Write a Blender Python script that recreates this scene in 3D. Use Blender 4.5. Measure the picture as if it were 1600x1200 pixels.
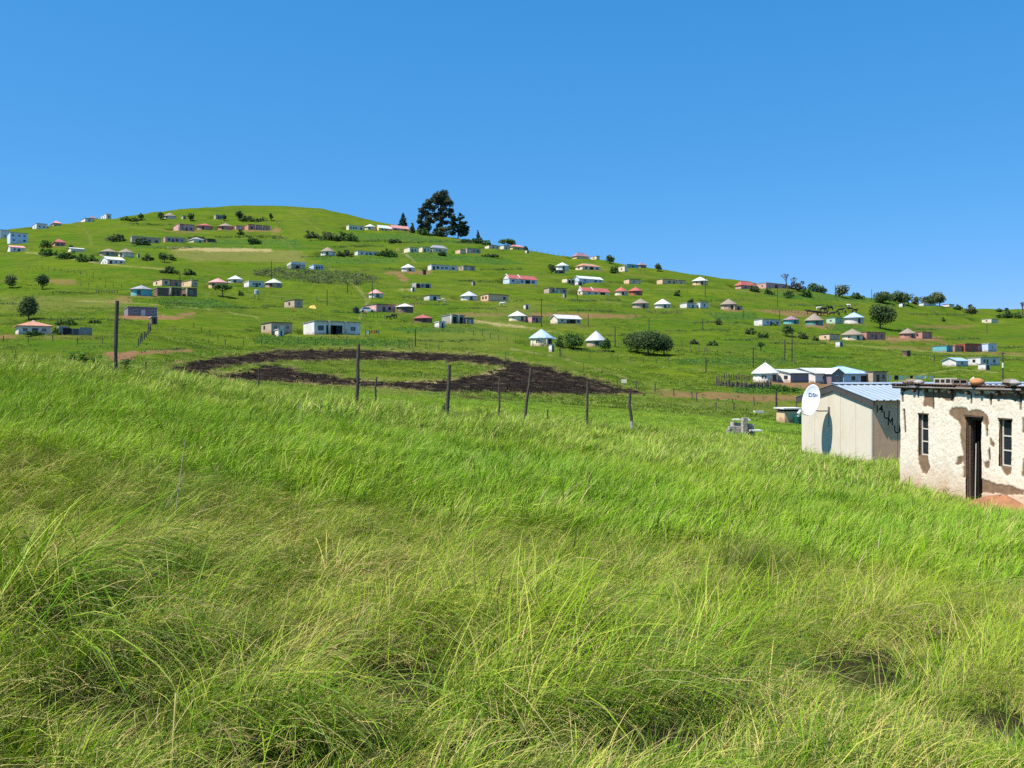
import bpy, bmesh, math, random
import numpy as np
from mathutils import Vector, Matrix, Euler

random.seed(7)
RNG = np.random.default_rng(11)
for o in list(bpy.data.objects):
    bpy.data.objects.remove(o, do_unlink=True)
scene = bpy.context.scene
COL = scene.collection
R = math.radians

# ------------------------------------------------------------------ camera
FPX = 1400.0            # focal length in photograph pixels (1600 wide)
HOR = 580.0             # eye level row
cam_d = bpy.data.cameras.new('camera')
cam = bpy.data.objects.new('camera', cam_d)
COL.objects.link(cam)
cam.location = (0, 0, 0)
cam.rotation_euler = (R(90), 0, 0)
cam_d.sensor_width = 36.0
cam_d.lens = FPX / 1600.0 * 36.0
cam_d.shift_y = -(600.0 - HOR) / 1600.0
cam_d.clip_start = 0.05
cam_d.clip_end = 5000
scene.camera = cam

# ------------------------------------------------------------------ sky and sun
SUN_H = Vector((0.905, 0.425, 0)).normalized()      # where the light travels, on the ground plane
SUN_EL = R(60)
w = bpy.data.worlds.new('World'); scene.world = w; w.use_nodes = True
nt = w.node_tree
bg = nt.nodes['Background']
sky = nt.nodes.new('ShaderNodeTexSky'); sky.sky_type = 'NISHITA'
sky.sun_disc = False
sky.sun_elevation = SUN_EL
sky.sun_rotation = math.atan2(-SUN_H.x, -SUN_H.y)
sky.altitude = 3000; sky.air_density = 1.0; sky.dust_density = 0.0; sky.ozone_density = 3.0
sp_ = nt.nodes.new('ShaderNodeSeparateColor'); cb_ = nt.nodes.new('ShaderNodeCombineColor')
nt.links.new(sky.outputs['Color'], sp_.inputs[0])
for i_, (A_, p_) in enumerate(((.48, 1.08), (.615, .50), (.99, .42))):      # the deep clean azure of the day, the same law over the whole sky
    pw = nt.nodes.new('ShaderNodeMath'); pw.operation = 'POWER'; pw.inputs[1].default_value = p_
    ml = nt.nodes.new('ShaderNodeMath'); ml.operation = 'MULTIPLY'; ml.inputs[1].default_value = A_ * .1516 ** (p_ - 1)
    nt.links.new(sp_.outputs[i_], pw.inputs[0]); nt.links.new(pw.outputs[0], ml.inputs[0]); nt.links.new(ml.outputs[0], cb_.inputs[i_])
nt.links.new(cb_.outputs[0], bg.inputs['Color'])
bg.inputs['Strength'].default_value = 0.100
sd = bpy.data.lights.new('sun', 'SUN'); sd.energy = 5.0; sd.angle = R(0.53); sd.color = (1.0, 0.95, 0.86)
sun = bpy.data.objects.new('sun', sd); COL.objects.link(sun)
ldir = Vector((SUN_H.x * math.cos(SUN_EL), SUN_H.y * math.cos(SUN_EL), -math.sin(SUN_EL)))
sun.rotation_euler = ldir.to_track_quat('-Z', 'Y').to_euler()
sun.location = (-60, -20, 80)
vs = scene.view_settings
vs.view_transform = 'Standard'; vs.look = 'None'; vs.exposure = 0.6; vs.gamma = 1.0
vs.use_curve_mapping = False
scene.render.engine = 'CYCLES'
scene.cycles.max_bounces = 4; scene.cycles.diffuse_bounces = 2; scene.cycles.transmission_bounces = 2
scene.cycles.glossy_bounces = 2; scene.cycles.transparent_max_bounces = 4
scene.cycles.use_denoising = False

# ------------------------------------------------------------------ helpers
def srgb(r, g, b):
    f = lambda c: (c / 255 / 12.92) if c / 255 <= 0.04045 else ((c / 255 + 0.055) / 1.055) ** 2.4
    return (f(r), f(g), f(b))

MATS = {}
def mat(name, col, rough=0.85, var=0.25, scale=3.0, bump=0.0, bscale=40.0, dirt=None, dirt_amt=0.0, metal=0.0, spec=0.3):
    """A painted or raw surface with mottling, optional dirt and fine relief."""
    if name in MATS: return MATS[name]
    m = bpy.data.materials.new(name); m.use_nodes = True
    n = m.node_tree.nodes; l = m.node_tree.links
    b = n['Principled BSDF']
    b.inputs['Roughness'].default_value = rough
    b.inputs['Metallic'].default_value = metal
    b.inputs['Specular IOR Level'].default_value = spec
    tc = n.new('ShaderNodeTexCoord')
    nz = n.new('ShaderNodeTexNoise'); nz.inputs['Scale'].default_value = scale; nz.inputs['Detail'].default_value = 6
    nz.inputs['Roughness'].default_value = 0.65
    l.new(tc.outputs['Object'], nz.inputs['Vector'])
    oi = n.new('ShaderNodeObjectInfo')
    mx = n.new('ShaderNodeMix'); mx.data_type = 'RGBA'
    mx.inputs[6].default_value = (*[c * (1 - var) for c in col], 1)
    mx.inputs[7].default_value = (*[min(1, c * (1 + var)) for c in col], 1)
    mr = n.new('ShaderNodeMapRange'); mr.inputs[1].default_value = 0.3; mr.inputs[2].default_value = 0.7
    l.new(nz.outputs['Fac'], mr.inputs[0]); l.new(mr.outputs[0], mx.inputs[0])
    out = mx.outputs[2]
    if dirt:
        n2 = n.new('ShaderNodeTexNoise'); n2.inputs['Scale'].default_value = scale * 0.45; n2.inputs['Detail'].default_value = 8
        n2.inputs['Roughness'].default_value = 0.75
        l.new(tc.outputs['Object'], n2.inputs['Vector'])
        r2 = n.new('ShaderNodeMapRange'); r2.inputs[1].default_value = 0.48; r2.inputs[2].default_value = 0.72; r2.inputs[4].default_value = dirt_amt
        l.new(n2.outputs['Fac'], r2.inputs[0])
        m2 = n.new('ShaderNodeMix'); m2.data_type = 'RGBA'; m2.inputs[7].default_value = (*dirt, 1)
        l.new(r2.outputs[0], m2.inputs[0]); l.new(out, m2.inputs[6]); out = m2.outputs[2]
    l.new(out, b.inputs['Base Color'])
    if bump:
        bn = n.new('ShaderNodeTexNoise'); bn.inputs['Scale'].default_value = bscale; bn.inputs['Detail'].default_value = 5
        l.new(tc.outputs['Object'], bn.inputs['Vector'])
        bp = n.new('ShaderNodeBump'); bp.inputs['Strength'].default_value = bump; bp.inputs['Distance'].default_value = 0.02
        l.new(bn.outputs['Fac'], bp.inputs['Height']); l.new(bp.outputs[0], b.inputs['Normal'])
    MATS[name] = m
    return m

def tag(o, label=None, cat=None, group=None, kind=None):
    if label: o['label'] = label
    if cat: o['category'] = cat
    if group: o['group'] = group
    if kind: o['kind'] = kind
    return o

def thing(name, label, cat, loc=(0, 0, 0), rz=0.0, group=None):
    o = bpy.data.objects.new(name, None); COL.objects.link(o)
    o.location = loc; o.rotation_euler = (0, 0, rz); o.empty_display_size = 0.3
    return tag(o, label, cat, group)

def link(name, me, parent=None, loc=None, rot=None, scl=None):
    o = bpy.data.objects.new(name, me); COL.objects.link(o)
    if parent: o.parent = parent
    if loc: o.location = loc
    if rot: o.rotation_euler = rot
    if scl: o.scale = scl
    return o

class MB:
    """Collects shapes and turns them into one mesh."""
    def __init__(s): s.v = []; s.f = []; s.smooth = False
    def quad(s, a, b, c, d):
        i = len(s.v); s.v += [a, b, c, d]; s.f.append((i, i + 1, i + 2, i + 3))
    def box(s, x0, x1, y0, y1, z0, z1):
        i = len(s.v)
        s.v += [(x0, y0, z0), (x1, y0, z0), (x1, y1, z0), (x0, y1, z0), (x0, y0, z1), (x1, y0, z1), (x1, y1, z1), (x0, y1, z1)]
        s.f += [tuple(i + k for k in q) for q in ((0, 3, 2, 1), (4, 5, 6, 7), (0, 1, 5, 4), (1, 2, 6, 5), (2, 3, 7, 6), (3, 0, 4, 7))]
    def hexa(s, p):
        """8 corners: bottom ring then top ring, counter-clockwise from above"""
        i = len(s.v); s.v += [tuple(q) for q in p]
        s.f += [tuple(i + k for k in q) for q in ((0, 3, 2, 1), (4, 5, 6, 7), (0, 1, 5, 4), (1, 2, 6, 5), (2, 3, 7, 6), (3, 0, 4, 7))]
    def prism(s, pts, y0, y1):
        """polygon in xz (counter-clockwise seen from -y) extruded along y"""
        i = len(s.v); n = len(pts)
        s.v += [(p[0], y0, p[1]) for p in pts] + [(p[0], y1, p[1]) for p in pts]
        s.f.append(tuple(range(i, i + n))); s.f.append(tuple(range(i + 2 * n - 1, i + n - 1, -1)))
        for k in range(n):
            k2 = (k + 1) % n
            s.f.append((i + k2, i + k, i + n + k, i + n + k2))
    def prism_x(s, pts, x0, x1):
        """polygon in yz extruded along x"""
        i = len(s.v); n = len(pts)
        s.v += [(x0, p[0], p[1]) for p in pts] + [(x1, p[0], p[1]) for p in pts]
        s.f.append(tuple(range(i + n - 1, i - 1, -1))); s.f.append(tuple(range(i + n, i + 2 * n)))
        for k in range(n):
            k2 = (k + 1) % n
            s.f.append((i + k, i + k2, i + n + k2, i + n + k))
    def rings(s, rings, cap=True, closed=True):
        i = len(s.v); n = len(rings[0])
        for r in rings: s.v += [tuple(p) for p in r]
        for a in range(len(rings) - 1):
            for k in range(n if closed else n - 1):
                k2 = (k + 1) % n
                s.f.append((i + a * n + k, i + a * n + k2, i + (a + 1) * n + k2, i + (a + 1) * n + k))
        if cap:
            s.f.append(tuple(range(i + n - 1, i - 1, -1)))
            s.f.append(tuple(range(i + (len(rings) - 1) * n, i + len(rings) * n)))
    def lathe(s, prof, n=20, c=(0, 0, 0), cap=True):
        s.rings([[(c[0] + r * math.cos(2 * math.pi * k / n), c[1] + r * math.sin(2 * math.pi * k / n), c[2] + z) for k in range(n)] for r, z in prof], cap)
    def tube(s, pts, rad, n=7, cap=True):
        pts = [Vector(p) for p in pts]
        rr = rad if isinstance(rad, (list, tuple)) else [rad] * len(pts)
        ring = []
        up = Vector((0.13, 0.31, 1)).normalized()
        for k, p in enumerate(pts):
            d = (pts[min(k + 1, len(pts) - 1)] - pts[max(k - 1, 0)]).normalized()
            ref = up if abs(d.dot(up)) < 0.95 else Vector((1, 0, 0))
            a = d.cross(ref).normalized(); b = d.cross(a).normalized()
            ring.append([p + rr[k] * (a * math.cos(2 * math.pi * j / n) + b * math.sin(2 * math.pi * j / n)) for j in range(n)])
        s.rings(ring, cap)
    def mesh(s, name, m=None, smooth=False):
        me = bpy.data.meshes.new(name); me.from_pydata([tuple(p) for p in s.v], [], s.f); me.update()
        bm = bmesh.new(); bm.from_mesh(me); bmesh.ops.recalc_face_normals(bm, faces=bm.faces); bm.to_mesh(me); bm.free()
        if m:
            for x in (m if isinstance(m, (list, tuple)) else [m]): me.materials.append(x)
        if smooth: me.polygons.foreach_set('use_smooth', [True] * len(me.polygons))
        return me
    def build(s, name, m, parent=None, smooth=False, **k):
        return link(name, s.mesh(name, m, smooth), parent, **k)

def np_mesh(name, V, F, m=None, smooth=False, attrs=None):
    """mesh from numpy arrays; F is (n,3) or (n,4); attrs {name: (n_verts,4)}"""
    me = bpy.data.meshes.new(name)
    k = F.shape[1]
    me.vertices.add(len(V)); me.vertices.foreach_set('co', np.ascontiguousarray(V, dtype=np.float32).ravel())
    me.loops.add(F.size); me.loops.foreach_set('vertex_index', np.ascontiguousarray(F, dtype=np.int32).ravel())
    me.polygons.add(len(F)); me.polygons.foreach_set('loop_start', np.arange(0, F.size, k, dtype=np.int32))
    if smooth: me.polygons.foreach_set('use_smooth', np.ones(len(F), dtype=bool))
    for an, a in (attrs or {}).items():
        at_ = me.attributes.new(an, 'FLOAT_COLOR', 'POINT')
        at_.data.foreach_set('color', np.ascontiguousarray(a, dtype=np.float32).ravel())
    me.update(calc_edges=True)
    if m: me.materials.append(m)
    return me

# ------------------------------------------------------------------ noise and interpolation
_T = RNG.random((256, 256))
def vnoise(x, y):
    xi = np.floor(x).astype(int); yi = np.floor(y).astype(int)
    fx = x - xi; fy = y - yi
    fx = fx * fx * (3 - 2 * fx); fy = fy * fy * (3 - 2 * fy)
    a = _T[yi & 255, xi & 255]; b = _T[yi & 255, (xi + 1) & 255]
    c = _T[(yi + 1) & 255, xi & 255]; d = _T[(yi + 1) & 255, (xi + 1) & 255]
    return (a * (1 - fx) + b * fx) * (1 - fy) + (c * (1 - fx) + d * fx) * fy
def fbm(x, y, o=4):
    s = 0; a = 0.5; t = 0
    for k in range(o):
        s = s + a * vnoise(x * 2 ** k + 17.3 * k, y * 2 ** k + 9.1 * k); t += a; a *= 0.55
    return s / t
def sstep(a, b, x):
    t = np.clip((x - a) / (b - a), 0, 1); return t * t * (3 - 2 * t)
def pch(xs, ys, xq):
    xs = np.asarray(xs, float); ys = np.asarray(ys, float)
    h = np.diff(xs); d = np.diff(ys) / h
    m = np.zeros(len(xs)); m[0] = d[0]; m[-1] = d[-1]
    for i in range(1, len(xs) - 1):
        if d[i - 1] * d[i] > 0:
            w1 = 2 * h[i] + h[i - 1]; w2 = h[i] + 2 * h[i - 1]
            m[i] = (w1 + w2) / (w1 / d[i - 1] + w2 / d[i])
    xq = np.clip(np.asarray(xq, float), xs[0], xs[-1])
    i = np.clip(np.searchsorted(xs, xq) - 1, 0, len(xs) - 2)
    t = (xq - xs[i]) / h[i]
    return ((1 + 2 * t) * (1 - t) ** 2 * ys[i] + t * (1 - t) ** 2 * h[i] * m[i] + t * t * (3 - 2 * t) * ys[i + 1] + t * t * (t - 1) * h[i] * m[i + 1])

# ------------------------------------------------------------------ terrain: a grassy knoll, a valley, the village hill
UK = np.arange(-500, 2101, 20.0)
YK = np.concatenate([np.linspace(0, 40, 161), np.linspace(41, 160, 240), np.linspace(162, 1700, 770)])
CREST = [(-500, 535, 22), (0, 555, 22), (180, 570, 24), (400, 605, 26), (560, 622, 28), (700, 640, 31), (830, 650, 33), (985, 668, 36),
         (1140, 680, 34), (1250, 702, 32), (1410, 738, 25), (1530, 768, 21.5), (1600, 775, 20.5), (2100, 800, 20)]
VALLEY = [(-500, 548, 120), (0, 558, 120), (180, 567, 115), (400, 602, 105), (560, 614, 105), (700, 621, 105), (985, 641, 110), (1140, 655, 105),
          (1250, 662, 108), (1410, 652, 120), (1600, 625, 150), (2100, 610, 170)]
SKYL = [(-500, 372), (0, 361), (30, 357), (60, 354), (100, 349.5), (130, 346), (150, 344), (174, 341), (200, 337.5), (240, 331), (280, 327), (320, 323.5),
        (360, 321), (390, 320), (430, 320.5), (480, 323), (510, 327), (540, 334), (560, 339), (590, 346), (610, 350), (640, 357), (690, 368), (730, 374),
        (766, 381), (800, 388), (827, 391.5), (860, 396), (900, 401), (940, 406), (970, 412), (1010, 418), (1040, 422), (1070, 427), (1110, 431.5),
        (1150, 438), (1180, 442), (1230, 449.5), (1260, 453), (1300, 459), (1350, 465), (1400, 470), (1440, 475), (1480, 480), (1520, 483.5), (1560, 484),
        (1600, 484.5), (2100, 492)]
SKYD = [(-500, 470), (0, 480), (180, 500), (400, 560), (560, 530), (700, 490), (985, 450), (1200, 440), (1400, 460), (1600, 520), (2100, 560)]
def kcol(tab, j): return pch([t[0] for t in tab], [t[j] for t in tab], UK)
vc, Yc = kcol(CREST, 1), kcol(CREST, 2)
v0, Yv = kcol(VALLEY, 1), kcol(VALLEY, 2)
vsk = kcol(SKYL, 1) - 2.0
Ysk = kcol(SKYD, 1)
ZT = np.zeros((len(UK), len(YK)))
for i in range(len(UK)):
    zc = -(vc[i] - HOR) / FPX * Yc[i] - 0.40
    zv = -(v0[i] - HOR) / FPX * Yv[i]
    zs = -(vsk[i] - HOR) / FPX * Ysk[i]
    Y = YK
    near = -1.65 + (zc + 1.65) * Y / Yc[i]
    mid = zc + (zv - zc) * (Y - Yc[i]) / (Yv[i] - Yc[i])
    g = np.clip((Y - Yv[i]) / (Ysk[i] - Yv[i]), 0, 1)
    t = (-0.6 + np.sqrt(0.36 + 1.6 * g)) / 0.8
    hill = -((v0[i] + (vsk[i] - v0[i]) * t) - HOR) / FPX * Y
    dy = np.maximum(Y - Ysk[i], 0)
    back = zs - 0.01 * dy - 0.0003 * np.minimum(dy, 300) ** 2
    ZT[i] = np.where(Y < Yc[i], near, np.where(Y < Yv[i], mid, np.where(Y < Ysk[i], hill, back)))
def smooth_rows(A, X, sig):
    """gaussian smoothing along the depth axis on a non-uniform grid"""
    Xu = np.linspace(X[0], X[-1], 3400); dx = Xu[1] - Xu[0]
    out = np.empty_like(A); k = int(3 * sig / dx) + 1
    ker = np.exp(-0.5 * (np.arange(-k, k + 1) * dx / sig) ** 2); ker /= ker.sum()
    for i in range(len(A)):
        a = np.interp(Xu, X, A[i]); p = np.concatenate([2 * a[0] - a[k:0:-1], a, 2 * a[-1] - a[-2:-k - 2:-1]])
        out[i] = np.interp(X, Xu, np.convolve(p, ker, 'valid'))
    return out
Zn = smooth_rows(ZT, YK, 1.6); Zf = smooth_rows(ZT, YK, 7.0)
bl = sstep(45, 130, YK)[None, :]
ZT = Zn * (1 - bl) + Zf * bl
def H0(x, y):
    x = np.asarray(x, float); y = np.asarray(y, float)
    u = np.clip(800 + FPX * x / np.maximum(y, 6.0), UK[0], UK[-1] - 1e-3)
    fi = (u - UK[0]) / 20.0; i = fi.astype(int); fu = fi - i; fu = fu
    yy = np.clip(y, 0, YK[-1] - 1e-3)
    j = np.clip(np.searchsorted(YK, yy, side='right') - 1, 0, len(YK) - 2)
    fy = (yy - YK[j]) / (YK[j + 1] - YK[j])
    i2 = np.minimum(i + 1, len(UK) - 1)
    return (ZT[i, j] * (1 - fu) + ZT[i2, j] * fu) * (1 - fy) + (ZT[i, j + 1] * (1 - fu) + ZT[i2, j + 1] * fu) * fy
def HN(x, y):
    far = sstep(60, 170, y)
    z = far * ((fbm(x / 14, y / 9, 4) - 0.5) * 1.7 + (fbm(x / 3.1 + 40, y / 2.0, 3) - 0.5) * 0.42)
    z = z + (1 - far) * ((fbm(x / 1.6, y / 1.6, 3) - 0.5) * 0.16 + (fbm(x / 7 + 9, y / 7, 2) - 0.5) * 0.2)
    return z
PITS = []       # trampled hollows in the near grass: x, y, half width, half depth
def H(x, y):
    z = H0(x, y) + HN(x, y)
    for (px_, py_, rx_, ry_) in PITS: z = z - .26 * np.exp(-(((x - px_) / rx_) ** 2 + ((y - py_) / ry_) ** 2))
    return z
_YS = np.concatenate([np.arange(2, 40, 0.05), np.arange(40, 760, 0.25)])
def at(u, v, ymin=42.0):
    """first ground point behind pixel (u, v) farther than ymin: x, y, z"""
    y = _YS[_YS >= ymin]
    x = (u - 800) / FPX * y
    vg = HOR - FPX * H(x, y) / y
    k = np.argmax(vg <= v)
    if vg[k] > v:
        k = int(np.argmin(vg))
    return float(x[k]), float(y[k]), float(H(x[k:k + 1], y[k:k + 1])[0])
HOLLOW = [(640, 1080, 120, 50), (180, 1125, 110, 55), (1330, 1060, 110, 45), (1000, 1175, 140, 36), (1560, 1150, 80, 50), (880, 1065, 50, 34), (420, 1195, 140, 26), (1130, 1070, 60, 30), (60, 1000, 60, 30), (1480, 1010, 60, 26), (760, 1180, 90, 28)]
for (u_, v_, w_, h_) in HOLLOW:
    x_, y_, z_ = at(u_, v_ + h_ * .4, 2.3); k_ = y_ / FPX
    PITS.append((x_, y_, w_ * k_ * .8, max(.16, h_ * k_ * 1.5)))
SITES = []      # levelled yards under buildings: x, y, z, radius
PATCH = []      # bare-earth rings round some of them
# ------------------------------------------------------------------ village buildings: what stands where
WALLC = dict(white=(.70, .68, .64), cream=(.74, .66, .47), peach=(.72, .50, .30), pink=(.60, .34, .30), salmon=(.50, .25, .19), tan=(.46, .37, .27),
             brown=(.17, .11, .08), dbrown=(.10, .075, .06), grey=(.36, .35, .34), blue=(.36, .50, .78), turq=(.13, .45, .47), purple=(.24, .20, .24),
             green=(.45, .62, .45), yellow=(.75, .58, .22), red=(.36, .10, .06), block=(.27, .26, .26), pblue=(.55, .64, .80), teal=(.08, .30, .26))
ROOFC = dict(metal=(.48, .50, .53), white=(.62, .63, .62), red=(.40, .105, .09), orange=(.52, .25, .15), thatch=(.26, .21, .16), blue=(.36, .50, .70),
             dark=(.07, .065, .065), mauve=(.28, .17, .20), pink=(.60, .28, .26), grey=(.30, .30, .31), rust=(.30, .16, .11), pale=(.54, .56, .50))
SPEC = []
def F(label, uL, uC, uR, vb, vt, wall, roof, opens, **k): SPEC.append(dict(k, kind='F', label=label, uL=uL, uC=uC, uR=uR, vb=vb, vt=vt, wall=wall, roof=roof, opens=opens))
def G(label, uL, uC, uR, vb, vt, vp, wall, roof, opens, **k): SPEC.append(dict(k, kind='G', label=label, uL=uL, uC=uC, uR=uR, vb=vb, vt=vt, vp=vp, wall=wall, roof=roof, opens=opens))
def P(label, uL, uC, uR, vb, vt, vp, wall, roof, opens, **k): SPEC.append(dict(k, kind='P', label=label, uL=uL, uC=uC, uR=uR, vb=vb, vt=vt, vp=vp, wall=wall, roof=roof, opens=opens))
def K(label, uL, uR, vb, vt, vp, wall, roof, **k): SPEC.append(dict(k, kind='K', label=label, uL=uL, uC=(uL + uR) / 2, uR=uR, vb=vb, vt=vt, vp=vp, wall=wall, roof=roof))
def O(label, uL, uR, vb, vt, wall='white', **k): SPEC.append(dict(k, kind='O', label=label, uL=uL, uC=uL + 1, uR=uR, vb=vb, vt=vt, wall=wall, roof='grey', opens=''))

# left skyline and upper left
F('white two storey house at the left edge of the hill, upper block', -2, 0, 16, 373, 359, 'white', 'grey', 'w.5', th=38, D=6)
F('long white lower storey house beside the two storey block at the left edge', 10, 16, 44, 381, 363, 'pblue', 'grey', 'w.15,.72 w.5,.72 w.8,.72 w.2,.3 d.5,0 w.8,.3', th=38)
G('pink roofed long house with white gable at the left edge of the hill', -4, 16, 39, 394, 386, 381.5, 'white', 'pink', 'w.3 d.6', th=36)
F('grey and white flat house standing on the left skyline', 43, 57, 74, 358, 349, 'white', 'grey', 'w.3 e.5 w.7', th=40)
P('red pyramid roof just showing over the left skyline', 79, 84, 96, 353, 349, 343.5, 'tan', 'pink', '', th=38)
F('small white house beside the dark red hip roof on the skyline', 126, 133, 146, 347, 341, 'white', 'dark', 'w.5', th=40)
P('house with dark red hip roof on the skyline beside the bright white block', 136, 140, 152, 345, 341, 336, 'white', 'mauve', '', th=38)
F('bright white cube house on the left skyline', 152, 166, 174, 342.5, 334.5, 'white', 'white', 'w.5 e.3 e.7', th=42)
P('orange walled house with bright red hip roof, on the upper left slope', 79, 86, 102, 385, 378, 370.5, 'salmon', 'red', 'd.3 w.7', th=35, soil=.3)
G('tiny white gabled shed with pale roof behind the hedge, upper left', 104, 111, 132, 394, 390, 387, 'cream', 'white', '', th=35)
K('thatched round hut left of a pair above the white gabled house', 156, 186, 400, 393, 387, 'tan', 'thatch', door=.25)
K('thatched round hut with cream wall right of a pair, upper left', 185, 211, 402, 394, 387, 'cream', 'thatch', door=-.3)
G('white gabled house with long pale roof and dark front, upper left', 149, 168, 195, 413, 405, 399, 'white', 'white', 'd.2 w.5 w.8 e.35 e.7', th=40)
F('long low house with pale roof edge behind bushes, upper left', 204, 206, 252, 380, 369, 'tan', 'pale', 'w.2 d.4 w.6 w.85', th=33)
K('white thatched hut below the left side of the hilltop', 256, 276, 342, 337, 331, 'white', 'thatch', door=-.2)
F('small grey cottage hidden by trees below the hilltop', 283, 286, 291, 343, 337, 'tan', 'grey', 'd.5', th=33)
F('little tan house with pale roof right of the trees below the hilltop', 334, 337, 348, 343, 335.5, 'tan', 'pale', 'd.4 w.7', th=33)
F('pink flat house with open porch, first of the pink row under the hilltop', 269, 279, 304, 361, 350, 'pink', 'mauve', 'w.25 d.5 w.8', th=36, soil=.5, porch=1)
K('pink round hut with red roof in the row under the hilltop', 307, 334, 359.5, 352.5, 347.5, 'salmon', 'red', door=.1, soil=.4)
K('pink round hut with grey roof and finial in the row under the hilltop', 340, 366, 359.5, 353, 347, 'salmon', 'thatch', door=-.1, soil=.4)
F('small pink block between the grey roofed hut and the long salmon house', 367, 369, 381, 359.5, 352.5, 'pink', 'rust', 'd.6', th=33)
F('long salmon house with parapet pillars at the right end of the pink row', 382, 388, 423, 360, 350.5, 'salmon', 'rust', 'w.15 d.35 w.5 d.65 w.85', th=34, soil=.7, pillars='.3 .62 .97')
F('low house with bright white roof edge and pink front below the pink row', 256, 258, 289, 379, 370, 'pink', 'white', 'w.2 d.4 w.6 w.85', th=32)
P('cream house with grey hip roof below the pink row', 293, 303, 319, 379, 373.5, 368.5, 'cream', 'grey', 'd.6', th=42)
F('dark shed at the right end of the second row under the hilltop', 322, 324, 336, 379, 373.5, 'dbrown', 'dark', '', th=32)
# upper middle
F('cream flat house at the left end of the row beside the tall grove', 541, 545, 568, 360, 351.5, 'cream', 'pale', 'w.15 w.32 w.48 w.85', th=33)
K('cream round hut with pale roof in the row beside the tall grove', 569, 588, 359.5, 354, 349, 'cream', 'pale', door=.0)
G('yellow house with white roof in the row beside the tall grove', 588, 592, 611, 361, 355.5, 351, 'yellow', 'white', 'w.3 d.6', th=33)
G('pink roofed house nearest the lone dark conifer', 611, 613, 639, 361, 355.5, 351, 'pink', 'pink', 'w.2 d.5 w.8', th=32)
K('white walled hut with tan thatched roof above the vegetable field', 500, 525, 400, 392.5, 385, 'white', 'orange', door=.1, thatchy=1)
F('white house with three dark windows above the vegetable field', 557, 559, 592, 399.5, 392, 'white', 'grey', 'w.2 d.42 w.6 w.85', th=33, pillars='.68')
F('carport house with white roof band on the middle left slope', 453, 455, 477, 421, 413, 'grey', 'white', 'D.45', th=28, D=6, roofh=.9)
F('small blue and white flat house on the middle left slope', 483, 490, 506, 422.5, 414, 'pblue', 'blue', 'd.3 w.55 w.8', th=34)
# left middle
F('peach block at the left end of the peach and brown row', 239, 253, 266, 447, 436.5, 'peach', 'rust', 'e.4 w.5', th=44)
F('brown middle block of the peach row', 266, 267, 284, 448, 438, 'salmon', 'rust', 'd.5', th=33)
F('cream stepped block at the right end of the peach row', 281, 298, 309, 449, 438, 'peach', 'rust', 'e.3 d.2 w.7', th=46, pillars='.02')
K('turquoise round hut with grey roof on the left slope', 204, 240, 463, 451.5, 444.5, 'turq', 'grey', door=.12, soil=.5)
F('dark brown block beside the turquoise hut, first of three', 240, 246, 264, 463, 450, 'brown', 'grey', '', th=36)
F('dark brown middle block of three with cream pillar', 263, 266, 284, 463, 449.5, 'brown', 'grey', 'd.3 d.7', th=32, pillars='.0')
F('dark brown right hand block of three with cream end wall', 283, 291, 308, 464, 450.5, 'brown', 'dark', 'w.45', th=36, pillars='.0')
K('hut with red and white striped roof behind the spreading tree', 325, 358, 451, 441, 433.5, 'peach', 'pink', door=-.2)
K('small hut with white roof uphill of the striped roof hut', 356, 381, 442, 436, 429.5, 'white', 'white', door=.2)
F('white flat house left of the pale yellow hut', 381, 389, 413, 449, 439, 'white', 'white', 'w.3 d.5 w.7', th=34)
K('pale yellow roofed hut with dark front at the right end of its row', 414, 443, 450, 442, 434.5, 'tan', 'pale', door=-.1)
P('white house with orange tiled roof and three windows at far left', 24, 29, 81, 523, 509, 500, 'white', 'orange', 'w.2 d.5 w.78', th=33, soil=.2, D=7)
F('roofless grey concrete block building right of the orange roofed house', 88, 92, 145, 524, 512, 'block', None, 'D.25 d.5', th=33, soil=.3, D=6)
F('dull purple grey flat house on bare red soil above the big post', 199, 200, 246, 494, 480, 'purple', 'grey', 'w.25 d.52 w.85', th=31, soil=.9, D=6)
F('little store on stilts at the top of the post line', 234, 237, 246, 507, 497, 'brown', 'white', 'D.5', th=33, D=2.5)
F('beige house with dark front left of the large white house', 408, 424, 457, 520, 504, 'tan', 'dark', 'e.3 w.2 d.5 w.78', th=40)
F('white sided dark privy shed in front of the beige house', 428, 435, 444, 526.5, 515.5, 'white', 'white', 'D.5', th=33, D=2.4)
F('large white house with dark recessed porch in the middle of the valley side', 480, 491, 565, 523, 502, 'white', 'grey', 'w.14 D.36 D.5 w.84', th=33, soil=.25, pillars='.3 .665', D=7)
F('small tan block house alone on the green left slope', 444, 460, 473, 481, 468.5, 'tan', 'dark', 'e.5 w.5', th=46, soil=.2)
F('long dark brown house with pink end beside the white roofed hut', 568, 588, 618, 488, 475.5, 'pink', 'dark', 'd.4 w.7', th=42)
K('dark brown hut with white cone roof right of the long brown house', 618, 648, 489, 479, 473.5, 'brown', 'white', door=.1, soil=.2)
K('white hut with red striped roof in the middle left', 575, 600, 466, 458.5, 451.5, 'white', 'pink', door=.4)
K('dark hut with plum red cone roof left of the open frame house', 645, 678, 504.5, 497, 491, 'brown', 'red', door=.2, soil=.2)
F('unfinished house with open concrete frame right of the plum red hut', 690, 704, 726, 506, 492, 'grey', 'grey', 'D.3 D.75', th=40, pillars='.0 .5')
F('small dark box store at the right end of the open frame house', 726, 729, 740, 506.5, 497.5, 'block', 'dark', 'd.5', th=32)
F('white framed dark shelter in front of the open frame house', 680, 686, 696, 512.5, 503.5, 'white', 'white', 'D.55', th=32, D=2.5)
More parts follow.
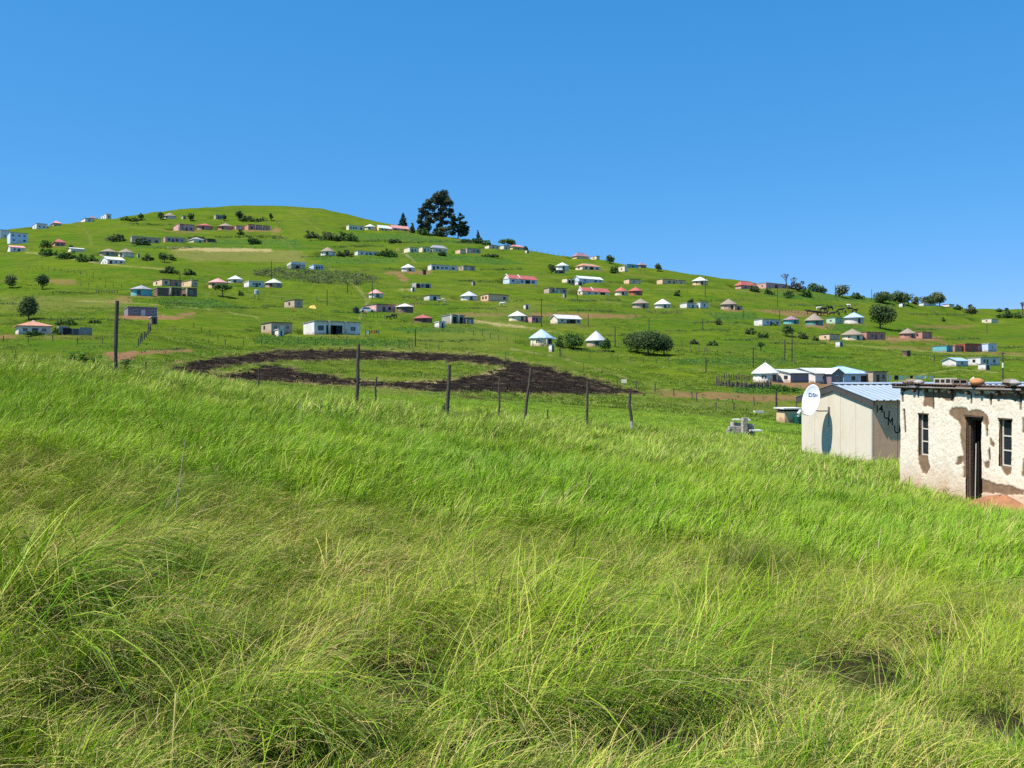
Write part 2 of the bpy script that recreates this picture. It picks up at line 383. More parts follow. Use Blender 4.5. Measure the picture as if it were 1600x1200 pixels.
# centre
F('white house with grey hip porch above the vegetable field, left of three', 631, 640, 654, 395, 386.5, 'cream', 'grey', 'd.3 w.65', th=40)
F('cream house with dark doorway, middle of three above the field', 657, 660, 673, 394.5, 386, 'cream', 'grey', 'd.3 w.7', th=34)
P('grey roofed house with two windows, right of three above the field', 673, 676, 699, 395, 387, 381.5, 'cream', 'grey', 'w.3 w.5 w.8', th=33)
F('pinkish cream cottage left of the flat grey house under the grove', 712, 719, 728, 397, 389.5, 'peach', 'rust', '', th=44)
F('flat grey house with dark openings below the right side of the grove', 728, 730, 751, 396, 387.5, 'tan', 'grey', 'd.2 w.5 w.8', th=33)
K('white hut with white cone roof beside two bare wheel tracks', 626, 650, 424.5, 418, 411.5, 'white', 'white', door=.35, soil=.8)
F('long white flat house with five dark openings, mid slope', 671, 674, 715, 423, 413.5, 'white', 'grey', 'd.1 w.25 w.42 w.58 w.85', th=31, pillars='.72')
F('tan house with two round rooms right of the long white house', 718, 724, 743, 423, 415, 'tan', 'thatch', 'e.5 d.4 w.75', th=38)
G('white and blue house with long red roof on the open mid slope', 786, 796, 840, 444, 434.5, 428.5, 'pblue', 'red', 'w.13 w.45 D.66 w.86', th=33, pillars='.3', soil=.1)
F('ruined grey house with broken front wall below the long white house', 644, 651, 674, 450.5, 442, 'grey', None, 'D.1 w.4 D.75', th=34)
F('little pale grey house with dark front above the frame house', 665, 671, 688, 470, 461.5, 'pale', 'dark', 'D.5', th=36)
K('white hut with grey metal cone roof left of the black front house', 718, 748, 470, 462.5, 454.5, 'white', 'metal', door=.3)
F('flat house with peach end and black front beside the white hut', 751, 763, 795, 471, 459.5, 'peach', 'dark', 'e.3 e.7 w.8', th=40)
K('cream hut with white cone roof left of the small pink house', 793, 824, 502, 493.5, 485.5, 'cream', 'white', door=.55, win=-.45)
F('small pink flat house right of the cream hut', 823, 831, 847, 504.5, 494, 'pink', 'mauve', 'w.2 d.5 w.85', th=36)
G('cream house with white roof, gabled porch and two posts', 864, 871, 908, 506, 497, 491.5, 'cream', 'white', 'w.2 d.45 D.65 w.9', th=32, soil=.2)
K('white walled hut with blue metal roof and side porch near the burnt field', 826, 866, 541, 528, 514, 'cream', 'blue', door=.75, win=-.35, porch=1, nf=10)
K('grey hut with tall metal cone roof between two dark bushes', 914, 948, 542, 532, 517, 'tan', 'metal', door=.0)
F('cream flat house with dark front left of the yellow house on the ridge', 758, 764, 781, 389, 383, 'cream', 'dark', 'd.4 w.75', th=38)
F('small cream block joined to the yellow house on the ridge', 782, 787, 795, 390, 383.5, 'cream', 'grey', 'd.5', th=42)
P('yellow walled house with faded pink hip roof on the ridge', 794, 801, 819, 390.5, 385, 381, 'yellow', 'pink', 'w.25 d.5 w.8', th=38)
# right middle
K('white hut with pale roof left of the red roofed cream house', 867, 890, 423, 415, 409, 'white', 'pale', door=.15)
P('cream house with salmon red roof below the skyline', 899, 910, 939, 422, 415, 410.5, 'cream', 'orange', 'e.5 w.2 D.5 w.8', th=36, soil=.3)
P('tan house with faded red roof right on the skyline', 897, 901, 920, 405, 400, 394, 'peach', 'mauve', 'd.3', th=32)
F('small cream block on the skyline beside the faded red roof', 923, 932, 937, 406, 400, 'cream', 'grey', 'e.5', th=46)
F('cream cottage below the turquoise house on the skyline', 969, 976, 981, 425, 415.5, 'cream', 'rust', 'e.5', th=46)
F('turquoise flat house on the skyline', 978, 980, 998, 419, 413, 'turq', 'grey', 'd.5', th=33)
P('mauve roofed house on the skyline right of the turquoise house', 998, 1001, 1010, 419, 416, 411.5, 'purple', 'mauve', '', th=32)
G('long white and pale blue house with white roof, right of centre', 900, 905, 942, 442, 434.5, 430.5, 'pblue', 'white', 'w.25 d.5 w.7 w.9', th=33)
F('roofless row of cream pillars left of the long pale blue house', 885, 886, 899, 442, 436, 'cream', None, 'D.3 D.7', th=33)
F('grey flat house with cream end wall and two dark windows', 853, 858, 886, 459, 450, 'tan', 'dark', 'w.25 d.55 w.85', th=31, pillars='.3')
G('cream house with red roof and arched white porch', 904, 910, 953, 461.5, 454, 448.5, 'cream', 'red', 'e.5 w.25 w.5 D.75', th=31, soil=.1)
K('cream hut with red cone roof, left of two alike', 959, 982, 462, 455, 448, 'cream', 'red', door=.15)
K('maroon walled hut with red cone roof, right of two alike', 981, 1005, 462, 454.5, 448, 'red', 'red', door=.0)
F('tan house with dark front alone on the grass below the skyline', 980, 983, 1001, 444, 436, 'peach', 'dark', 'w.4 d.7', th=32)
F('long brown house with peach end and cream pillar below the skyline', 1029, 1035, 1072, 444.5, 436, 'peach', 'dark', 'w.3 d.5 w.8', th=34, pillars='.62')
K('thatched hut with tan wall beside the timber kraal', 986, 1015, 482, 474, 466, 'tan', 'thatch', door=.25, win=-.4)
K('white hut with white cone roof behind the timber kraal', 1021, 1049, 482, 475, 466.5, 'white', 'white', door=.15)
K('peach walled hut with white cone roof below the right skyline', 1080, 1107, 446, 438.5, 431.5, 'peach', 'white', door=.05)
P('pink house with red hip roof on the right skyline', 1155, 1158, 1182, 452, 445.5, 438.5, 'pink', 'red', 'w.3 d.6', th=33)
F('long pink flat house with grey roof on the right skyline', 1182, 1197, 1230, 451.5, 442, 'pink', 'grey', 'e.6 w.15 D.5 w.85', th=38, soil=.2)
F('white flat house, left block of a joined pair', 1067, 1073, 1089, 482, 473.5, 'white', 'grey', 'w.25 d.6', th=33)
F('white flat house, right block of a joined pair', 1089, 1094, 1107, 482, 472.5, 'white', 'grey', 'w.5', th=34)
K('half ruined thatched hut with white wall and lean-to', 1124, 1152, 484, 475.5, 466.5, 'tan', 'thatch', door=.2, soil=.8)
F('lean-to shelter against the half ruined thatched hut', 1146, 1148, 1160, 485, 478, 'tan', 'thatch', 'D.5', th=33, D=3)
F('white flat house left of the bright turquoise hut', 1184, 1191, 1220, 509.5, 499, 'white', 'grey', 'w.3 d.48 w.82', th=34)
K('bright turquoise hut with pale roof behind the round tree', 1222, 1249, 507, 499.5, 493.5, 'turq', 'mauve', door=.25)
K('thatched hut with white and teal wall above the maize plot', 1256, 1287, 509, 500.5, 489.5, 'teal', 'thatch', door=.0, soil=.9)
F('small pale green house left of the hut with the blue roof panel', 1298, 1305, 1317, 506, 496.5, 'green', 'teal', 'e.5 w.7', th=42)
K('white hut with grey and blue roof beside the large dark tree', 1317, 1350, 506, 496, 487.5, 'white', 'blue', door=.2, soil=.3)
F('brown flat house with peach end left of the large thatched hut', 1287, 1296, 1312, 532, 522, 'peach', 'dark', 'e.6 w.5', th=42)
K('large thatched hut with cream wall between two brown houses', 1313, 1349, 532, 523, 513.5, 'cream', 'thatch', door=.2, soil=.2)
F('brown flat house with white end right of the large thatched hut', 1349, 1354, 1384, 531, 519, 'salmon', 'dark', 'w.3 d.5 w.8', th=34, soil=.6)
F('cream house with one door alone on the right grass slope', 1534, 1549, 1560, 505, 498, 'cream', 'grey', 'e.5', th=48)
K('tumbledown thatched hut with red brown wall on bare soil', 1404, 1431, 529, 521, 513, 'salmon', 'thatch', door=.2, soil=.9)
F('brown flat house with salmon end beside the tumbledown hut', 1431, 1441, 1457, 529.5, 518.5, 'salmon', 'dark', 'e.5 w.75', th=42, soil=.8)
F('low turquoise hut with sagging grey roof on the right slope', 1457, 1479, 1489, 550, 540, 'turq', 'mauve', 'd.5', th=50, soil=.3)
F('salmon link room between the turquoise hut and the red brown house', 1487, 1492, 1504, 549.5, 540, 'salmon', 'orange', 'w.4', th=36, soil=.3)
F('long red brown house with doors and windows on the right slope', 1504, 1508, 1543, 550, 537, 'red', 'rust', 'w.2 d.45 w.65 w.88', th=34, soil=.3)
F('grey turquoise room at the right end of the long red brown house', 1543, 1544, 1557, 549.5, 537, 'pblue', 'pale', 'w.5', th=34)
G('long white shed with pale blue roof on the lower right', 1472, 1494, 1513, 573, 565.5, 561, 'white', 'blue', 'w.5', th=40, along=1)
F('white end house with grey front and three openings on the lower right', 1519, 1532, 1563, 571, 558.5, 'white', 'grey', 'e.5 w.2 d.35 w.7', th=38)
F('dark cottage with a white wall on the far right skyline', 1475, 1483, 1491, 480, 475.5, 'white', 'dark', '', th=38)
F('low white wall house under the skyline trees at right', 1441, 1443, 1463, 478.5, 473.5, 'white', 'grey', '', th=32)
# cluster behind the shed
K('large white hut with white metal roof behind the post kraal', 1173, 1217, 597, 583.5, 567, 'white', 'white', door=.5, win=-.35, nf=14, soil=.3)
G('white gabled house with dark purple front right of the large white hut', 1217, 1235, 1264, 598, 583, 577.5, 'white', 'pale', 'e.35 e.85 w.5', th=36, soil=.9, D=7, pcol=1)
G('white house with grey cross gable and pale roof behind the shed', 1254, 1274, 1308, 600, 583.5, 575.5, 'white', 'pale', 'e.5 w.4 d.8', th=38, soil=.6, D=7, cross=1)
P('house with blue hip roof and porch posts behind the shed roof', 1300, 1318, 1362, 600.5, 584, 572.5, 'pblue', 'blue', 'e.5 w.35 D.75', th=34, soil=.6, D=8)
F('small dark flat room at the right end of the blue roofed house', 1362, 1364, 1386, 599, 581, 'tan', 'dark', 'd.35 w.75', th=32, soil=.5)
# privies
O('small white privy at the left end of the upper slope', 214, 219, 403, 397)
O('white privy on the slope right of the umbrella tree', 822, 827, 396, 391.5)
O('brown privy between the white hut and the long white house', 660, 666, 430, 422, 'brown')
O('white privy below the ruined grey house', 643, 648, 456, 450.5)
O('grey privy left of the long red roofed white house', 738, 742.5, 446.5, 440.5, 'grey')
O('white privy uphill of the cream hut near the small pink house', 820, 826, 484, 477)
O('grey privy below the grey flat house with the cream end', 881, 885, 465.5, 459, 'grey')
O('white privy in front of the long pale blue house', 902, 911, 446, 441.5)
O('dark privy below the pale roofed hut under the skyline', 870, 883, 428, 424, 'block')
O('white privy below the thatched cream hut on the right', 1311, 1317.5, 542.5, 533.5)
O('white privy under the skyline trees at right', 1409, 1414, 480, 474)
O('tall white privy in front of the grey fronted house, lower right', 1539, 1547.5, 578.5, 569.5)
O('white privy post beside the blue roofed hut near the burnt field', 861, 866, 550, 541)
O('dark privy on stilts left of the turquoise hut on the right', 1416, 1423, 557, 548, 'dbrown')

def place(s):
    """works out from the ground where the building stands and how large it is"""
    x, y, z = at(s['uC'], s['vb'], s.get('ymin', 60))
    k = y / FPX; tp = (s['uC'] - 800) / FPX; th = R(s.get('th', 30))
    h = (s['vb'] - s['vt']) * k
    s.update(k=k, h=h, rz=th)
    if s['kind'] == 'K':
        r = (s['uR'] - s['uL']) * k / 2
        s.update(R=r, r=r * 0.87, loc=(x * (y + r) / y, y + r * 0.87, z), rh=(s['vt'] - s['vp']) * k * 1.03)
        SITES.append((x * (y + r) / y, y + r, z, r + 1.0))
        if s.get('soil'): PATCH.append((x * (y + r) / y, y + r * .6, r + 2.6, s['soil'] * .75))
        return
    s['h'] = max(h, 1.6)
    W = (s['uR'] - s['uC']) * k / max(math.cos(th) - math.sin(th) * tp, .25)
    de = math.sin(th) + math.cos(th) * tp
    D = s.get('D') or (s['uC'] - s['uL']) * k / max(de, .22)
    if s['kind'] == 'O': D = W
    D = min(max(D, 2.2 if s['kind'] == 'O' or s.get('D') else 3.6), 9.0) if s['kind'] != 'O' else min(max(W, 1.2), 2.2)
    s.update(W=W, D=D, loc=(x, y, z))
    if 'vp' in s: s['rh'] = (s['vt'] - s['vp']) * k
    cx = x + W / 2 * math.cos(th) - D / 2 * math.sin(th); cy = y + W / 2 * math.sin(th) + D / 2 * math.cos(th)
    SITES.append((cx, cy, z, 0.5 * math.hypot(W, D) + 0.8))
    if s.get('soil'): PATCH.append((cx + .8, cy - 2.0, 0.5 * math.hypot(W, D) + 2.2, s['soil'] * .75))
for s in SPEC: place(s)
# ------------------------------------------------------------------ ground sheet
def poly_sd(px, py, poly):
    """signed distance (inside positive) to a polygon, in its own units"""
    P_ = np.asarray(poly, float); n = len(P_)
    d = np.full(px.shape, 1e9); ins = np.zeros(px.shape, bool)
    for i in range(n):
        a = P_[i]; b = P_[(i + 1) % n]
        e = b - a; t = np.clip(((px - a[0]) * e[0] + (py - a[1]) * e[1]) / max(e @ e, 1e-9), 0, 1)
        d = np.minimum(d, np.hypot(px - a[0] - t * e[0], py - a[1] - t * e[1]))
        c = ((a[1] > py) != (b[1] > py))
        xx = a[0] + (py - a[1]) / (b[1] - a[1] if b[1] != a[1] else 1e-9) * (b[0] - a[0])
        ins ^= c & (px < xx)
    return np.where(ins, d, -d)
Yg = np.concatenate([np.linspace(-14, 2, 17), np.geomspace(2.4, 34, 95)[0:], np.linspace(34.8, 140, 150), np.linspace(140.8, 600, 340), np.geomspace(606, 1650, 22)])
ag = np.concatenate([np.linspace(-1.25, -.66, 40)[:-1], np.linspace(-.66, .66, 700), np.linspace(.66, 1.25, 40)[1:]])
YY, AA = np.meshgrid(Yg, ag, indexing='ij')
XX = AA * (YY + 16.0)
ZZ = H(XX, YY)
for (sx, sy, sz, sr) in SITES:
    m_ = (np.abs(XX - sx) < sr + 4) & (np.abs(YY - sy) < sr + 4)
    if not m_.any(): continue
    d = np.hypot(XX[m_] - sx, YY[m_] - sy)
    wgt = 1 - sstep(sr, sr + 3.2, d)
    ZZ[m_] = ZZ[m_] * (1 - wgt) + (sz - 0.02) * wgt
# bare things painted by where they lie on the ground
YP = np.maximum(YY, 3.0)
UU = 800 + FPX * XX / YP; VV = HOR - FPX * ZZ / YP
jit = (fbm(XX / 2.2, YY / 2.2, 4) - 0.5)
jit2 = (fbm(XX / 0.9 + 31, YY / 1.1, 3) - 0.5) * 1.4
mk = {c: np.zeros(XX.shape) for c in ('soil', 'burn', 'crop', 'dry', 'sand')}
far_ok = YY > 45
def paint(ch, poly, st=1.0, feather=3.0, jag=5.0, sub=False):
    P_ = np.asarray(poly, float)
    lo = P_.min(0) - 14; hi = P_.max(0) + 14
    m_ = far_ok & (UU > lo[0]) & (UU < hi[0]) & (VV > lo[1]) & (VV < hi[1])
    if not m_.any(): return
    S = 4.0     # rows count more than columns on a slope seen edge-on
    d = poly_sd(UU[m_] / S, VV[m_], P_ / np.array([S, 1.0]))
    w_ = np.clip(0.5 + (d + jit[m_] * jag + jit2[m_] * jag * .7) / feather, 0, 1) * st
    mk[ch][m_] = np.minimum(mk[ch][m_], 1 - w_) if sub else np.maximum(mk[ch][m_], w_)
BURN_OUT = [(250, 580), (282, 569), (340, 558), (400, 551), (470, 546.5), (540, 545.5), (640, 550), (740, 553), (800, 563), (850, 573), (905, 586), (960, 601), (1004, 614.5),
            (960, 617.5), (860, 617), (760, 616), (690, 613), (620, 607), (560, 604), (480, 600), (390, 596), (310, 588)]
BURN_IN = [(322, 581), (345, 575.5), (400, 568), (440, 565), (520, 561.5), (640, 564), (715, 566), (785, 573.5), (765, 580), (740, 588), (690, 596), (610, 597), (540, 591), (490, 584),
           (462, 577), (440, 570.5), (415, 570), (392, 577), (370, 583), (335, 585)]
paint('dry', [(235, 584), (280, 566), (400, 548), (540, 542), (660, 544), (750, 549), (860, 569), (960, 597), (1015, 616), (900, 628), (700, 622), (400, 604)], .85, 4, 8)
paint('burn', BURN_OUT, 1, 1.3, 7.5)
paint('burn', BURN_IN, 1, 1.3, 9.5, sub=True)
paint('dry', [(345, 578), (420, 566), (520, 562), (640, 564), (740, 568), (765, 574), (720, 585), (610, 594), (520, 588), (450, 577), (390, 580)], .95, 3, 14, sub=True)
paint('burn', [(700, 618), (760, 619), (830, 624), (880, 628), (800, 631), (740, 626)], .7, 2, 6)
for ring in ([(300, 576), (345, 566), (430, 557), (560, 554), (680, 557), (760, 562), (800, 571)], [(800, 571), (770, 581), (720, 592), (620, 599), (520, 591), (445, 580), (405, 577), (350, 588)]):
    for a, b in zip(ring[:-1], ring[1:]):
        paint('sand', [a, (a[0], a[1] + 2.2), (b[0], b[1] + 2.2), b], .75, 1.3, 5)
# red earth and worn paths
for pl, st in (([(158, 568), (168, 551), (213, 549), (214, 563), (180, 570)], 1), ([(205, 551), (260, 546), (300, 546), (298, 549), (213, 555)], .8), ([(262, 570), (272, 563), (286, 563), (284, 568)], 1),
               ([(192, 493), (255, 493), (300, 496), (270, 499), (192, 499)], 1), ([(278, 489), (303, 489), (301, 494), (281, 494)], .9), ([(700, 488), (800, 490), (790, 494), (720, 495)], .5),
               ([(826, 489), (930, 489), (998, 494), (985, 498), (900, 497), (830, 495)], .65), ([(640, 424), (672, 424), (672, 428), (640, 428)], .8), ([(602, 424), (630, 424), (626, 429), (604, 428)], .7),
               ([(1180, 484), (1300, 487), (1290, 491), (1240, 495), (1190, 487)], .7), ([(1262, 507), (1305, 507), (1300, 510), (1262, 511)], .8), ([(1384, 527), (1470, 526), (1470, 530), (1400, 534), (1384, 531)], .9),
               ([(1380, 540), (1460, 542), (1458, 547), (1385, 545)], .45), ([(1425, 508), (1530, 508), (1500, 514), (1430, 512)], .4), ([(1040, 618), (1110, 612), (1180, 617), (1250, 618), (1250, 626), (1180, 628), (1100, 622)], .75),
               ([(1205, 597), (1300, 599), (1300, 607), (1220, 605), (1204, 601)], .95), ([(1010, 610), (1075, 612), (1075, 622), (1035, 621)], .5), ([(620, 428), (624, 427.5), (634, 439), (631, 440)], .9),
               ([(626, 428), (629, 427), (637, 438), (634.5, 439)], .9), ([(424, 355), (438, 358), (436, 363), (425, 361)], .8), ([(0, 524), (20, 523), (24, 529), (0, 530)], .8), ([(60, 436), (110, 436), (122, 444), (90, 445)], .5),
               ([(1530, 550), (1600, 551), (1600, 553), (1540, 553)], .7), ([(170, 474), (204, 472), (206, 464), (186, 463)], .5), ([(600, 476), (660, 473), (660, 476), (610, 479)], .5)):
    paint('soil', pl, st, 2.0, 4)
paint('sand', [(262, 386), (300, 387), (425, 389), (425, 393), (330, 393), (270, 390)], .9, 2, 3)
paint('sand', [(624, 452), (645, 452), (645, 454), (624, 454)], .7, 2, 3)
paint('sand', [(745, 501), (790, 506), (830, 512), (828, 514), (780, 509), (744, 503)], .8, 1.5, 3)
paint('dry', [(268, 391), (470, 391), (480, 409), (300, 408), (268, 400)], 1, 3, 4)
paint('dry', [(1000, 625), (1250, 630), (1250, 650), (1000, 650)], .5, 5, 9)
paint('dry', [(590, 545), (780, 470), (860, 475), (800, 545)], .35, 10, 9)
paint('dry', [(0, 462), (200, 465), (200, 485), (0, 488)], .6, 6, 9)
# footpaths, wheel tracks and plot edges worn into the slope
def path(pts, wd, ch, st, jag=1.5):
    for a, c in zip(pts[:-1], pts[1:]):
        dx_, dy_ = c[0] - a[0], c[1] - a[1]; q = wd / 2
        if abs(dx_) > abs(dy_) * 1.2: poly = [(a[0], a[1] - q), (c[0], c[1] - q), (c[0], c[1] + q), (a[0], a[1] + q)]
        else: poly = [(a[0] - q * 1.6, a[1]), (a[0] + q * 1.6, a[1]), (c[0] + q * 1.6, c[1]), (c[0] - q * 1.6, c[1])]
        paint(ch, poly, st, 1.0, jag)
for pts, wd, ch, st in (([(40, 394), (80, 399), (120, 405), (150, 411), (200, 416), (260, 421)], 1.6, 'sand', .6), ([(424, 362), (440, 372), (452, 384), (470, 402), (500, 415), (530, 424)], 1.3, 'dry', .9), ([(520, 424), (560, 450), (575, 470), (560, 500)], 1.1, 'sand', .5),
                        ([(620, 389), (640, 402), (650, 412)], 1.3, 'sand', .7), ([(700, 496), (760, 503), (830, 512), (880, 522)], 1.4, 'sand', .6), ([(860, 463), (930, 469), (1000, 478), (1060, 484)], 1.2, 'dry', .9), ([(640, 465), (700, 467), (790, 473)], 1.2, 'soil', .6),
                        ([(190, 353), (230, 356), (270, 362), (330, 365)], 1.2, 'dry', .9), ([(1110, 500), (1200, 516), (1290, 532), (1330, 541)], 1.1, 'dry', .9), ([(1290, 535), (1400, 545), (1500, 553), (1600, 556)], 1.2, 'sand', .4), ([(1390, 600), (1450, 583), (1500, 577), (1560, 582)], 1.3, 'sand', .5),
                        ([(120, 470), (220, 474), (330, 484), (400, 495), (410, 505)], 1.1, 'sand', .45), ([(300, 453), (330, 460), (420, 462), (520, 470)], 1.0, 'dry', .8), ([(1000, 452), (1080, 452), (1160, 455), (1220, 460)], 1.1, 'dry', .9), ([(960, 426), (1010, 432), (1080, 440)], 1.0, 'soil', .5),
                        ([(100, 345), (130, 356), (140, 368), (143, 385)], 1.2, 'dry', .9), ([(455, 330), (480, 345), (500, 360)], 1.0, 'dry', .8), ([(800, 545), (880, 560), (960, 585), (1030, 606), (1100, 625)], 1.3, 'sand', .45), ([(1210, 575), (1150, 580), (1060, 577), (980, 566)], 1.2, 'dry', .9)):
    path(pts, wd, ch, st)
CROPS = [[(490, 401), (560, 402), (620, 401), (628, 412), (540, 412), (505, 411)], [(624, 395), (700, 398), (790, 404), (816, 413), (760, 413), (690, 407), (640, 410)],
         [(520, 365), (640, 365), (690, 374), (760, 381), (700, 381), (620, 375), (525, 375)], [(1195, 457), (1260, 456), (1400, 470), (1400, 474), (1280, 470), (1200, 463)],
         [(1280, 509), (1350, 508), (1345, 517), (1300, 518)], [(1150, 605), (1200, 609), (1250, 605), (1250, 616), (1150, 615)], [(1060, 560), (1230, 560), (1230, 570), (1060, 569)],
         [(1100, 489), (1185, 488), (1180, 499), (1120, 500)], [(240, 466), (330, 467), (380, 480), (260, 484)], [(400, 524), (640, 532), (640, 543), (400, 538)], [(600, 513), (740, 512), (790, 518), (640, 520)],
         [(200, 383), (270, 384), (420, 386), (480, 384), (480, 388), (300, 387), (200, 387)], [(330, 374), (470, 374), (470, 384), (330, 382)]]
for c in CROPS: paint('crop', c, 1, 2.5, 3)
for (sx, sy, sr, st) in PATCH:
    m_ = (np.abs(XX - sx) < sr + 6) & (np.abs(YY - sy) < sr + 6)
    d = np.hypot(XX[m_] - sx, (YY[m_] - sy))
    mk['soil'][m_] = np.maximum(mk['soil'][m_], st * (1 - sstep(sr - 1.6, sr + 1.6, d + jit[m_] * 6)))
# trodden earth where the mud house stands
m_ = YY < 45
d = np.hypot((XX[m_] - 12.2), (YY[m_] - 19.0) / 1.6)
mk['soil'][m_] = np.maximum(mk['soil'][m_], .9 * (1 - sstep(.9, 2.2, d + jit[m_] * 1.5)))
V = np.stack([XX, YY, ZZ], -1).reshape(-1, 3)
nr, nc = XX.shape
ii = np.arange(nr - 1)[:, None] * nc + np.arange(nc - 1)[None, :]
FQ = np.stack([ii, ii + 1, ii + nc + 1, ii + nc], -1).reshape(-1, 4)
a1 = np.stack([mk['soil'], mk['burn'], mk['crop'], mk['dry']], -1).reshape(-1, 4)
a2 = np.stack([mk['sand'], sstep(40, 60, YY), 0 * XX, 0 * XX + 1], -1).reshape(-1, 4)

def ground_mat():
    m = bpy.data.materials.new('hill_grass'); m.use_nodes = True
    n = m.node_tree.nodes; l = m.node_tree.links; b = n['Principled BSDF']
    b.inputs['Roughness'].default_value = 0.95; b.inputs['Specular IOR Level'].default_value = 0.0
    geo = n.new('ShaderNodeNewGeometry')
    def noise(sc, det, ro, vec=(1, 1, 1)):
        mp = n.new('ShaderNodeMapping'); mp.inputs['Scale'].default_value = vec
        l.new(geo.outputs['Position'], mp.inputs['Vector'])
        t = n.new('ShaderNodeTexNoise'); t.inputs['Scale'].default_value = sc; t.inputs['Detail'].default_value = det; t.inputs['Roughness'].default_value = ro
        l.new(mp.outputs[0], t.inputs['Vector']); return t.outputs['Fac']
    def ramp(f, a, c):
        r = n.new('ShaderNodeMapRange'); r.inputs[1].default_value = a; r.inputs[2].default_value = c
        l.new(f, r.inputs[0]); return r.outputs[0]
    def mix(f, A, B):
        x = n.new('ShaderNodeMix'); x.data_type = 'RGBA'
        if isinstance(f, float): x.inputs[0].default_value = f
        else: l.new(f, x.inputs[0])
        for k_, s_ in ((6, A), (7, B)):
            if isinstance(s_, tuple): x.inputs[k_].default_value = (*s_, 1)
            else: l.new(s_, x.inputs[k_])
        return x.outputs[2]
    def mul(f, g):
        x = n.new('ShaderNodeMath'); x.operation = 'MULTIPLY'; x.use_clamp = True
        l.new(f, x.inputs[0])
        if isinstance(g, float): x.inputs[1].default_value = g
        else: l.new(g, x.inputs[1])
        return x.outputs[0]
    A1 = n.new('ShaderNodeAttribute'); A1.attribute_name = 'm1'
    A2 = n.new('ShaderNodeAttribute'); A2.attribute_name = 'm2'
    s1 = n.new('ShaderNodeSeparateColor'); l.new(A1.outputs['Color'], s1.inputs[0])
    s2 = n.new('ShaderNodeSeparateColor'); l.new(A2.outputs['Color'], s2.inputs[0])
    soil, burn, crop, dry = s1.outputs[0], s1.outputs[1], s1.outputs[2], A1.outputs['Alpha']
    sand, faron = s2.outputs[0], s2.outputs[1]
    big = ramp(noise(0.02, 5, .6, (1, 1.6, 1)), .38, .62)
    med = ramp(noise(0.11, 6, .65, (1, 2.2, 1)), .36, .66)
    streak = ramp(noise(0.22, 6, .72, (.16, 1, 3.0)), .42, .62)
    fine = ramp(noise(1.1, 6, .75, (1, 1, 1)), .34, .66)
    tiny = ramp(noise(5.0, 4, .8, (1, 1, 1)), .3, .7)
    c = mix(big, GR_A, GR_B)
    c = mix(mul(ramp(noise(.045, 5, .65, (1, 1.8, 1)), .46, .64), .85), c, (.100, .112, .028))
    c = mix(mul(med, .85), c, GR_C)
    c = mix(mul(streak, .65), c, GR_D)
    c = mix(mul(fine, .40), c, GR_E)
    c = mix(mul(tiny, .22), c, GR_F)
    c = mix(mul(crop, mul(fine, .8)), c, (.035, .105, .030))
    c = mix(mul(dry, ramp(noise(.8, 6, .8, (1, 1.5, 1)), .30, .62)), c, (.165, .155, .050))
    c = mix(mul(sand, ramp(noise(1.5, 5, .8), .25, .6)), c, (.42, .31, .16))
    c = mix(soil, c, mix(fine, (.25, .125, .07), (.19, .115, .06)))
    gap = mul(burn, ramp(noise(.55, 6, .8, (.6, 1, 1)), .53, .66))
    c = mix(burn, c, mix(mul(tiny, fine), (.011, .009, .008), (.042, .033, .028)))
    c = mix(mul(gap, .8), c, (.19, .145, .085))
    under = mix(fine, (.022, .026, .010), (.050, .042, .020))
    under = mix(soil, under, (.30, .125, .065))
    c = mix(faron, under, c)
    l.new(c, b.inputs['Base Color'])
    bp = n.new('ShaderNodeBump'); bp.inputs['Strength'].default_value = .8; bp.inputs['Distance'].default_value = 0.28
    hsum = n.new('ShaderNodeMath'); hsum.operation = 'ADD'
    l.new(noise(1.6, 6, .8), hsum.inputs[0]); l.new(mul(noise(.35, 4, .7, (.5, 1, 1)), 1.0), hsum.inputs[1])
    l.new(hsum.outputs[0], bp.inputs['Height']); l.new(bp.outputs[0], b.inputs['Normal'])
    return m
GR_A = (.046, .132, .006); GR_B = (.128, .180, .010); GR_C = (.028, .088, .008); GR_D = (.135, .158, .018); GR_E = (.022, .060, .008); GR_F = (.14, .165, .022)
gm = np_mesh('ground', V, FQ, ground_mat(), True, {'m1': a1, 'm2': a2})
ground = link('ground', gm); tag(ground, 'grassy knoll, valley and village hillside in one green sheet', None, None, 'structure')

# a quick way to read the finished ground back (levelled yards included)
def gz(x, y):
    r = np.clip(np.searchsorted(Yg, y) - 1, 0, nr - 2); f = (y - Yg[r]) / (Yg[r + 1] - Yg[r])
    a = x / (y + 16.0)
    c = np.clip(np.searchsorted(ag, a) - 1, 0, nc - 2); g = (a - ag[c]) / (ag[c + 1] - ag[c])
    return float((ZZ[r, c] * (1 - g) + ZZ[r, c + 1] * g) * (1 - f) + (ZZ[r + 1, c] * (1 - g) + ZZ[r + 1, c + 1] * g) * f)
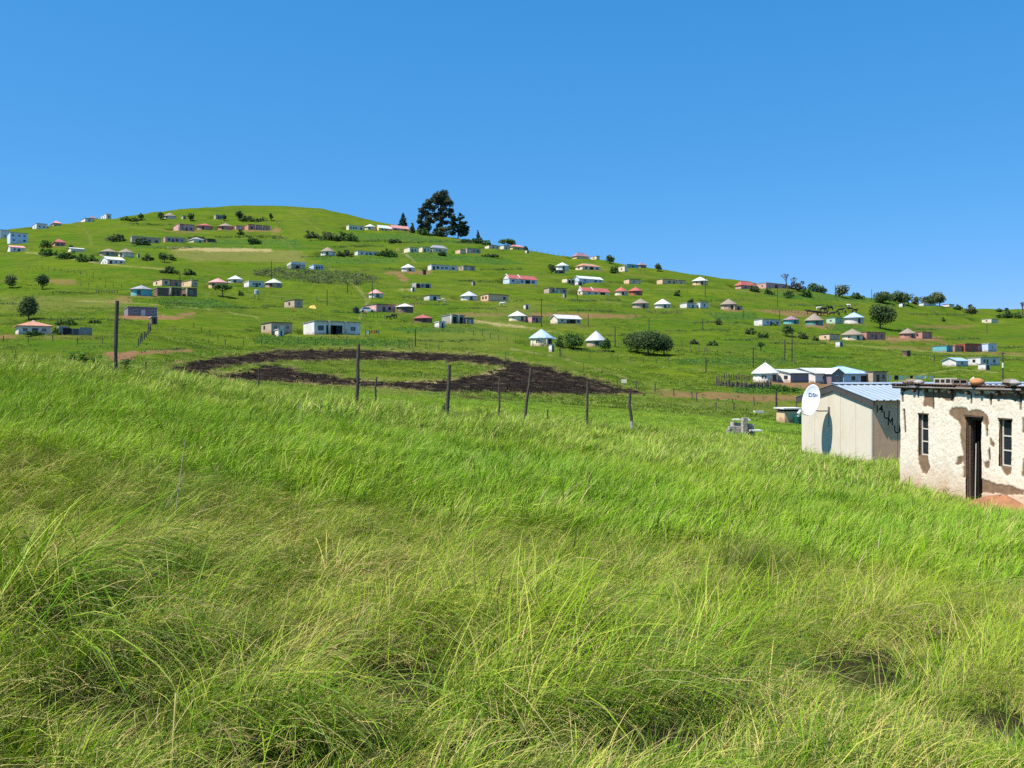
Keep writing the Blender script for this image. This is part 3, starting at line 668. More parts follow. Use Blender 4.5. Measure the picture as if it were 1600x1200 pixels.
# ------------------------------------------------------------------ building the village
def splash(m):
    """red soil splashed up the foot of a wall, and streaks below the eaves"""
    if m.get('splashed'): return m
    m['splashed'] = 1
    n = m.node_tree.nodes; l = m.node_tree.links; b_ = n['Principled BSDF']; src = b_.inputs['Base Color'].links[0].from_socket
    tc = n.new('ShaderNodeTexCoord'); sx = n.new('ShaderNodeSeparateXYZ'); l.new(tc.outputs['Object'], sx.inputs[0])
    nz = n.new('ShaderNodeTexNoise'); nz.inputs['Scale'].default_value = 1.4; nz.inputs['Detail'].default_value = 6; l.new(tc.outputs['Object'], nz.inputs['Vector'])
    ad = n.new('ShaderNodeMath'); ad.operation = 'MULTIPLY_ADD'; ad.inputs[1].default_value = -1.5; ad.inputs[2].default_value = .62; l.new(nz.outputs['Fac'], ad.inputs[0])
    su = n.new('ShaderNodeMath'); su.operation = 'ADD'; l.new(sx.outputs[2], su.inputs[0]); l.new(ad.outputs[0], su.inputs[1])
    mr = n.new('ShaderNodeMapRange'); mr.inputs[1].default_value = .05; mr.inputs[2].default_value = .55; mr.inputs[3].default_value = .65; mr.inputs[4].default_value = 0; l.new(su.outputs[0], mr.inputs[0])
    mx = n.new('ShaderNodeMix'); mx.data_type = 'RGBA'; mx.inputs[7].default_value = (.30, .16, .085, 1); l.new(mr.outputs[0], mx.inputs[0]); l.new(src, mx.inputs[6]); l.new(mx.outputs[2], b_.inputs['Base Color'])
    return m
def wall_mat(k): return splash(wall_mat0(k))
def wall_mat0(k):
    if k in ('white', 'cream', 'pblue', 'blue', 'yellow', 'peach', 'pale'):
        c = WALLC.get(k) or ROOFC[k]
        return mat('plaster_' + k, c, .85, .10, .8, .15, 20, (.35, .24, .14), .45)
    if k in ('brown', 'dbrown', 'block', 'grey', 'red', 'salmon'): return mat('raw_wall_' + k, WALLC[k], .92, .28, 1.5, .3, 12, (.30, .20, .12), .35)
    return mat('plaster_' + k, WALLC[k], .88, .16, 1.0, .2, 18, (.22, .14, .09), .35)
def roof_mat(k):
    if k == 'thatch': return mat('roof_thatch', ROOFC[k], .95, .40, 5, .7, 25)
    return mat('roof_' + k, ROOFC.get(k) or WALLC[k], .55, .2, .7, .1, 10, (.30, .18, .11) if k not in ('dark',) else None, .45)
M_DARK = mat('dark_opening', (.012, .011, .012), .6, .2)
M_GLASS = mat('window_glass', (.02, .025, .035), .12, .2, spec=.6)
M_FRAMEW = mat('window_frame_paint', (.62, .60, .56), .6, .1)
M_FRAMED = mat('window_frame_dark', (.12, .08, .06), .7, .2)
M_DOOR = [mat('door_wood', (.09, .05, .03), .6, .3), mat('door_green', (.05, .10, .07), .6, .2), mat('door_grey', (.08, .085, .10), .6, .2), mat('door_white', (.55, .54, .5), .6, .2)]
M_PRIVY = mat('privy_dark', (.05, .045, .04), .8, .2)
b = MB()   # window ring: unit square in xz, shallow in y
for q in ((-.5, -.42, -.5, .5), (.42, .5, -.5, .5), (-.42, .42, -.5, -.42), (-.42, .42, .42, .5), (-.03, .03, -.42, .42)): b.box(q[0], q[1], -.03, .05, q[2], q[3])
ME_FRAME = b.mesh('window_frame', M_FRAMEW); ME_FRAME_D = ME_FRAME.copy(); ME_FRAME_D.materials.clear(); ME_FRAME_D.materials.append(M_FRAMED)
b = MB(); b.box(-.45, .45, -.008, .05, -.45, .45); ME_PANE = b.mesh('pane', M_GLASS)
b = MB(); b.box(-.5, .5, -.05, .05, 0, 1); ME_DOOR = [b.mesh('door', m_) for m_ in M_DOOR]
b = MB(); b.box(-.5, .5, -.02, .05, 0, 1); ME_SHADE_PLATE = b.mesh('doorway_shade_plate', M_DARK)  # flat black plate on the solid wall, stands in for a shaded interior
b = MB(); b.box(-.5, .5, -.5, .5, -.15, 1); ME_POST = b.mesh('pillar', wall_mat('cream'))
def window(par, x, y, z, w_, h_, rz=0.0, dark=False):
    f = link('window', ME_FRAME_D if dark else ME_FRAME, par, (x, y, z), (0, 0, rz), (w_, 1, h_))
    link('pane', ME_PANE, f, (0, 0.005, 0))
    return f
def openings(par, s, W, D, h, rnd):
    hh = min(h, 2.75)
    for t in (s['opens'] or '').split():
        row = 0.0
        if ',' in t: t, rw = t.split(','); row = float(rw)
        k, p = t[0], float(t[1:])
        z0 = row * h if row else 0.0
        hr = hh if not row else hh * .8
        if row and row < .5: hr = min(h * .55, 2.6)
        if k == 'w':
            ww = min(1.35, max(.8, W * .13))
            window(par, p * W, -.005, z0 + hr * (.56 if not row else .12), ww, hr * .40 if not row else 1.0, 0, rnd.random() < .5)
        elif k == 'd': link('door', ME_DOOR[rnd.randrange(4)], par, (p * W, 0, z0 + .02), None, (min(.95, W * .2), 1, hr * .74))
        elif k == 'D': link('doorway_shade_plate', ME_SHADE_PLATE, par, (p * W, -.012, z0 + .02), None, (min(2.3, W * .26), 1, hr * .80))
        elif k == 'e':
            ww = min(.9, D * .22)
            window(par, -.005, (1 - p) * D, hr * .56, ww, hr * .38, R(-90), rnd.random() < .5)
CAT = dict(F=('flat_roofed_house', 'house'), G=('gabled_house', 'house'), P=('hip_roofed_house', 'house'), K=('round_hut', 'hut'), O=('privy', 'privy'))
GRP = dict(F='houses scattered over the green hillside', G='houses scattered over the green hillside', P='houses scattered over the green hillside', K='round huts on the green hillside', O='privies on the hillside')
def cone_roof(Rr, r, h, rh, n, seed, flatten=0.0):
    b = MB(); rn = random.Random(seed)
    lipz = -0.12 * rh * 0.3
    prof = [(Rr, h - .05), (Rr * 1.0, h + .06), (Rr * .66, h + rh * .40), (Rr * .33, h + rh * .72), (.07, h + rh), (.02, h + rh + .16)]
    b.lathe(prof, n); return b
def build(s):
    rnd = random.Random(s['label'])
    nm, cat = CAT[s['kind']]
    t = thing(nm, s['label'], cat, s['loc'], s['rz'] if s['kind'] != 'K' else 0, GRP[s['kind']])
    wm = wall_mat(s['wall'])
    if s['kind'] == 'K':
        r, h, Rr = s['r'], s['h'], s['R']
        n = s.get('nf', 22)
        b = MB(); b.lathe([(r * 1.03, -.9), (r * 1.03, .18), (r, .2), (r * .985, h)], 26); b.build('wall', wm, t, True if 0 else False)
        rh = s['rh']
        b = cone_roof(Rr, r, h, rh, n if s['roof'] != 'thatch' else 26, s['label'])
        b.build('roof', roof_mat(s['roof'] if not s.get('thatchy') else 'thatch'), t, smooth=False)
        ph = math.radians(-90) + (s.get('door', 0)) * 1.1
        link('door', ME_DOOR[rnd.randrange(3)], t, (r * .992 * math.cos(ph), r * .992 * math.sin(ph), .02), (0, 0, ph + R(90)), (.95, 1, min(h * .82, 2.1)))
        pw = R(-90) + s.get('win', rnd.choice((-.55, -.6, .75))) * 1.1
        if abs(pw - ph) < .4: pw = ph + .75
        window(t, r * .985 * math.cos(pw), r * .985 * math.sin(pw), h * .58, .8, min(1.0, h * .36), pw + R(90), rnd.random() < .5)
        b = MB(); b.lathe([(.14, h + rh - .12), (.16, h + rh + .02), (.06, h + rh + .12), (.02, h + rh + .42)], 10); b.build('finial', roof_mat('grey' if s['roof'] not in ('thatch',) else 'thatch'), t)
        if s.get('porch'):
            b = MB(); b.hexa([(r * .35, -Rr * 1.02, h - .18), (Rr * 1.5, -Rr * .75, h - .25), (Rr * 1.5, r * .3, h - .2), (r * .6, r * .3, h + .35), (r * .35, -Rr * 1.02, h - .10), (Rr * 1.5, -Rr * .75, h - .17), (Rr * 1.5, r * .3, h - .12), (r * .6, r * .3, h + .43)])
            b.build('porch_roof', roof_mat(s['roof']), t)
            for px, py in ((r * .42, -Rr * .98), (Rr * 1.42, -Rr * .70)): link('pillar', ME_POST, t, (px, py, 0), None, (.28, .28, h - .28))
        return t
    W, D, h = s['W'], s['D'], s['h']
    if s['kind'] == 'O':
        b = MB(); b.box(0, W, 0, D, -.5, h); b.build('wall', wm, t)
        b = MB(); b.hexa([(-.12, -.15, h + .05), (W + .12, -.15, h + .05), (W + .12, D + .1, h - .08), (-.12, D + .1, h - .08), (-.12, -.15, h + .11), (W + .12, -.15, h + .11), (W + .12, D + .1, h - .02), (-.12, D + .1, h - .02)]); b.build('roof', roof_mat('grey'), t)
        link('door', ME_DOOR[0], t, (W * .5, 0, 0), None, (W * .55, 1, h * .85))
        return t
    if s['kind'] in ('F',):
        if s['roof'] is None:    # roofless shell: four walls of uneven height, open above
            b = MB(); q = .22
            top = lambda a: h * (a if rnd.random() < .7 else a * .8)
            for x0, x1 in ((0, W * .33), (W * .33, W * .62), (W * .62, W)): b.box(x0, x1, 0, q, -.8, h * rnd.choice((1, .94, .78)))
            for x0, x1 in ((0, W * .5), (W * .5, W)): b.box(x0, x1, D - q, D, -.8, h * rnd.choice((1.1, 1.0, .85)))
            b.box(0, q, q, D - q, -.8, h * 1.03); b.box(W - q, W, q, D - q, -.8, h * .9)
            b.build('wall', wm, t)
        else:
            b = MB(); b.hexa([(0, 0, -1.0), (W, 0, -1.0), (W, D, -.6), (0, D, -.6), (0, 0, h), (W, 0, h), (W, D, h * .93), (0, D, h * .93)]); b.build('wall', wm, t)
            o_, th_ = .26, s.get('roofh', .13)
            zf = h + .004
            b = MB(); n_ = 1
            b.hexa([(-o_ * .5, -o_ * 1.5, zf + .02), (W + o_ * .5, -o_ * 1.5, zf + .02), (W + o_ * .5, D + o_, zf - .09 * h), (-o_ * .5, D + o_, zf - .09 * h),
                    (-o_ * .5, -o_ * 1.5, zf + .02 + th_), (W + o_ * .5, -o_ * 1.5, zf + .02 + th_), (W + o_ * .5, D + o_, zf - .09 * h + th_), (-o_ * .5, D + o_, zf - .09 * h + th_)])
            b.build('roof', roof_mat(s['roof']), t)
            if W > 6 and rnd.random() < .6:     # stones and bits of timber hold the sheets down
                b = MB()
                for _ in range(rnd.randrange(3, 7)):
                    x = rnd.uniform(.3, W - .3); y = rnd.uniform(-.1, .8); c = rnd.uniform(.12, .25)
                    b.hexa([(x - c, y - c, h + .1), (x + c, y - c * .8, h + .1), (x + c * .8, y + c, h + .08), (x - c * .7, y + c, h + .08), (x - c * .6, y - c * .6, h + .35), (x + c * .7, y - c * .4, h + .32), (x + c * .5, y + c * .6, h + .3), (x - c * .4, y + c * .5, h + .32)])
                b.build('roof_stones', mat('roof_stone', (.22, .18, .14), .9, .3), t)['kind'] = 'stuff'
    elif s['kind'] == 'G':
        rh = s['rh']; o_ = .3
        if s.get('along'):    # ridge runs from the near long side back
            pass
        b = MB(); b.prism_x([(0, -1.0), (D, -.6), (D, h), (D * .5, h + rh), (0, h)], 0, W); b.build('wall', wm, t)
        def slope(y0, z0, y1, z1):
            dz = .09; b.hexa([(-o_, y0, z0), (W + o_, y0, z0), (W + o_, y1, z1), (-o_, y1, z1), (-o_, y0, z0 + dz), (W + o_, y0, z0 + dz), (W + o_, y1, z1 + dz), (-o_, y1, z1 + dz)])
        g = rh / (D * .5)
        b = MB(); slope(-o_ * 1.2, h - g * o_ * 1.2 + .01, D * .5 - .005, h + rh + .01); b.build('roof', roof_mat(s['roof']), t)
        b = MB(); slope(D * .5 + .005, h + rh + .01, D + o_ * 1.2, h - g * o_ * 1.2 + .01); b.build('roof', roof_mat(s['roof']), t)
        if s['roof'] in ('red',):
            for fx in (.0, .42):    # white parapet walls that step through the roof
                b = MB(); b.prism_x([(-.25, h - .2), (D + .2, h - .2), (D * .5, h + rh + .45)], W * fx - .15, W * fx + .1); b.build('parapet', wall_mat('white'), t)
        if s.get('cross'):
            x0, x1 = W * .42, W * .98
            b = MB(); b.prism([(x0, -1), (x1, -1), (x1, h), ((x0 + x1) / 2, h + rh * .95), (x0, h)], -1.6, -.001); b.build('cross_gable', wall_mat('purple'), t)
            b = MB()
            for sa, sb in ((x0 - .3, (x0 + x1) / 2 - .003), (x1 + .3, (x0 + x1) / 2 + .003)):
                za = h - .3 * rh / ((x1 - x0) / 2); zb = h + rh * .95
                pts = [(sa, za), (sb, zb), (sb, zb + .1), (sa, za + .1)]
                b.prism(pts if sa < sb else pts[::-1], -1.9, D * .45)
            b.build('cross_roof', roof_mat(s['roof']), t)
            window(t, (x0 + x1) / 2, -1.605, h * .55, 1.1, 1.1)
        if s.get('pcol'):
            b = MB(); b.box(.02, W - .05, -.06, -.003, -.6, h - .1); b.build('front_panel', wall_mat('purple'), t)
    elif s['kind'] == 'P':
        rh = s['rh']; o_ = .4
        b = MB(); b.hexa([(0, 0, -1.0), (W, 0, -1.0), (W, D, -.6), (0, D, -.6), (0, 0, h), (W, 0, h), (W, D, h), (0, D, h)]); b.build('wall', wm, t)
        b = MB(); i = min(W, D) * .46
        yr = D * .5
        v = [(-o_, -o_, h - .06), (W + o_, -o_, h - .06), (W + o_, D + o_, h - .06), (-o_, D + o_, h - .06), (-o_, -o_, h + .05), (W + o_, -o_, h + .05), (W + o_, D + o_, h + .05), (-o_, D + o_, h + .05), (i, yr, h + rh), (max(W - i, i + .1), yr, h + rh)]
        b.v = v; b.f = [(0, 3, 2, 1), (0, 1, 5, 4), (1, 2, 6, 5), (2, 3, 7, 6), (3, 0, 4, 7), (4, 5, 9, 8), (5, 6, 9), (6, 7, 8, 9), (7, 4, 8)]
        b.build('roof', roof_mat(s['roof']), t)
        b = MB(); b.tube([(i, yr, h + rh + .03), (max(W - i, i + .1), yr, h + rh + .03)], .09, 6); b.build('ridge_cap', roof_mat('white' if s['roof'] == 'orange' else s['roof']), t)
    openings(t, s, W, D, h, rnd)
    if s.get('pcol'): pass
    for p in (s.get('pillars') or '').split():
        link('pillar', ME_POST, t, (float(p) * W + .15, -.22, 0), None, (.42, .42, h + .22))
    if s.get('porch'):
        b = MB(); b.box(0, W * .38, -1.5, -.2, h * .92, h * .92 + .12); b.build('porch_roof', roof_mat(s['roof']), t)
        for px in (.1, W * .36): link('pillar', ME_POST, t, (px, -1.4, 0), None, (.25, .25, h * .92))
    if s['label'].startswith(('little store', 'dark privy on stilts')): pass
    return t
for s in SPEC: build(s)
# ------------------------------------------------------------------ trees, bushes
def leaf_mat(name, dark, light, trans=.25):
    m = bpy.data.materials.new(name); m.use_nodes = True
    n = m.node_tree.nodes; l = m.node_tree.links
    n.remove(n['Principled BSDF'])
    at_ = n.new('ShaderNodeAttribute'); at_.attribute_name = 'tone'
    sp = n.new('ShaderNodeSeparateColor'); l.new(at_.outputs['Color'], sp.inputs[0])
    mx = n.new('ShaderNodeMix'); mx.data_type = 'RGBA'; mx.inputs[6].default_value = (*dark, 1); mx.inputs[7].default_value = (*light, 1)
    l.new(sp.outputs[0], mx.inputs[0])
    d = n.new('ShaderNodeBsdfDiffuse'); t = n.new('ShaderNodeBsdfTranslucent'); g = n.new('ShaderNodeMixShader'); g.inputs[0].default_value = trans
    l.new(mx.outputs[2], d.inputs[0]); l.new(mx.outputs[2], t.inputs[0]); l.new(d.outputs[0], g.inputs[1]); l.new(t.outputs[0], g.inputs[2])
    l.new(g.outputs[0], n['Material Output'].inputs[0])
    return m
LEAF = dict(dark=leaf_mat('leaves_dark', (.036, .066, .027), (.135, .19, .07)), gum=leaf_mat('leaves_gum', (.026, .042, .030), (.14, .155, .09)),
            mid=leaf_mat('leaves_mid', (.042, .088, .026), (.13, .215, .06)), olive=leaf_mat('leaves_olive', (.055, .082, .036), (.19, .215, .095)),
            conifer=leaf_mat('leaves_conifer', (.014, .040, .024), (.065, .11, .055)), brown=leaf_mat('leaves_brown', (.05, .045, .03), (.13, .115, .07)),
            lush=leaf_mat('leaves_lush', (.04, .11, .02), (.13, .27, .05), .35))
M_BARK = mat('bark', (.075, .055, .042), .95, .3, 6, .6, 14)
M_BARKP = mat('bark_pale', (.26, .22, .19), .9, .3, 6, .4, 10)
def leaves(lobes, n, size, seed, flat=.5):
    """many small faces spread through a set of ellipsoids: (cx,cy,cz,rx,ry,rz)"""
    g = np.random.default_rng(seed)
    L = np.array(lobes, float)
    wts = (L[:, 3] * L[:, 4] * L[:, 5]) ** (2 / 3); wts /= wts.sum()
    k = g.choice(len(L), n, p=wts)
    d = g.normal(size=(n, 3)); d /= np.linalg.norm(d, axis=1, keepdims=True)
    r = 1 - .5 * g.random(n) ** 1.6
    jag = 1 + .28 * (vnoise(d[:, 0] * 2.3 + k * 3.7 + 20, d[:, 2] * 2.3 + d[:, 1] * 1.7 + 30) - .5)
    c = L[k, :3] + d * L[k, 3:] * (r * jag)[:, None]
    nrm = d * .6 + g.normal(size=(n, 3)) * .55 + np.array([0, 0, .35]); nrm /= np.linalg.norm(nrm, axis=1, keepdims=True)
    a = np.cross(nrm, g.normal(size=(n, 3))); a /= np.linalg.norm(a, axis=1, keepdims=True)
    bb = np.cross(nrm, a)
    s = size * (.55 + .9 * g.random(n))[:, None]
    el = (.55 + .5 * g.random(n))[:, None]
    V = np.stack([c - a * s, c + bb * s * el * .8, c + a * s, c - bb * s * el], 1).reshape(-1, 3)
    Fq = np.arange(4 * n).reshape(n, 4)
    lobe_t = g.random(len(L))
    tone = np.clip(.5 * lobe_t[k] + .6 * g.random(n) - .05, 0, 1)
    tn = np.repeat(tone, 4)
    return V, Fq, np.stack([tn, tn, tn, np.ones_like(tn)], 1)
TREE_NAME = {}
def tree(label, uL, uR, vt, vb, kind='round', leaf='mid', name='tree', cat='tree', group=None, ymin=60, dens=1.0, lobes=None, trunk=.3, dy=0.0, bark=None, sz=2.3, seed=None):
    u = (uL + uR) / 2
    x, y, z = at(u, vb, ymin)
    y += dy; x = (u - 800) / FPX * y
    z = float(H(np.array([x]), np.array([y]))[0]) if not dy else -(vb - HOR) / FPX * y
    z = gz(x, y) if y < 1500 and not dy else z
    k = y / FPX; W = (uR - uL) * k; h = (vb - vt) * k
    sd_ = seed if seed is not None else abs(hash_(label)) % 100000
    rn = random.Random(sd_)
    t = thing(name, label, cat, (x, y, z), rn.uniform(0, .6) if lobes is None else 0, group)
    L = []
    if lobes is not None: L = [(a * W, rn.uniform(-.12, .12) * W, c * h, rw * W, rw * W * .8, rh * h) for a, c, rw, rh in lobes]
    elif kind == 'bush':
        nl = int(max(6, min(14, 2.6 * W / max(h, .1) + 4)))
        for i in range(nl):
            f = (i + .5) / nl - .5 + rn.uniform(-.06, .06); ed = 1 - (2 * f) ** 2
            rz_ = h * rn.uniform(.26, .44) * (.55 + .45 * ed); rx_ = max(W / nl * rn.uniform(.9, 1.5), h * .28)
            L.append((f * (W - rx_), rn.uniform(-.25, .25) * h, rz_ * rn.uniform(.8, 1.25), rx_, rx_ * .9, rz_))
            if rn.random() < .5 * ed: L.append((f * W * .8, 0, h * rn.uniform(.58, .8), h * .2, h * .2, h * .2))
    elif kind in ('round',):
        base = .04 if kind == 'bush' else .14
        nl = 11 if W * h / k / k > 250 else 8
        for i in range(nl):
            a = rn.uniform(0, 6.28); q = rn.random() ** .5 * .31
            zz = base + (1 - base) * rn.uniform(.25, .72)
            rr = rn.uniform(.19, .28)
            L.append((q * math.cos(a) * W, q * math.sin(a) * W, zz * h, rr * W, rr * W, min(rr * W, (1 - base) * h * .34)))
        L.append((rn.uniform(-.1, .1) * W, 0, (1 - (1 - base) * .3) * h, .22 * W, .22 * W, (1 - base) * .29 * h))
        L.append((0, 0, (base + (1 - base) * .42) * h, .33 * W, .33 * W, (1 - base) * .36 * h))
    elif kind == 'spread':
        for i in range(11):
            a = rn.uniform(0, 6.28); q = rn.random() ** .5 * .38
            zz = .80 - .75 * q * q + rn.uniform(-.08, .06)
            L.append((q * math.cos(a) * W, q * math.sin(a) * W, zz * h, .15 * W, .15 * W, .14 * h))
        L.append((0, 0, .84 * h, .24 * W, .24 * W, .15 * h))
    elif kind == 'conifer':
        for i in range(6):
            f = i / 5; L.append((rn.uniform(-.05, .05) * W, 0, (.16 + .72 * f) * h, (.46 - .34 * f) * W, (.46 - .34 * f) * W, .13 * h))
        L.append((0, 0, .95 * h, .07 * W, .07 * W, .07 * h))
    if lobes is not None:      # break the big masses into many uneven sprays
        L2 = []
        for q in L:
            for _ in range(5):
                a = rn.uniform(0, 6.28); e_ = rn.uniform(-1, 1); f = rn.uniform(.35, .75)
                s_ = rn.uniform(.45, .75)
                L2.append((q[0] + q[3] * f * math.cos(a), q[1] + q[4] * f * math.sin(a), q[2] + q[5] * f * e_, q[3] * s_, q[4] * s_, q[5] * s_ * 1.35))
        L = L2
    bm_ = bark or M_BARK
    tr = MB(); r0 = max(.018 * h, W * .022, .6 * k)
    if kind == 'bare':
        def limb(p, d, ln, r, dep):
            q = p + d * ln; mid_ = p + d * ln * .5 + Vector((rn.uniform(-.1, .1), rn.uniform(-.1, .1), 0)) * ln
            tr.tube([p, mid_, q], [r, r * .8, r * .55], 5)
            if dep:
                for _ in range(3): limb(q, (d + Vector((rn.uniform(-.7, .7), rn.uniform(-.6, .6), rn.uniform(-.1, .5)))).normalized(), ln * .68, r * .6, dep - 1)
        for _ in range(2): limb(Vector((rn.uniform(-.1, .1) * W, 0, -.3)), Vector((rn.uniform(-.35, .35), rn.uniform(-.2, .2), 1)).normalized(), h * .42, max(r0, .8 * k), 3)
        tr.build('trunk', bm_, t)
        return t
    cz = sum(q[2] for q in L) / len(L)
    if kind != 'bush' or trunk > .3:
        top = Vector((0, 0, cz))
        tr.tube([(0, 0, -.6), (rn.uniform(-.02, .02) * W, 0, cz * .35), (rn.uniform(-.03, .03) * W, 0, cz * .8), top], [r0 * 1.5, r0 * 1.1, r0 * .85, r0 * .5], 7)
        for q in sorted(L, key=lambda q: -q[3])[:7]:
            s0 = Vector((0, 0, cz * rn.uniform(.35, .65)))
            e0 = Vector(q[:3]); tr.tube([s0, s0.lerp(e0, .5) + Vector((0, 0, -.04 * h)), e0], [r0 * .6, r0 * .45, r0 * .2], 5)
        tr.build('trunk', bm_, t)
    else:
        for i in range(3):
            e0 = Vector(L[i][:3]); tr.tube([(rn.uniform(-.1, .1) * W, 0, -.3), e0 * .6, e0], [r0 * .7, r0 * .5, r0 * .2], 5)
        tr.build('trunk', bm_, t)
    area = (uR - uL) * (vb - vt)
    n = int(min(9000, max(170, area * 1.6 * dens)))
    V, Fq, tn = leaves(L, n, sz * k * .52, sd_)
    link('crown', np_mesh('crown', V, Fq, LEAF[leaf], False, {'tone': tn}), t)
    return t
def hash_(s):
    h_ = 2166136261
    for c in s: h_ = ((h_ ^ ord(c)) * 16777619) & 0xffffffff
    return h_
GT = 'trees dotted over the hillside'; GB = 'bushes dotted over the hillside'
def bush(label, uL, uR, vt, vb, leaf='mid', **k): return tree(label, uL, uR, vt, vb, 'bush', leaf, 'bush', 'bush', GB, **k)
# the tall grove on the ridge
gum_main = [(.02, .93, .20, .07), (-.10, .86, .20, .07), (.14, .84, .20, .08), (.22, .74, .16, .07), (-.16, .74, .19, .07), (.05, .72, .2, .08), (-.24, .62, .17, .06), (.0, .58, .17, .07),
            (.28, .56, .13, .06), (.20, .46, .18, .06), (-.2, .47, .19, .06), (-.02, .42, .13, .06), (.33, .40, .1, .05), (.12, .31, .14, .05), (-.26, .33, .12, .05), (-.08, .23, .13, .05), (.2, .15, .18, .06), (-.05, .1, .16, .06)]
tree('tallest gum tree of the ridge grove, dark and open crowned', 664, 714, 297, 368, 'gum', 'gum', 'gum_tree', group='tall trees of the ridge grove', lobes=gum_main, ymin=300, sz=2.2, dens=2.0)
gum_left = [(.22, .92, .2, .07), (.05, .8, .22, .08), (.3, .72, .18, .07), (-.1, .66, .2, .07), (.12, .56, .22, .08), (-.25, .5, .18, .08), (.2, .42, .2, .07), (-.3, .34, .17, .07), (.02, .3, .24, .1), (-.2, .18, .2, .1), (.12, .14, .25, .12)]
tree('slanting left flank tree of the ridge grove', 649, 680, 308, 366, 'gum', 'gum', 'gum_tree', group='tall trees of the ridge grove', lobes=gum_left, ymin=300, sz=2.2, dens=1.7)
cyp = [(.12, .95, .08, .06), (-.16, .86, .17, .07), (.14, .82, .13, .06), (-.02, .74, .24, .07), (.2, .64, .2, .06), (-.25, .62, .2, .08), (.0, .52, .26, .08), (.3, .47, .18, .07), (-.3, .4, .2, .08), (.34, .36, .16, .08), (.05, .34, .25, .1), (-.28, .22, .2, .09), (.22, .2, .22, .1)]
tree('broad layered cypress at the right end of the ridge grove', 697, 734, 334, 373, 'gum', 'conifer', 'cypress_tree', group='tall trees of the ridge grove', lobes=cyp, ymin=300, sz=2.2, dens=1.7)
tree('lone dark conifer behind the pink roof on the ridge', 621, 639, 331, 353, 'conifer', 'conifer', 'conifer', group=GT, ymin=300)
tree('small dark conifer left of the ridge grove', 639, 650, 348, 364, 'conifer', 'conifer', 'conifer', group=GT, ymin=300)
tree('slim young conifer right of the ridge grove', 742, 752, 358, 376, 'conifer', 'conifer', 'conifer', group=GT, ymin=300)
tree('umbrella shaped acacia on the ridge above the yellow house', 777, 811, 364, 384, 'spread', 'mid', 'acacia_tree', group=GT, ymin=300, dens=.8)
for a in (('long low hedge on the ridge between grove and young conifer', 718, 762, 370, 379, 'dark'), ('scrubby bush at the end of the ridge hedge', 752, 768, 375, 383, 'mid'),
          ('low bush under the left flank of the grove', 652, 672, 354, 367, 'mid'), ('grey green bush at the foot of the tallest gum tree', 676, 700, 352, 369, 'olive'),
          ('dark bush right of the pale roofed hut on the ridge', 818, 826, 384, 391, 'dark')):
    bush(*a, ymin=300)
# left side
for a in (('small round tree on the left slope, nearer the edge of the two', 5, 26, 428, 451, 'olive'), ('small round tree on the left slope with a clear trunk and shadow', 54, 79, 427, 452, 'dark'),
          ('large round dark tree behind the orange roofed white house', 23, 65, 463, 501, 'dark'), ('pair of dark trees in one clump on the middle left slope', 248, 266, 394, 410, 'dark')):
    tree(a[0], *a[1:5], 'round', a[5], group=GT)
for a in (('small tree standing up from the left skyline', 215, 225, 332, 344, 'mid'), ('thin grey tree left of the white thatched hut on the skyline', 245, 257, 330, 343, 'olive'),
          ('dark tree in front of the grey cottage below the hilltop', 290, 305, 334, 345, 'dark'), ('dark round tree below the hilltop with a clear trunk', 366, 381, 328, 345, 'dark'),
          ('dark tree at the right end of the hedge below the hilltop', 346, 354, 334, 345, 'dark'), ('tall thin tree by the fence line under the hilltop', 420, 427, 332, 345, 'dark')):
    tree(a[0], *a[1:5], 'round', a[5], group=GT, ymin=300)
tree('spreading flat topped tree in front of the striped roof hut', 332, 364, 443, 464, 'spread', 'mid', 'acacia_tree', group=GT, dens=1.0)
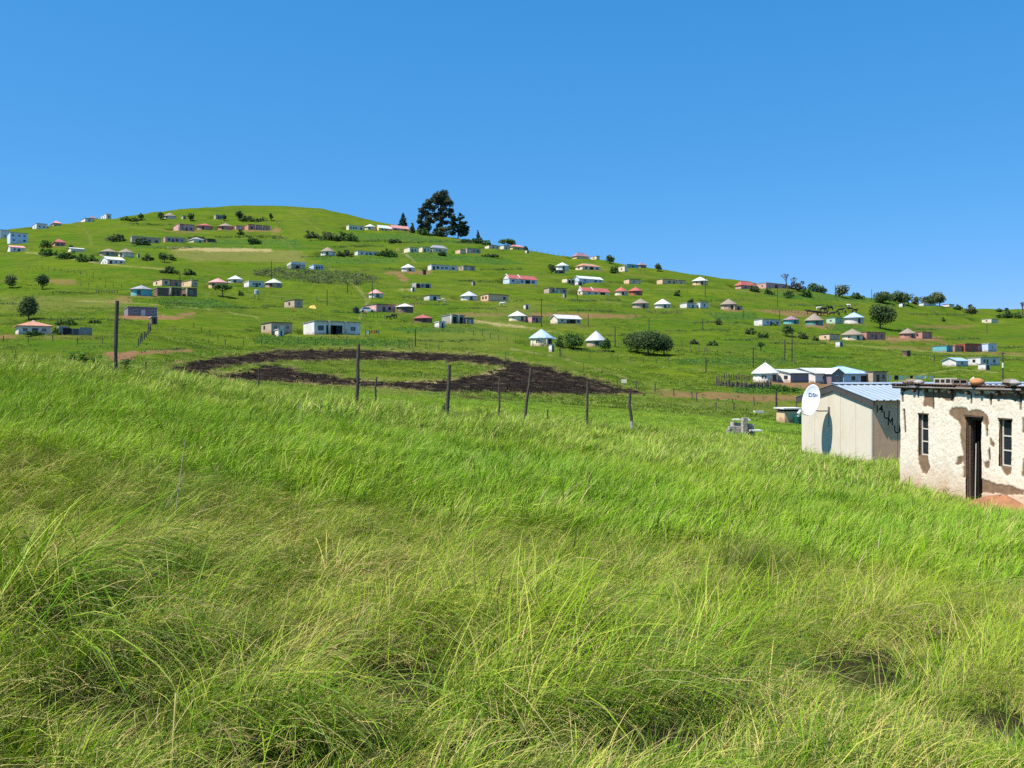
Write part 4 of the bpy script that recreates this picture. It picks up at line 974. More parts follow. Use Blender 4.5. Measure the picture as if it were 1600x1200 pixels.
for a in (('low dark hedge on the left skyline', 191, 230, 338, 346, 'dark'), ('dark bush beside the dark tree below the hilltop', 377, 397, 335, 346, 'dark'),
          ('long dark hedge under the hilltop', 395, 420, 341, 346, 'dark'), ('bush left of the red hip roofed house', 62, 80, 374, 387, 'mid'), ('bush right of the red hip roofed house', 104, 118, 382, 389, 'dark'),
          ('long hedge along the lane, upper left, first stretch', 62, 92, 388, 400, 'mid'), ('long hedge along the lane, upper left, middle stretch', 88, 122, 391, 405, 'mid'), ('long hedge along the lane, upper left, lower stretch', 118, 152, 396, 409, 'mid'),
          ('grey dome bush beside the small white privy', 221, 240, 394, 407, 'olive'), ('pale bush right of the dark tree pair', 263, 275, 396, 407, 'mid'),
          ('dark bush on the left slope, first of two alike', 251, 279, 415, 427, 'dark'), ('dark bush on the left slope, second of two alike', 286, 306, 419, 430, 'dark'),
          ('bush in front of the long low house, upper left', 206, 234, 370, 383, 'olive'), ('grey bush in front of the pink row', 285, 335, 362, 374, 'olive'), ('dark bush below the small pink block', 370, 382, 357, 367, 'dark'),
          ('bush at the left end of the long low house', 165, 198, 364, 378, 'olive'), ('round bush below the long salmon house', 386, 408, 367, 381, 'mid'),
          ('shadowy bush on the slope beside the stilted tank', 372, 380, 454, 462, 'dark'), ('weedy bush above the orange roofed house', 84, 120, 498, 508, 'mid'), ('small bush by the grey block building', 138, 158, 498, 505, 'dark'),
          ('bush in front of the orange roofed house', 38, 70, 517, 526, 'mid'), ('green bush at the right corner of the orange roofed house', 82, 96, 510, 524, 'mid'),
          ('wide scrub above the vegetable field, left part', 475, 500, 359, 372, 'olive'), ('wide scrub above the vegetable field, right part', 498, 530, 361, 375, 'olive'), ('scrub between the field and the cream row', 524, 560, 362, 376, 'mid'),
          ('dark bush beside the orange thatched hut', 524, 538, 391, 401, 'dark'), ('brown bush between the hut and the white house', 534, 551, 390, 400, 'brown'), ('green bush right of the white house with dark windows', 588, 621, 387, 401, 'mid'),
          ('dark bush on the bank above the field', 604, 628, 372, 380, 'dark'), ('dark bush below the grey house above the field', 684, 698, 388, 400, 'dark'),
          ('dark heap of brush beside the flat grey house', 752, 784, 395, 402, 'dark')):
    bush(*a, ymin=120)
# right side
for a in (('dark trees left of the faded red roof on the skyline', 893, 900, 394, 401, 'dark'), ('dark tree clump right of the small cream block on the skyline', 944, 962, 398, 412, 'dark'), ('round dark tree alone on the skyline', 1022, 1035, 411, 424, 'dark'),
          ('dark tree at the left wall of the pale roofed hut', 855, 869, 412, 427, 'dark'), ('feathery tree on the right skyline above the maize', 1304, 1328, 445, 465, 'olive'), ('wide flat dark tree on the right skyline, first of three', 1359, 1398, 455, 474, 'dark'),
          ('wide flat dark tree on the right skyline, second of three', 1384, 1430, 455, 475, 'dark'), ('thin grey tree between the dark skyline trees', 1424, 1437, 457, 474, 'olive'), ('dark rounded tree on the right skyline by the white wall', 1432, 1466, 460, 477, 'dark'),
          ('tall ragged tree at the end of the right skyline row', 1454, 1483, 456, 479, 'olive')):
    tree(a[0], *a[1:5], 'round', a[5], group=GT, ymin=250, dens=1.2)
tree('large dark tree beside the blue roofed hut', 1350, 1400, 474, 513, 'round', 'dark', group=GT, dens=1.3)
tree('round clipped tree in front of the turquoise hut', 1218, 1242, 506, 526, 'round', 'dark', group=GT)
tree('bare branched tree on the right skyline', 1221, 1238, 424, 446, 'bare', group=GT, ymin=250)
tree('second bare branched tree on the right skyline', 1235, 1251, 429, 447, 'bare', group=GT, ymin=250)
tree('dead forked tree at the right edge of the hill', 1588, 1606, 471, 492, 'bare', group=GT, ymin=200)
tree('young palm like tree in the lower field', 1183, 1195, 534, 549, 'spread', 'mid', group=GT)
tree('bushy tree behind the blue roofed hut by the burnt field', 878, 914, 519, 546, 'round', 'mid', group=GT, dens=1.1)
tree('small tree right of the grey cone roofed hut', 936, 956, 528, 549, 'round', 'mid', group=GT)
GC = 'wide dark trees below the valley huts'
tree('big spreading dark tree, left of the clump by the valley huts', 970, 1020, 518, 551, 'round', 'dark', group=GC, dens=1.1, trunk=.4)
tree('big spreading dark tree, tallest of the clump by the valley huts', 984, 1042, 515, 554, 'round', 'dark', group=GC, dens=1.2, trunk=.4)
tree('big spreading dark tree, right of the clump by the valley huts', 1016, 1060, 521, 554, 'round', 'dark', group=GC, dens=1.3, trunk=.4)
for a in (('bush between the red roofed cream house and the cream cottage', 952, 968, 414, 427, 'mid'), ('dark bush above the timber kraal', 1053, 1063, 452, 463, 'dark'), ('bush behind the joined white houses', 1074, 1084, 464, 473, 'dark'),
          ('ragged bush in the plot below the ruined hut', 1117, 1127, 495, 507, 'olive'), ('low dark bush on the slope below the white house, left of two', 1163, 1182, 511, 523, 'dark'), ('low dark bush on the slope below the white house, right of two', 1180, 1204, 518, 527, 'mid'),
          ('bush at the front of the white flat house by the turquoise hut', 1203, 1218, 504, 511, 'mid'), ('round bush below the round clipped tree', 1246, 1262, 518, 529, 'olive'), ('brown leaved bush behind the pink house on the skyline', 1228, 1258, 439, 455, 'brown'),
          ('dense bush on the skyline right of the pink house', 1262, 1280, 439, 455, 'mid'), ('dark bush on the skyline beside the dense bush', 1274, 1292, 443, 457, 'dark'), ('green bush under the skyline, right of the pink house', 1248, 1272, 449, 464, 'mid'),
          ('grey green bush in front of the pink house', 1170, 1186, 444, 456, 'olive'), ('bush below the long pink house', 1192, 1210, 450, 460, 'mid'), ('large bush below the right end of the long pink house', 1222, 1242, 452, 465, 'mid'),
          ('low maize like bush right of the feathery tree', 1326, 1352, 456, 467, 'mid'), ('rounded grey bush on the far right skyline', 1503, 1528, 475, 489, 'olive'), ('small dark bush beside the rounded grey bush', 1488, 1504, 475, 484, 'dark'),
          ('distant bush on the far right skyline, left of two', 1556, 1566, 480, 487, 'dark'), ('distant bush on the far right skyline, right of two', 1569, 1576, 480, 486, 'dark'),
          ('low hedge at the right edge below the skyline', 1556, 1600, 484, 497, 'mid'), ('small dark bush on the right grass slope', 1471, 1478, 495, 502, 'dark'), ('bush at the corner of the large thatched hut', 1268, 1282, 524, 532, 'dark'),
          ('low scrub right of the wide dark trees, left part', 1076, 1094, 529, 538, 'olive'), ('low scrub right of the wide dark trees, right part', 1104, 1124, 531, 540, 'mid'), ('small tree like bush by the white porch post', 866, 880, 524, 543, 'mid'),
          ('pumpkin vines by the post kraal', 1190, 1250, 599, 611, 'lush')):
    bush(*a, ymin=100)

# ------------------------------------------------------------------ scrub, weeds and crops nobody could count
def clumps(name, label, pts, hs, per, leaf, spread=.55, seed=1, size=.5):
    """pts (n,3): each becomes a handful of leaf faces"""
    g = np.random.default_rng(seed); n = len(pts); N = n * per
    c = np.repeat(pts, per, 0); hh = np.repeat(hs, per)
    off = g.normal(size=(N, 3)) * np.array([spread, spread, 0]) * hh[:, None]
    c = c + off; c[:, 2] += hh * (g.random(N) * .9)
    nrm = g.normal(size=(N, 3)) * .7 + np.array([0, -.25, .7]); nrm /= np.linalg.norm(nrm, axis=1, keepdims=True)
    a = np.cross(nrm, g.normal(size=(N, 3))); a /= np.linalg.norm(a, axis=1, keepdims=True); bb = np.cross(nrm, a)
    s = (hh * size * (.5 + .8 * g.random(N)))[:, None]
    V = np.stack([c - a * s, c + bb * s * .6, c + a * s, c - bb * s * .6], 1).reshape(-1, 3)
    tn = np.repeat(np.clip(g.random(N) * .7 + np.repeat(g.random(n), per) * .4, 0, 1), 4)
    o = link(name, np_mesh(name, V, np.arange(4 * N).reshape(N, 4), LEAF[leaf], False, {'tone': np.stack([tn] * 3 + [np.ones_like(tn)], 1)}))
    return tag(o, label, name.replace('_', ' '), None, 'stuff')
def surf(ua, va):
    """ground points behind many pixels, on the finished sheet"""
    out = []
    for u, v in zip(ua, va):
        x, y, z = at(u, v, 60)
        out.append((x, y, gz(x, y)))
    return np.array(out)
def ground_pts(n, y0, y1, a=.64, seed=3):
    g = np.random.default_rng(seed)
    y = y0 * (y1 / y0) ** g.random(n); x = (g.random(n) * 2 - 1) * a * (y + 16)
    return x, y
g_ = np.random.default_rng(5)
# shrub thicket across the middle left slope
poly = np.array([(398, 424), (440, 421), (500, 424), (545, 425), (592, 434), (598, 440), (560, 445), (500, 444), (440, 438), (400, 431)], float)
uu = g_.uniform(398, 600, 2600); vv_ = g_.uniform(420, 447, 2600); ok = poly_sd(uu, vv_, poly) > 0
uu, vv_ = uu[ok][:620], vv_[ok][:620]
pts = surf(uu, vv_)
clumps('shrub_thicket', 'grey green thicket of low shrubs across the middle left slope', pts, .5 + 1.0 * g_.random(len(pts)), 14, 'olive', .6, 2, .24)
# weeds over the whole hill, thicker along banks
x, y = ground_pts(15000, 60, 560)
f = fbm(x / 26, y / 12, 4); bank = np.abs(((H0(x, y) * .34 + 1.4 * fbm(x / 40, y / 40, 3)) % 1.0) - .5)
keep = (f > .53) | ((bank < .035) & (fbm(x / 30 + 7, y / 30, 2) > .45)); x, y = x[keep], y[keep]
z = np.array([gz(a, b_) for a, b_ in zip(x, y)])
u_ = 800 + FPX * x / y; v_ = HOR - FPX * z / y
bd = poly_sd(u_ / 4, v_, np.array(BURN_OUT) / np.array([4, 1.0])); keep = bd < -1.5
x, y, z = x[keep], y[keep], z[keep]
nn = len(x); h_ = (.12 + .40 * g_.random(nn) ** 2.2) * (.35 + .65 * sstep(80, 130, y))
sel = g_.random(nn) < .5
clumps('hill_weeds', 'tufts of weeds and long grass over the hillside', np.stack([x, y, z], 1)[sel], h_[sel], 5, 'mid', .8, 4, .42)
clumps('hill_tussocks', 'pale grass tussocks over the hillside', np.stack([x, y, z], 1)[~sel], h_[~sel] * .9, 5, 'lush', .8, 5, .42)
# dark leaf strips in place of the shade under cut banks, plus hedge lines
SHADE_HEDGE_LINES = [(508, 520, 418.5), (563, 576, 423), (601, 614, 422), (718, 786, 440), (624, 666, 465), (751, 790, 421), (943, 1030, 441), (887, 902, 458), (887, 970, 470), (800, 821, 469), (846, 864, 502), (1048, 1067, 478),
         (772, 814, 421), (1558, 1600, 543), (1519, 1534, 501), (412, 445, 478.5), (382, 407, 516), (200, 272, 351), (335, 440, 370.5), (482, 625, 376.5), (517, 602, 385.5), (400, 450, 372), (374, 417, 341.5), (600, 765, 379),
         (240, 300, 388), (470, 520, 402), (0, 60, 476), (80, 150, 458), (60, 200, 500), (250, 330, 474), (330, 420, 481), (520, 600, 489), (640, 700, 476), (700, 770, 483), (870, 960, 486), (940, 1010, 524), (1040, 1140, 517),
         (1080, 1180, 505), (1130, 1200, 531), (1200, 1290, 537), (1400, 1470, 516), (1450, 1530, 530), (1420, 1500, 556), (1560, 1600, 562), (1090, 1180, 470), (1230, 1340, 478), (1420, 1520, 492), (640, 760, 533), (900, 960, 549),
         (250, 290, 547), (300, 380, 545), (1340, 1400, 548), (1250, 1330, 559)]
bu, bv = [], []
for a, c, v in SHADE_HEDGE_LINES:
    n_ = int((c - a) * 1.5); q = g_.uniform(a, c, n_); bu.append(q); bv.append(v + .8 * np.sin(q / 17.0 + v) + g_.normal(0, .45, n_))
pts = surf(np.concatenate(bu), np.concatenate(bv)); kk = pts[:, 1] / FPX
clumps('bank_shade_scrub', 'dark scrub strips standing in for bank shade, with hedge lines, on the hillside', pts, (.5 + 1.6 * g_.random(len(pts)) ** 2) * kk * 1.5, 7, 'dark', .8, 9, .40)
# maize and vegetables
cu, cv = [], []
for c in CROPS:
    c = np.array(c, float); lo, hi = c.min(0), c.max(0)
    n_ = int((hi[0] - lo[0]) * (hi[1] - lo[1]) * .55)
    a = g_.uniform(lo[0], hi[0], n_); b_ = g_.uniform(lo[1], hi[1], n_); ok = poly_sd(a / 4, b_, c / np.array([4, 1])) > 0
    cu.append(a[ok]); cv.append(b_[ok])
pts = surf(np.concatenate(cu)[::2], np.concatenate(cv)[::2])
clumps('garden_crops', 'leafy maize and vegetable rows in the hillside plots', pts, .18 + .30 * g_.random(len(pts)) ** 1.5, 6, 'lush', .9, 6, .42)

# ------------------------------------------------------------------ fences, poles, animals and small things on the hill
M_POST = mat('post_wood', (.10, .082, .068), .95, .4, 8, .5, 30)
M_POLE = mat('pole_wood', (.055, .045, .038), .9, .3, 3)
b = MB(); b.tube([(0, 0, -.3), (.01, 0, .5), (0, 0, 1)], [.5, .5, .45], 6); ME_HP = b.mesh('post', M_POST)
rp = random.Random(3)
def fence(label, line, n, h=1.25, r=.075, group='post fences on the hillside', ymin=60):
    L = np.array(line, float); seg = np.hypot(*np.diff(L, axis=0).T); cum = np.concatenate([[0], np.cumsum(seg)])
    pts = []
    for q in np.linspace(0, cum[-1], n):
        u = np.interp(q, cum, L[:, 0]); v = np.interp(q, cum, L[:, 1]); x, y, z = at(u, v, ymin); pts.append((x, y, gz(x, y)))
    t = thing('post_fence', label, 'fence', pts[0], 0, group); o = Vector(pts[0])
    for p in pts:
        q = Vector(p) - o; rr = r * 2 * rp.uniform(.8, 1.3)
        link('post', ME_HP, t, q, (rp.uniform(-.06, .06), rp.uniform(-.08, .08), rp.uniform(0, 3)), (rr, rr, h * rp.uniform(.8, 1.15)))
    return t
fence('broken line of dark posts down the left slope', [(45, 421), (75, 421), (103, 425), (118, 427), (143, 434), (165, 441)], 13)
fence('row of posts across the left slope above the turquoise hut', [(126, 448), (150, 450), (190, 450)], 6)
fence('line of thick posts running down from the stilted store', [(232, 514), (236, 518), (229, 527), (222, 534), (216, 541)], 9, 1.35, .11)
fence('posts descending the green slope left of the beige house', [(303, 512), (318, 521), (335, 528), (352, 540)], 5)
fence('fence of posts along the field edge left of the burnt ring', [(352, 541), (381, 540), (412, 539), (466, 538), (493, 540)], 6)
fence('long fence in front of the large white house', [(520, 541), (547, 541), (569, 542), (595, 543), (621, 544), (647, 544), (666, 545), (686, 546)], 9)
fence('short fence row in front of the orange roofed house', [(5, 533), (42, 537), (82, 534), (106, 538), (160, 537)], 5, 1.2)
fence('grey stick fence behind the unfinished frame house', [(567, 495), (590, 497), (617, 498)], 10)
fence('wire fence posts below the unfinished frame house', [(740, 524), (757, 526), (775, 531), (791, 534), (805, 536), (819, 537), (845, 541)], 9, 1.3)
fence('posts in the pasture below the blue roofed hut', [(790, 561), (875, 556), (930, 562), (937, 562), (965, 566)], 5)
fence('fence line under the big valley trees', [(965, 565), (990, 566), (1018, 568), (1045, 568), (1072, 570), (1105, 570)], 8)
fence('fence posts crossing the lower field', [(1060, 552), (1100, 553), (1140, 556), (1178, 560), (1215, 566), (1262, 569)], 11, 1.3)
fence('fence posts along the lower field behind the white hut', [(1180, 545), (1215, 546), (1250, 548), (1290, 549)], 8)
fence('gate posts and poles right of the valley trees', [(1066, 546), (1086, 547), (1097, 549), (1104, 550)], 4, 1.9)
fence('scattered posts between burnt field and kraal', [(912, 578), (948, 590), (960, 602), (1010, 610), (1050, 618), (1082, 622)], 7)
fence('posts along the bare earth strip below the kraal', [(1088, 628), (1130, 646), (1128, 648), (1182, 633), (1215, 632), (1245, 640)], 6)
fence('line of thin posts on the open slope below the skyline', [(1035, 456), (1080, 459), (1130, 461), (1180, 462)], 12)
fence('row of posts above the maize below the right skyline', [(1225, 467), (1260, 469), (1300, 470), (1345, 470)], 14)
fence('thin posts on the right grass slope', [(1460, 489), (1490, 494), (1505, 497), (1520, 498), (1532, 498)], 7)
fence('skyline fence posts below the hilltop, right flank', [(830, 393), (850, 396), (870, 398), (890, 401)], 8)
fence('posts round the plot under the ruined hut', [(1100, 490), (1140, 498), (1180, 497)], 9)
fence('posts in the lower right pasture', [(1440, 560), (1460, 562), (1515, 561)], 3, 1.6)
fence('old fence climbing under the round hilltop', [(428, 345), (438, 355), (450, 367)], 6, 1.2)
fence('posts along the garden of the yellow roofed hut', [(440, 470), (480, 474), (525, 459), (558, 462), (575, 470)], 6)
fence('white gate posts under the dark skyline trees', [(1402, 475), (1412, 476), (1419, 477)], 3, 1.9, .2)
# poles
def pole(label, u, vt, vb, w=.13, arm=None, ymin=60, white=False, name='utility_pole', cat='pole'):
    x, y, z = at(u, vb, ymin); z = gz(x, y); h = (vb - vt) * y / FPX
    t = thing(name, label, cat, (x, y, z), 0, 'thin poles on the hillside')
    b = MB(); b.tube([(0, 0, -.5), (0, 0, h * .5), (0, 0, h)], [w, w * .9, w * .75], 7); b.build('shaft', M_POLE, t)
    if arm: b = MB(); b.box(-arm, arm, -.06, .06, h - .5, h - .36); b.build('crossarm', M_POLE, t)
    if white: b = MB(); b.lathe([(w * 1.3, h * .45), (w * 1.3, h * .62)], 8); b.build('white_band', mat('white_band', (.7, .7, .68)), t)
for a in (('thin pole beside the small pink house', 846, 466, 511), ('pole between the grey cone hut and the valley trees', 961, 511, 541), ('pole on the green slope below the yellow roofed hut', 511, 453, 478), ('pole in the grass above the white hut with striped roof', 543, 443, 459),
          ('pole in front of the hut with the striped red roof', 582, 441, 468), ('pole left of the pale yellow hut', 424, 408, 437), ('pole in front of the fence by the burnt ring', 649, 515, 541), ('pole by the peach row', 281, 425, 438),
          ('pole uphill of the white porch hut', 875, 540, 557), ('pole below the cream porch house', 919, 493, 511), ('pole on the slope below the grey flat house', 902, 452, 470), ('pole at the edge of the timber kraal plot', 1014, 498, 517),
          ('pole on the slope below the peach walled hut', 1102, 433, 465), ('pole in the middle of the green pasture', 1098, 498, 516), ('pole below the ruined thatched hut', 1162, 484, 496), ('pole in front of the long pink house', 1215, 447, 480),
          ('pole behind the white flat house', 1218, 482, 500), ('pole on the right skyline beside the feathery tree', 1305, 444, 465), ('pole on the right skyline left of the wide flat trees', 1362, 452, 470), ('pole below the lone cream house', 1542, 506, 520),
          ('tall pole behind the white metal hut', 1177, 543, 575), ('pole in the lower field by the gate', 1103, 560, 584), ('dark thick pole below the bare earth strip', 1213, 611, 640), ('short pole by the white shed', 1491, 556, 566), ('pole left of the white shed', 1460, 554, 564)):
    pole(a[0], a[1], a[2], a[3], .14, .7 if a[3] - a[2] > 30 else None)
pole('tall pole with a white band at the lower right', 1567, 550, 596, .15, .5, white=True)
x, y, z = at(1226, 564); x2, y2, z2 = at(1237.5, 562); z = gz(x, y)
t = thing('pole_frame', 'pair of tall poles joined by a crossbar in the lower field', 'pole frame', (x, y, z))
k = y / FPX
for dx, hh in ((0, 34 * k), (11.5 * k, 46 * k)):
    b = MB(); b.tube([(dx, 0, -.5), (dx + .05, 0, hh)], [.14, .11], 7); b.build('pole', M_POLE, t)
b = MB(); b.tube([(0, -.12, 17 * k), (11.5 * k, -.12, 17 * k)], .09, 6); b.build('crossbar', M_POLE, t)
# timber kraals
def kraal(label, line, n, h, boards=True, r=.09, group=None):
    L = np.array(line, float); seg = np.hypot(*np.diff(L, axis=0).T); cum = np.concatenate([[0], np.cumsum(seg)])
    P_ = []
    for q in np.linspace(0, cum[-1], n):
        x, y, z = at(np.interp(q, cum, L[:, 0]), np.interp(q, cum, L[:, 1]), 60); P_.append(Vector((x, y, gz(x, y))))
    t = thing('kraal', label, 'kraal', P_[0], 0, group); o = P_[0]
    for p in P_:
        hh = h * rp.uniform(.7, 1.2); rr = r * rp.uniform(1.2, 2.4)
        link('post', ME_HP, t, p - o, (rp.uniform(-.1, .1), rp.uniform(-.12, .12), rp.uniform(0, 3)), (rr, rr, hh))
    if boards:
        for a, c in zip(P_[:-1], P_[1:]):
            if rp.random() < .8:
                b = MB(); z0 = h * rp.uniform(.3, .8); b.tube([a - o + Vector((0, -.05, z0)), c - o + Vector((0, -.05, z0 + rp.uniform(-.1, .1)))], .05, 5); b.build('rail', M_POST, t)
    return t
kraal('cattle kraal of upright dark posts in front of the white metal hut', [(1119, 603), (1135, 604), (1150, 606), (1165, 607), (1180, 607), (1195, 607), (1204, 606)], 36, 1.15, True, .15)
kraal('back rail of the post kraal beside the white metal hut', [(1120, 597), (1135, 594), (1170, 594)], 14, 1.2)
kraal('timber kraal with heaped branches in front of the thatched huts', [(1005, 487), (1020, 490), (1040, 491), (1066, 490)], 26, 1.2, True, .1)
kraal('small pen of pale rails beside the turquoise hut', [(150, 459), (160, 458), (168, 457), (183, 458)], 9, 1.1)
kraal('stick pen behind the thatched teal hut', [(1207, 487), (1225, 488), (1248, 490), (1262, 493)], 12, 1.2)
# animals
def beast_mesh(name, m, body=1.0):
    me = bpy.data.meshes.new(name + '_cage')
    Vt = [(0, 0, 1.05), (.45, 0, 1.08), (.85, 0, 1.12), (1.1, 0, 1.28), (1.32, 0, 1.30), (1.52, 0, 1.12),
          (-.45, 0, 1.06), (-.72, 0, 1.08), (-.80, 0, .75), (-.82, 0, .45),
          (.72, .2, .82), (.72, .2, .45), (.72, .2, .03), (.72, -.2, .82), (.68, -.2, .45), (.70, -.2, .03),
          (-.6, .2, .85), (-.66, .2, .47), (-.62, .2, .03), (-.6, -.2, .85), (-.70, -.2, .47), (-.66, -.2, .03), (1.30, .17, 1.42), (1.30, -.17, 1.42)]
    rad = [.34, .34, .27, .17, .15, .09, .33, .24, .04, .04, .13, .08, .07, .13, .08, .07, .16, .09, .07, .16, .09, .07, .05, .05]
    E = [(0, 1), (1, 2), (2, 3), (3, 4), (4, 5), (0, 6), (6, 7), (7, 8), (8, 9), (2, 10), (10, 11), (11, 12), (2, 13), (13, 14), (14, 15), (7, 16), (16, 17), (17, 18), (7, 19), (19, 20), (20, 21), (4, 22), (4, 23)]
    me.from_pydata(Vt, E, []); me.update()
    o = bpy.data.objects.new('tmp', me); COL.objects.link(o)
    md = o.modifiers.new('s', 'SKIN')
    for i, r_ in enumerate(rad): me.skin_vertices[0].data[i].radius = (r_, r_)
    me.skin_vertices[0].data[0].use_root = True
    sb = o.modifiers.new('d', 'SUBSURF'); sb.levels = 1
    dg = bpy.context.evaluated_depsgraph_get(); r = bpy.data.meshes.new_from_object(o.evaluated_get(dg)); r.name = name
    bpy.data.objects.remove(o, do_unlink=True)
    r.materials.clear(); r.materials.append(m)
    return r
ME_COW = beast_mesh('cow', mat('black_hide', (.012, .010, .009), .6, .3)); ME_COWW = ME_COW.copy(); ME_COWW.materials.clear(); ME_COWW.materials.append(mat('white_hide', (.62, .58, .52), .7, .2))
def beast(me, label, u, v, rz, sc, name, cat, group):
    x, y, z = at(u, v, 60); z = gz(x, y)
    o = link(name, me, None, (x, y, z), (0, 0, rz), (sc, sc, sc)); return tag(o, label, cat, group)
ORD = ('first', 'second', 'third', 'fourth', 'fifth', 'sixth', 'seventh', 'eighth', 'ninth', 'tenth', 'eleventh', 'twelfth', 'thirteenth', 'last')
for q, (u, v) in enumerate(sorted(((1265, 491), (1275, 492.5), (1285, 487), (1291, 486.5), (1298, 485), (1290, 494), (1299.5, 494), (1308, 490.5), (1313, 488), (1311, 494.5), (1321, 491), (1329, 486.5), (1335, 489), (1280, 493)))):
    beast(ME_COW, ORD[q] + ' black cow from the left in the herd above the teal and green huts', u, v, rp.choice((.2, 2.9, 3.4, 1.2, -.4)), 1.3, 'cow', 'cow', 'black cattle grazing above the huts')
beast(ME_COWW, 'white cow at the head of the black herd', 1278.5, 485, .1, 1.1, 'cow', 'cow', 'pale cattle')
beast(ME_COWW, 'pale cow on its own high above the herd', 1327, 480, 2.8, 1.0, 'cow', 'cow', 'pale cattle')
beast(ME_COWW, 'white cow grazing below the black fronted house', 784, 478.5, .1, 1.0, 'cow', 'cow', 'pale cattle')
for q, (u, v) in enumerate(((686, 472.5), (691, 471.5), (696, 473.5))):
    beast(ME_COWW, ('leftmost', 'middle', 'rightmost')[q] + ' white goat in the brush left of the grey cone roofed hut', u, v, rp.uniform(0, 6), .6, 'goat', 'goat', 'white goats by the hut')
for q, (u, v) in enumerate(((607, 499), (613, 498), (617, 497))):
    beast(ME_COW, ('leftmost', 'middle', 'rightmost')[q] + ' dark calf by the grey stick fence', u, v, rp.uniform(0, 6), .75, 'calf', 'calf', 'calves by the stick fence')
# washing lines
CL = [mat('cloth_white', (.75, .75, .75)), mat('cloth_red', (.6, .05, .03)), mat('cloth_green', (.05, .25, .15)), mat('cloth_blue', (.1, .2, .5)), mat('cloth_orange', (.7, .2, .05)), mat('cloth_dark', (.03, .03, .05))]
def washing(label, u0, u1, v, cols, hgt=1.7, ymin=60):
    a = at(u0, v, ymin); c = at(u1, v, ymin); za = gz(a[0], a[1]); zc_ = gz(c[0], c[1])
    t = thing('washing_line', label, 'washing line', (a[0], a[1], za)); d = Vector((c[0] - a[0], c[1] - a[1], zc_ - za))
    for f in (0, 1): link('post', ME_HP, t, d * f, None, (.12, .12, hgt))
    b = MB(); b.tube([Vector((0, 0, hgt - .08)), d * .5 + Vector((0, 0, hgt - .18)), d + Vector((0, 0, hgt - .08))], .015, 4); b.build('line', M_POST, t)
    n = len(cols)
    for i, q in enumerate(cols):
        f0 = (i + .15) / n; f1 = (i + .15 + rp.uniform(.45, .75)) / n; ln = rp.uniform(.5, 1.0)
        p0 = d * f0 + Vector((0, 0, hgt - .12)); p1 = d * f1 + Vector((0, 0, hgt - .12))
        b = MB(); q0 = [p0 + Vector((0, -.03, 0)), p1 + Vector((0, -.03, 0)), p1 + Vector((0, .03, 0)), p0 + Vector((0, .03, 0))]
        q1 = [x_ + Vector((rp.uniform(-.05, .05), rp.uniform(-.1, .1), -ln)) for x_ in q0]
        b.hexa(q1 + q0); o = b.build('garment', CL[q], t)
    return t
washing('washing line with white, green and red clothes beside the large white house', 571, 592, 524, [0, 0, 2, 5, 4, 1, 5, 3], 1.3)
washing('washing line with white clothes right of the blue roofed house', 1388, 1460, 600, [0, 5, 0, 0, 5, 0, 0, 0, 0], 1.9)
# odds and ends
x, y, z = at(556, 489); t = thing('water_tank', 'dark round water tank left of the long brown house', 'water tank', (x, y, gz(x, y)))
b = MB(); b.lathe([(.85, -.2), (.85, 1.3), (.80, 1.45), (.3, 1.6), (.28, 1.7)], 18); b.build('barrel', mat('tank_dark', (.02, .025, .03), .5), t)
b = MB(); b.lathe([(.3, 1.7), (.3, 1.76)], 12); b.build('lid', mat('tank_dark', (.02, .025, .03), .5), t)
x, y, z = at(401, 468); t = thing('water_tank', 'small grey tank on tall legs left of the yellow roofed hut', 'water tank', (x, y, gz(x, y)))
for a, c in ((-.6, -.5), (.6, -.5), (-.6, .5), (.6, .5)): link('leg', ME_HP, t, (a, c, 0), None, (.12, .12, 1.6))
b = MB(); b.lathe([(.75, 1.6), (.75, 2.8), (.6, 3.0), (.2, 3.05)], 14); b.build('barrel', mat('tank_grey', (.35, .38, .36), .6), t)
def car(label, u, v, rz, col):
    x, y, z = at(u, v, 60); t = thing('parked_car', label, 'car', (x, y, gz(x, y) + .05), rz)
    b = MB(); b.prism([(-2, .3), (2.0, .3), (2.05, .75), (1.9, .9), (1.0, .95), (.45, 1.45), (-1.2, 1.48), (-1.75, .98), (-2.05, .9)], -.8, .8); b.build('body', mat('car_paint_' + col[0], col[1], .3, .05), t)
    b = MB(); b.prism([(.85, .98), (.4, 1.38), (-1.1, 1.4), (-1.5, .99)], -.82, .82); b.build('window', M_GLASS, t)
    for wx in (-1.25, 1.3):
        for wy in (-.72, .72):
            b = MB(); b.rings([[(wx + .33 * math.cos(a * .449), wy + q, .33 + .33 * math.sin(a * .449)) for a in range(14)] for q in (-.1, .1)]); b.build('wheel', M_DARK, t)
car('white car parked in front of the long brown house', 574, 487, .2, ('white', (.7, .7, .7)))
x, y, z = at(489, 482); tag(np_and := None or link('yellow_heap', (lambda b: (b.hexa([(-1.3, -.6, -.2), (1.2, -.7, -.2), (1.3, .6, -.2), (-1.1, .7, -.2), (-.7, -.2, .75), (.5, -.3, .95), (.6, .2, .85), (-.5, .3, .7)]), b.mesh('yellow_heap', mat('yellow_sheet', (.75, .50, .12), .8, .35, 2)))[1])(MB()), None, (x, y, gz(x, y))), 'heap under a yellow sheet right of the small tan house', 'heap')
x, y, z = at(975, 602); t = thing('notice_board', 'small pale board on a post beside the burnt field', 'board', (x, y, gz(x, y)))
b = MB(); b.box(-.45, .45, -.03, .03, .35, 1.0); b.build('panel', mat('board_pale', (.75, .68, .48)), t); b = MB(); b.box(-.05, .05, .03, .1, -.2, .9); b.build('post', M_POST, t)
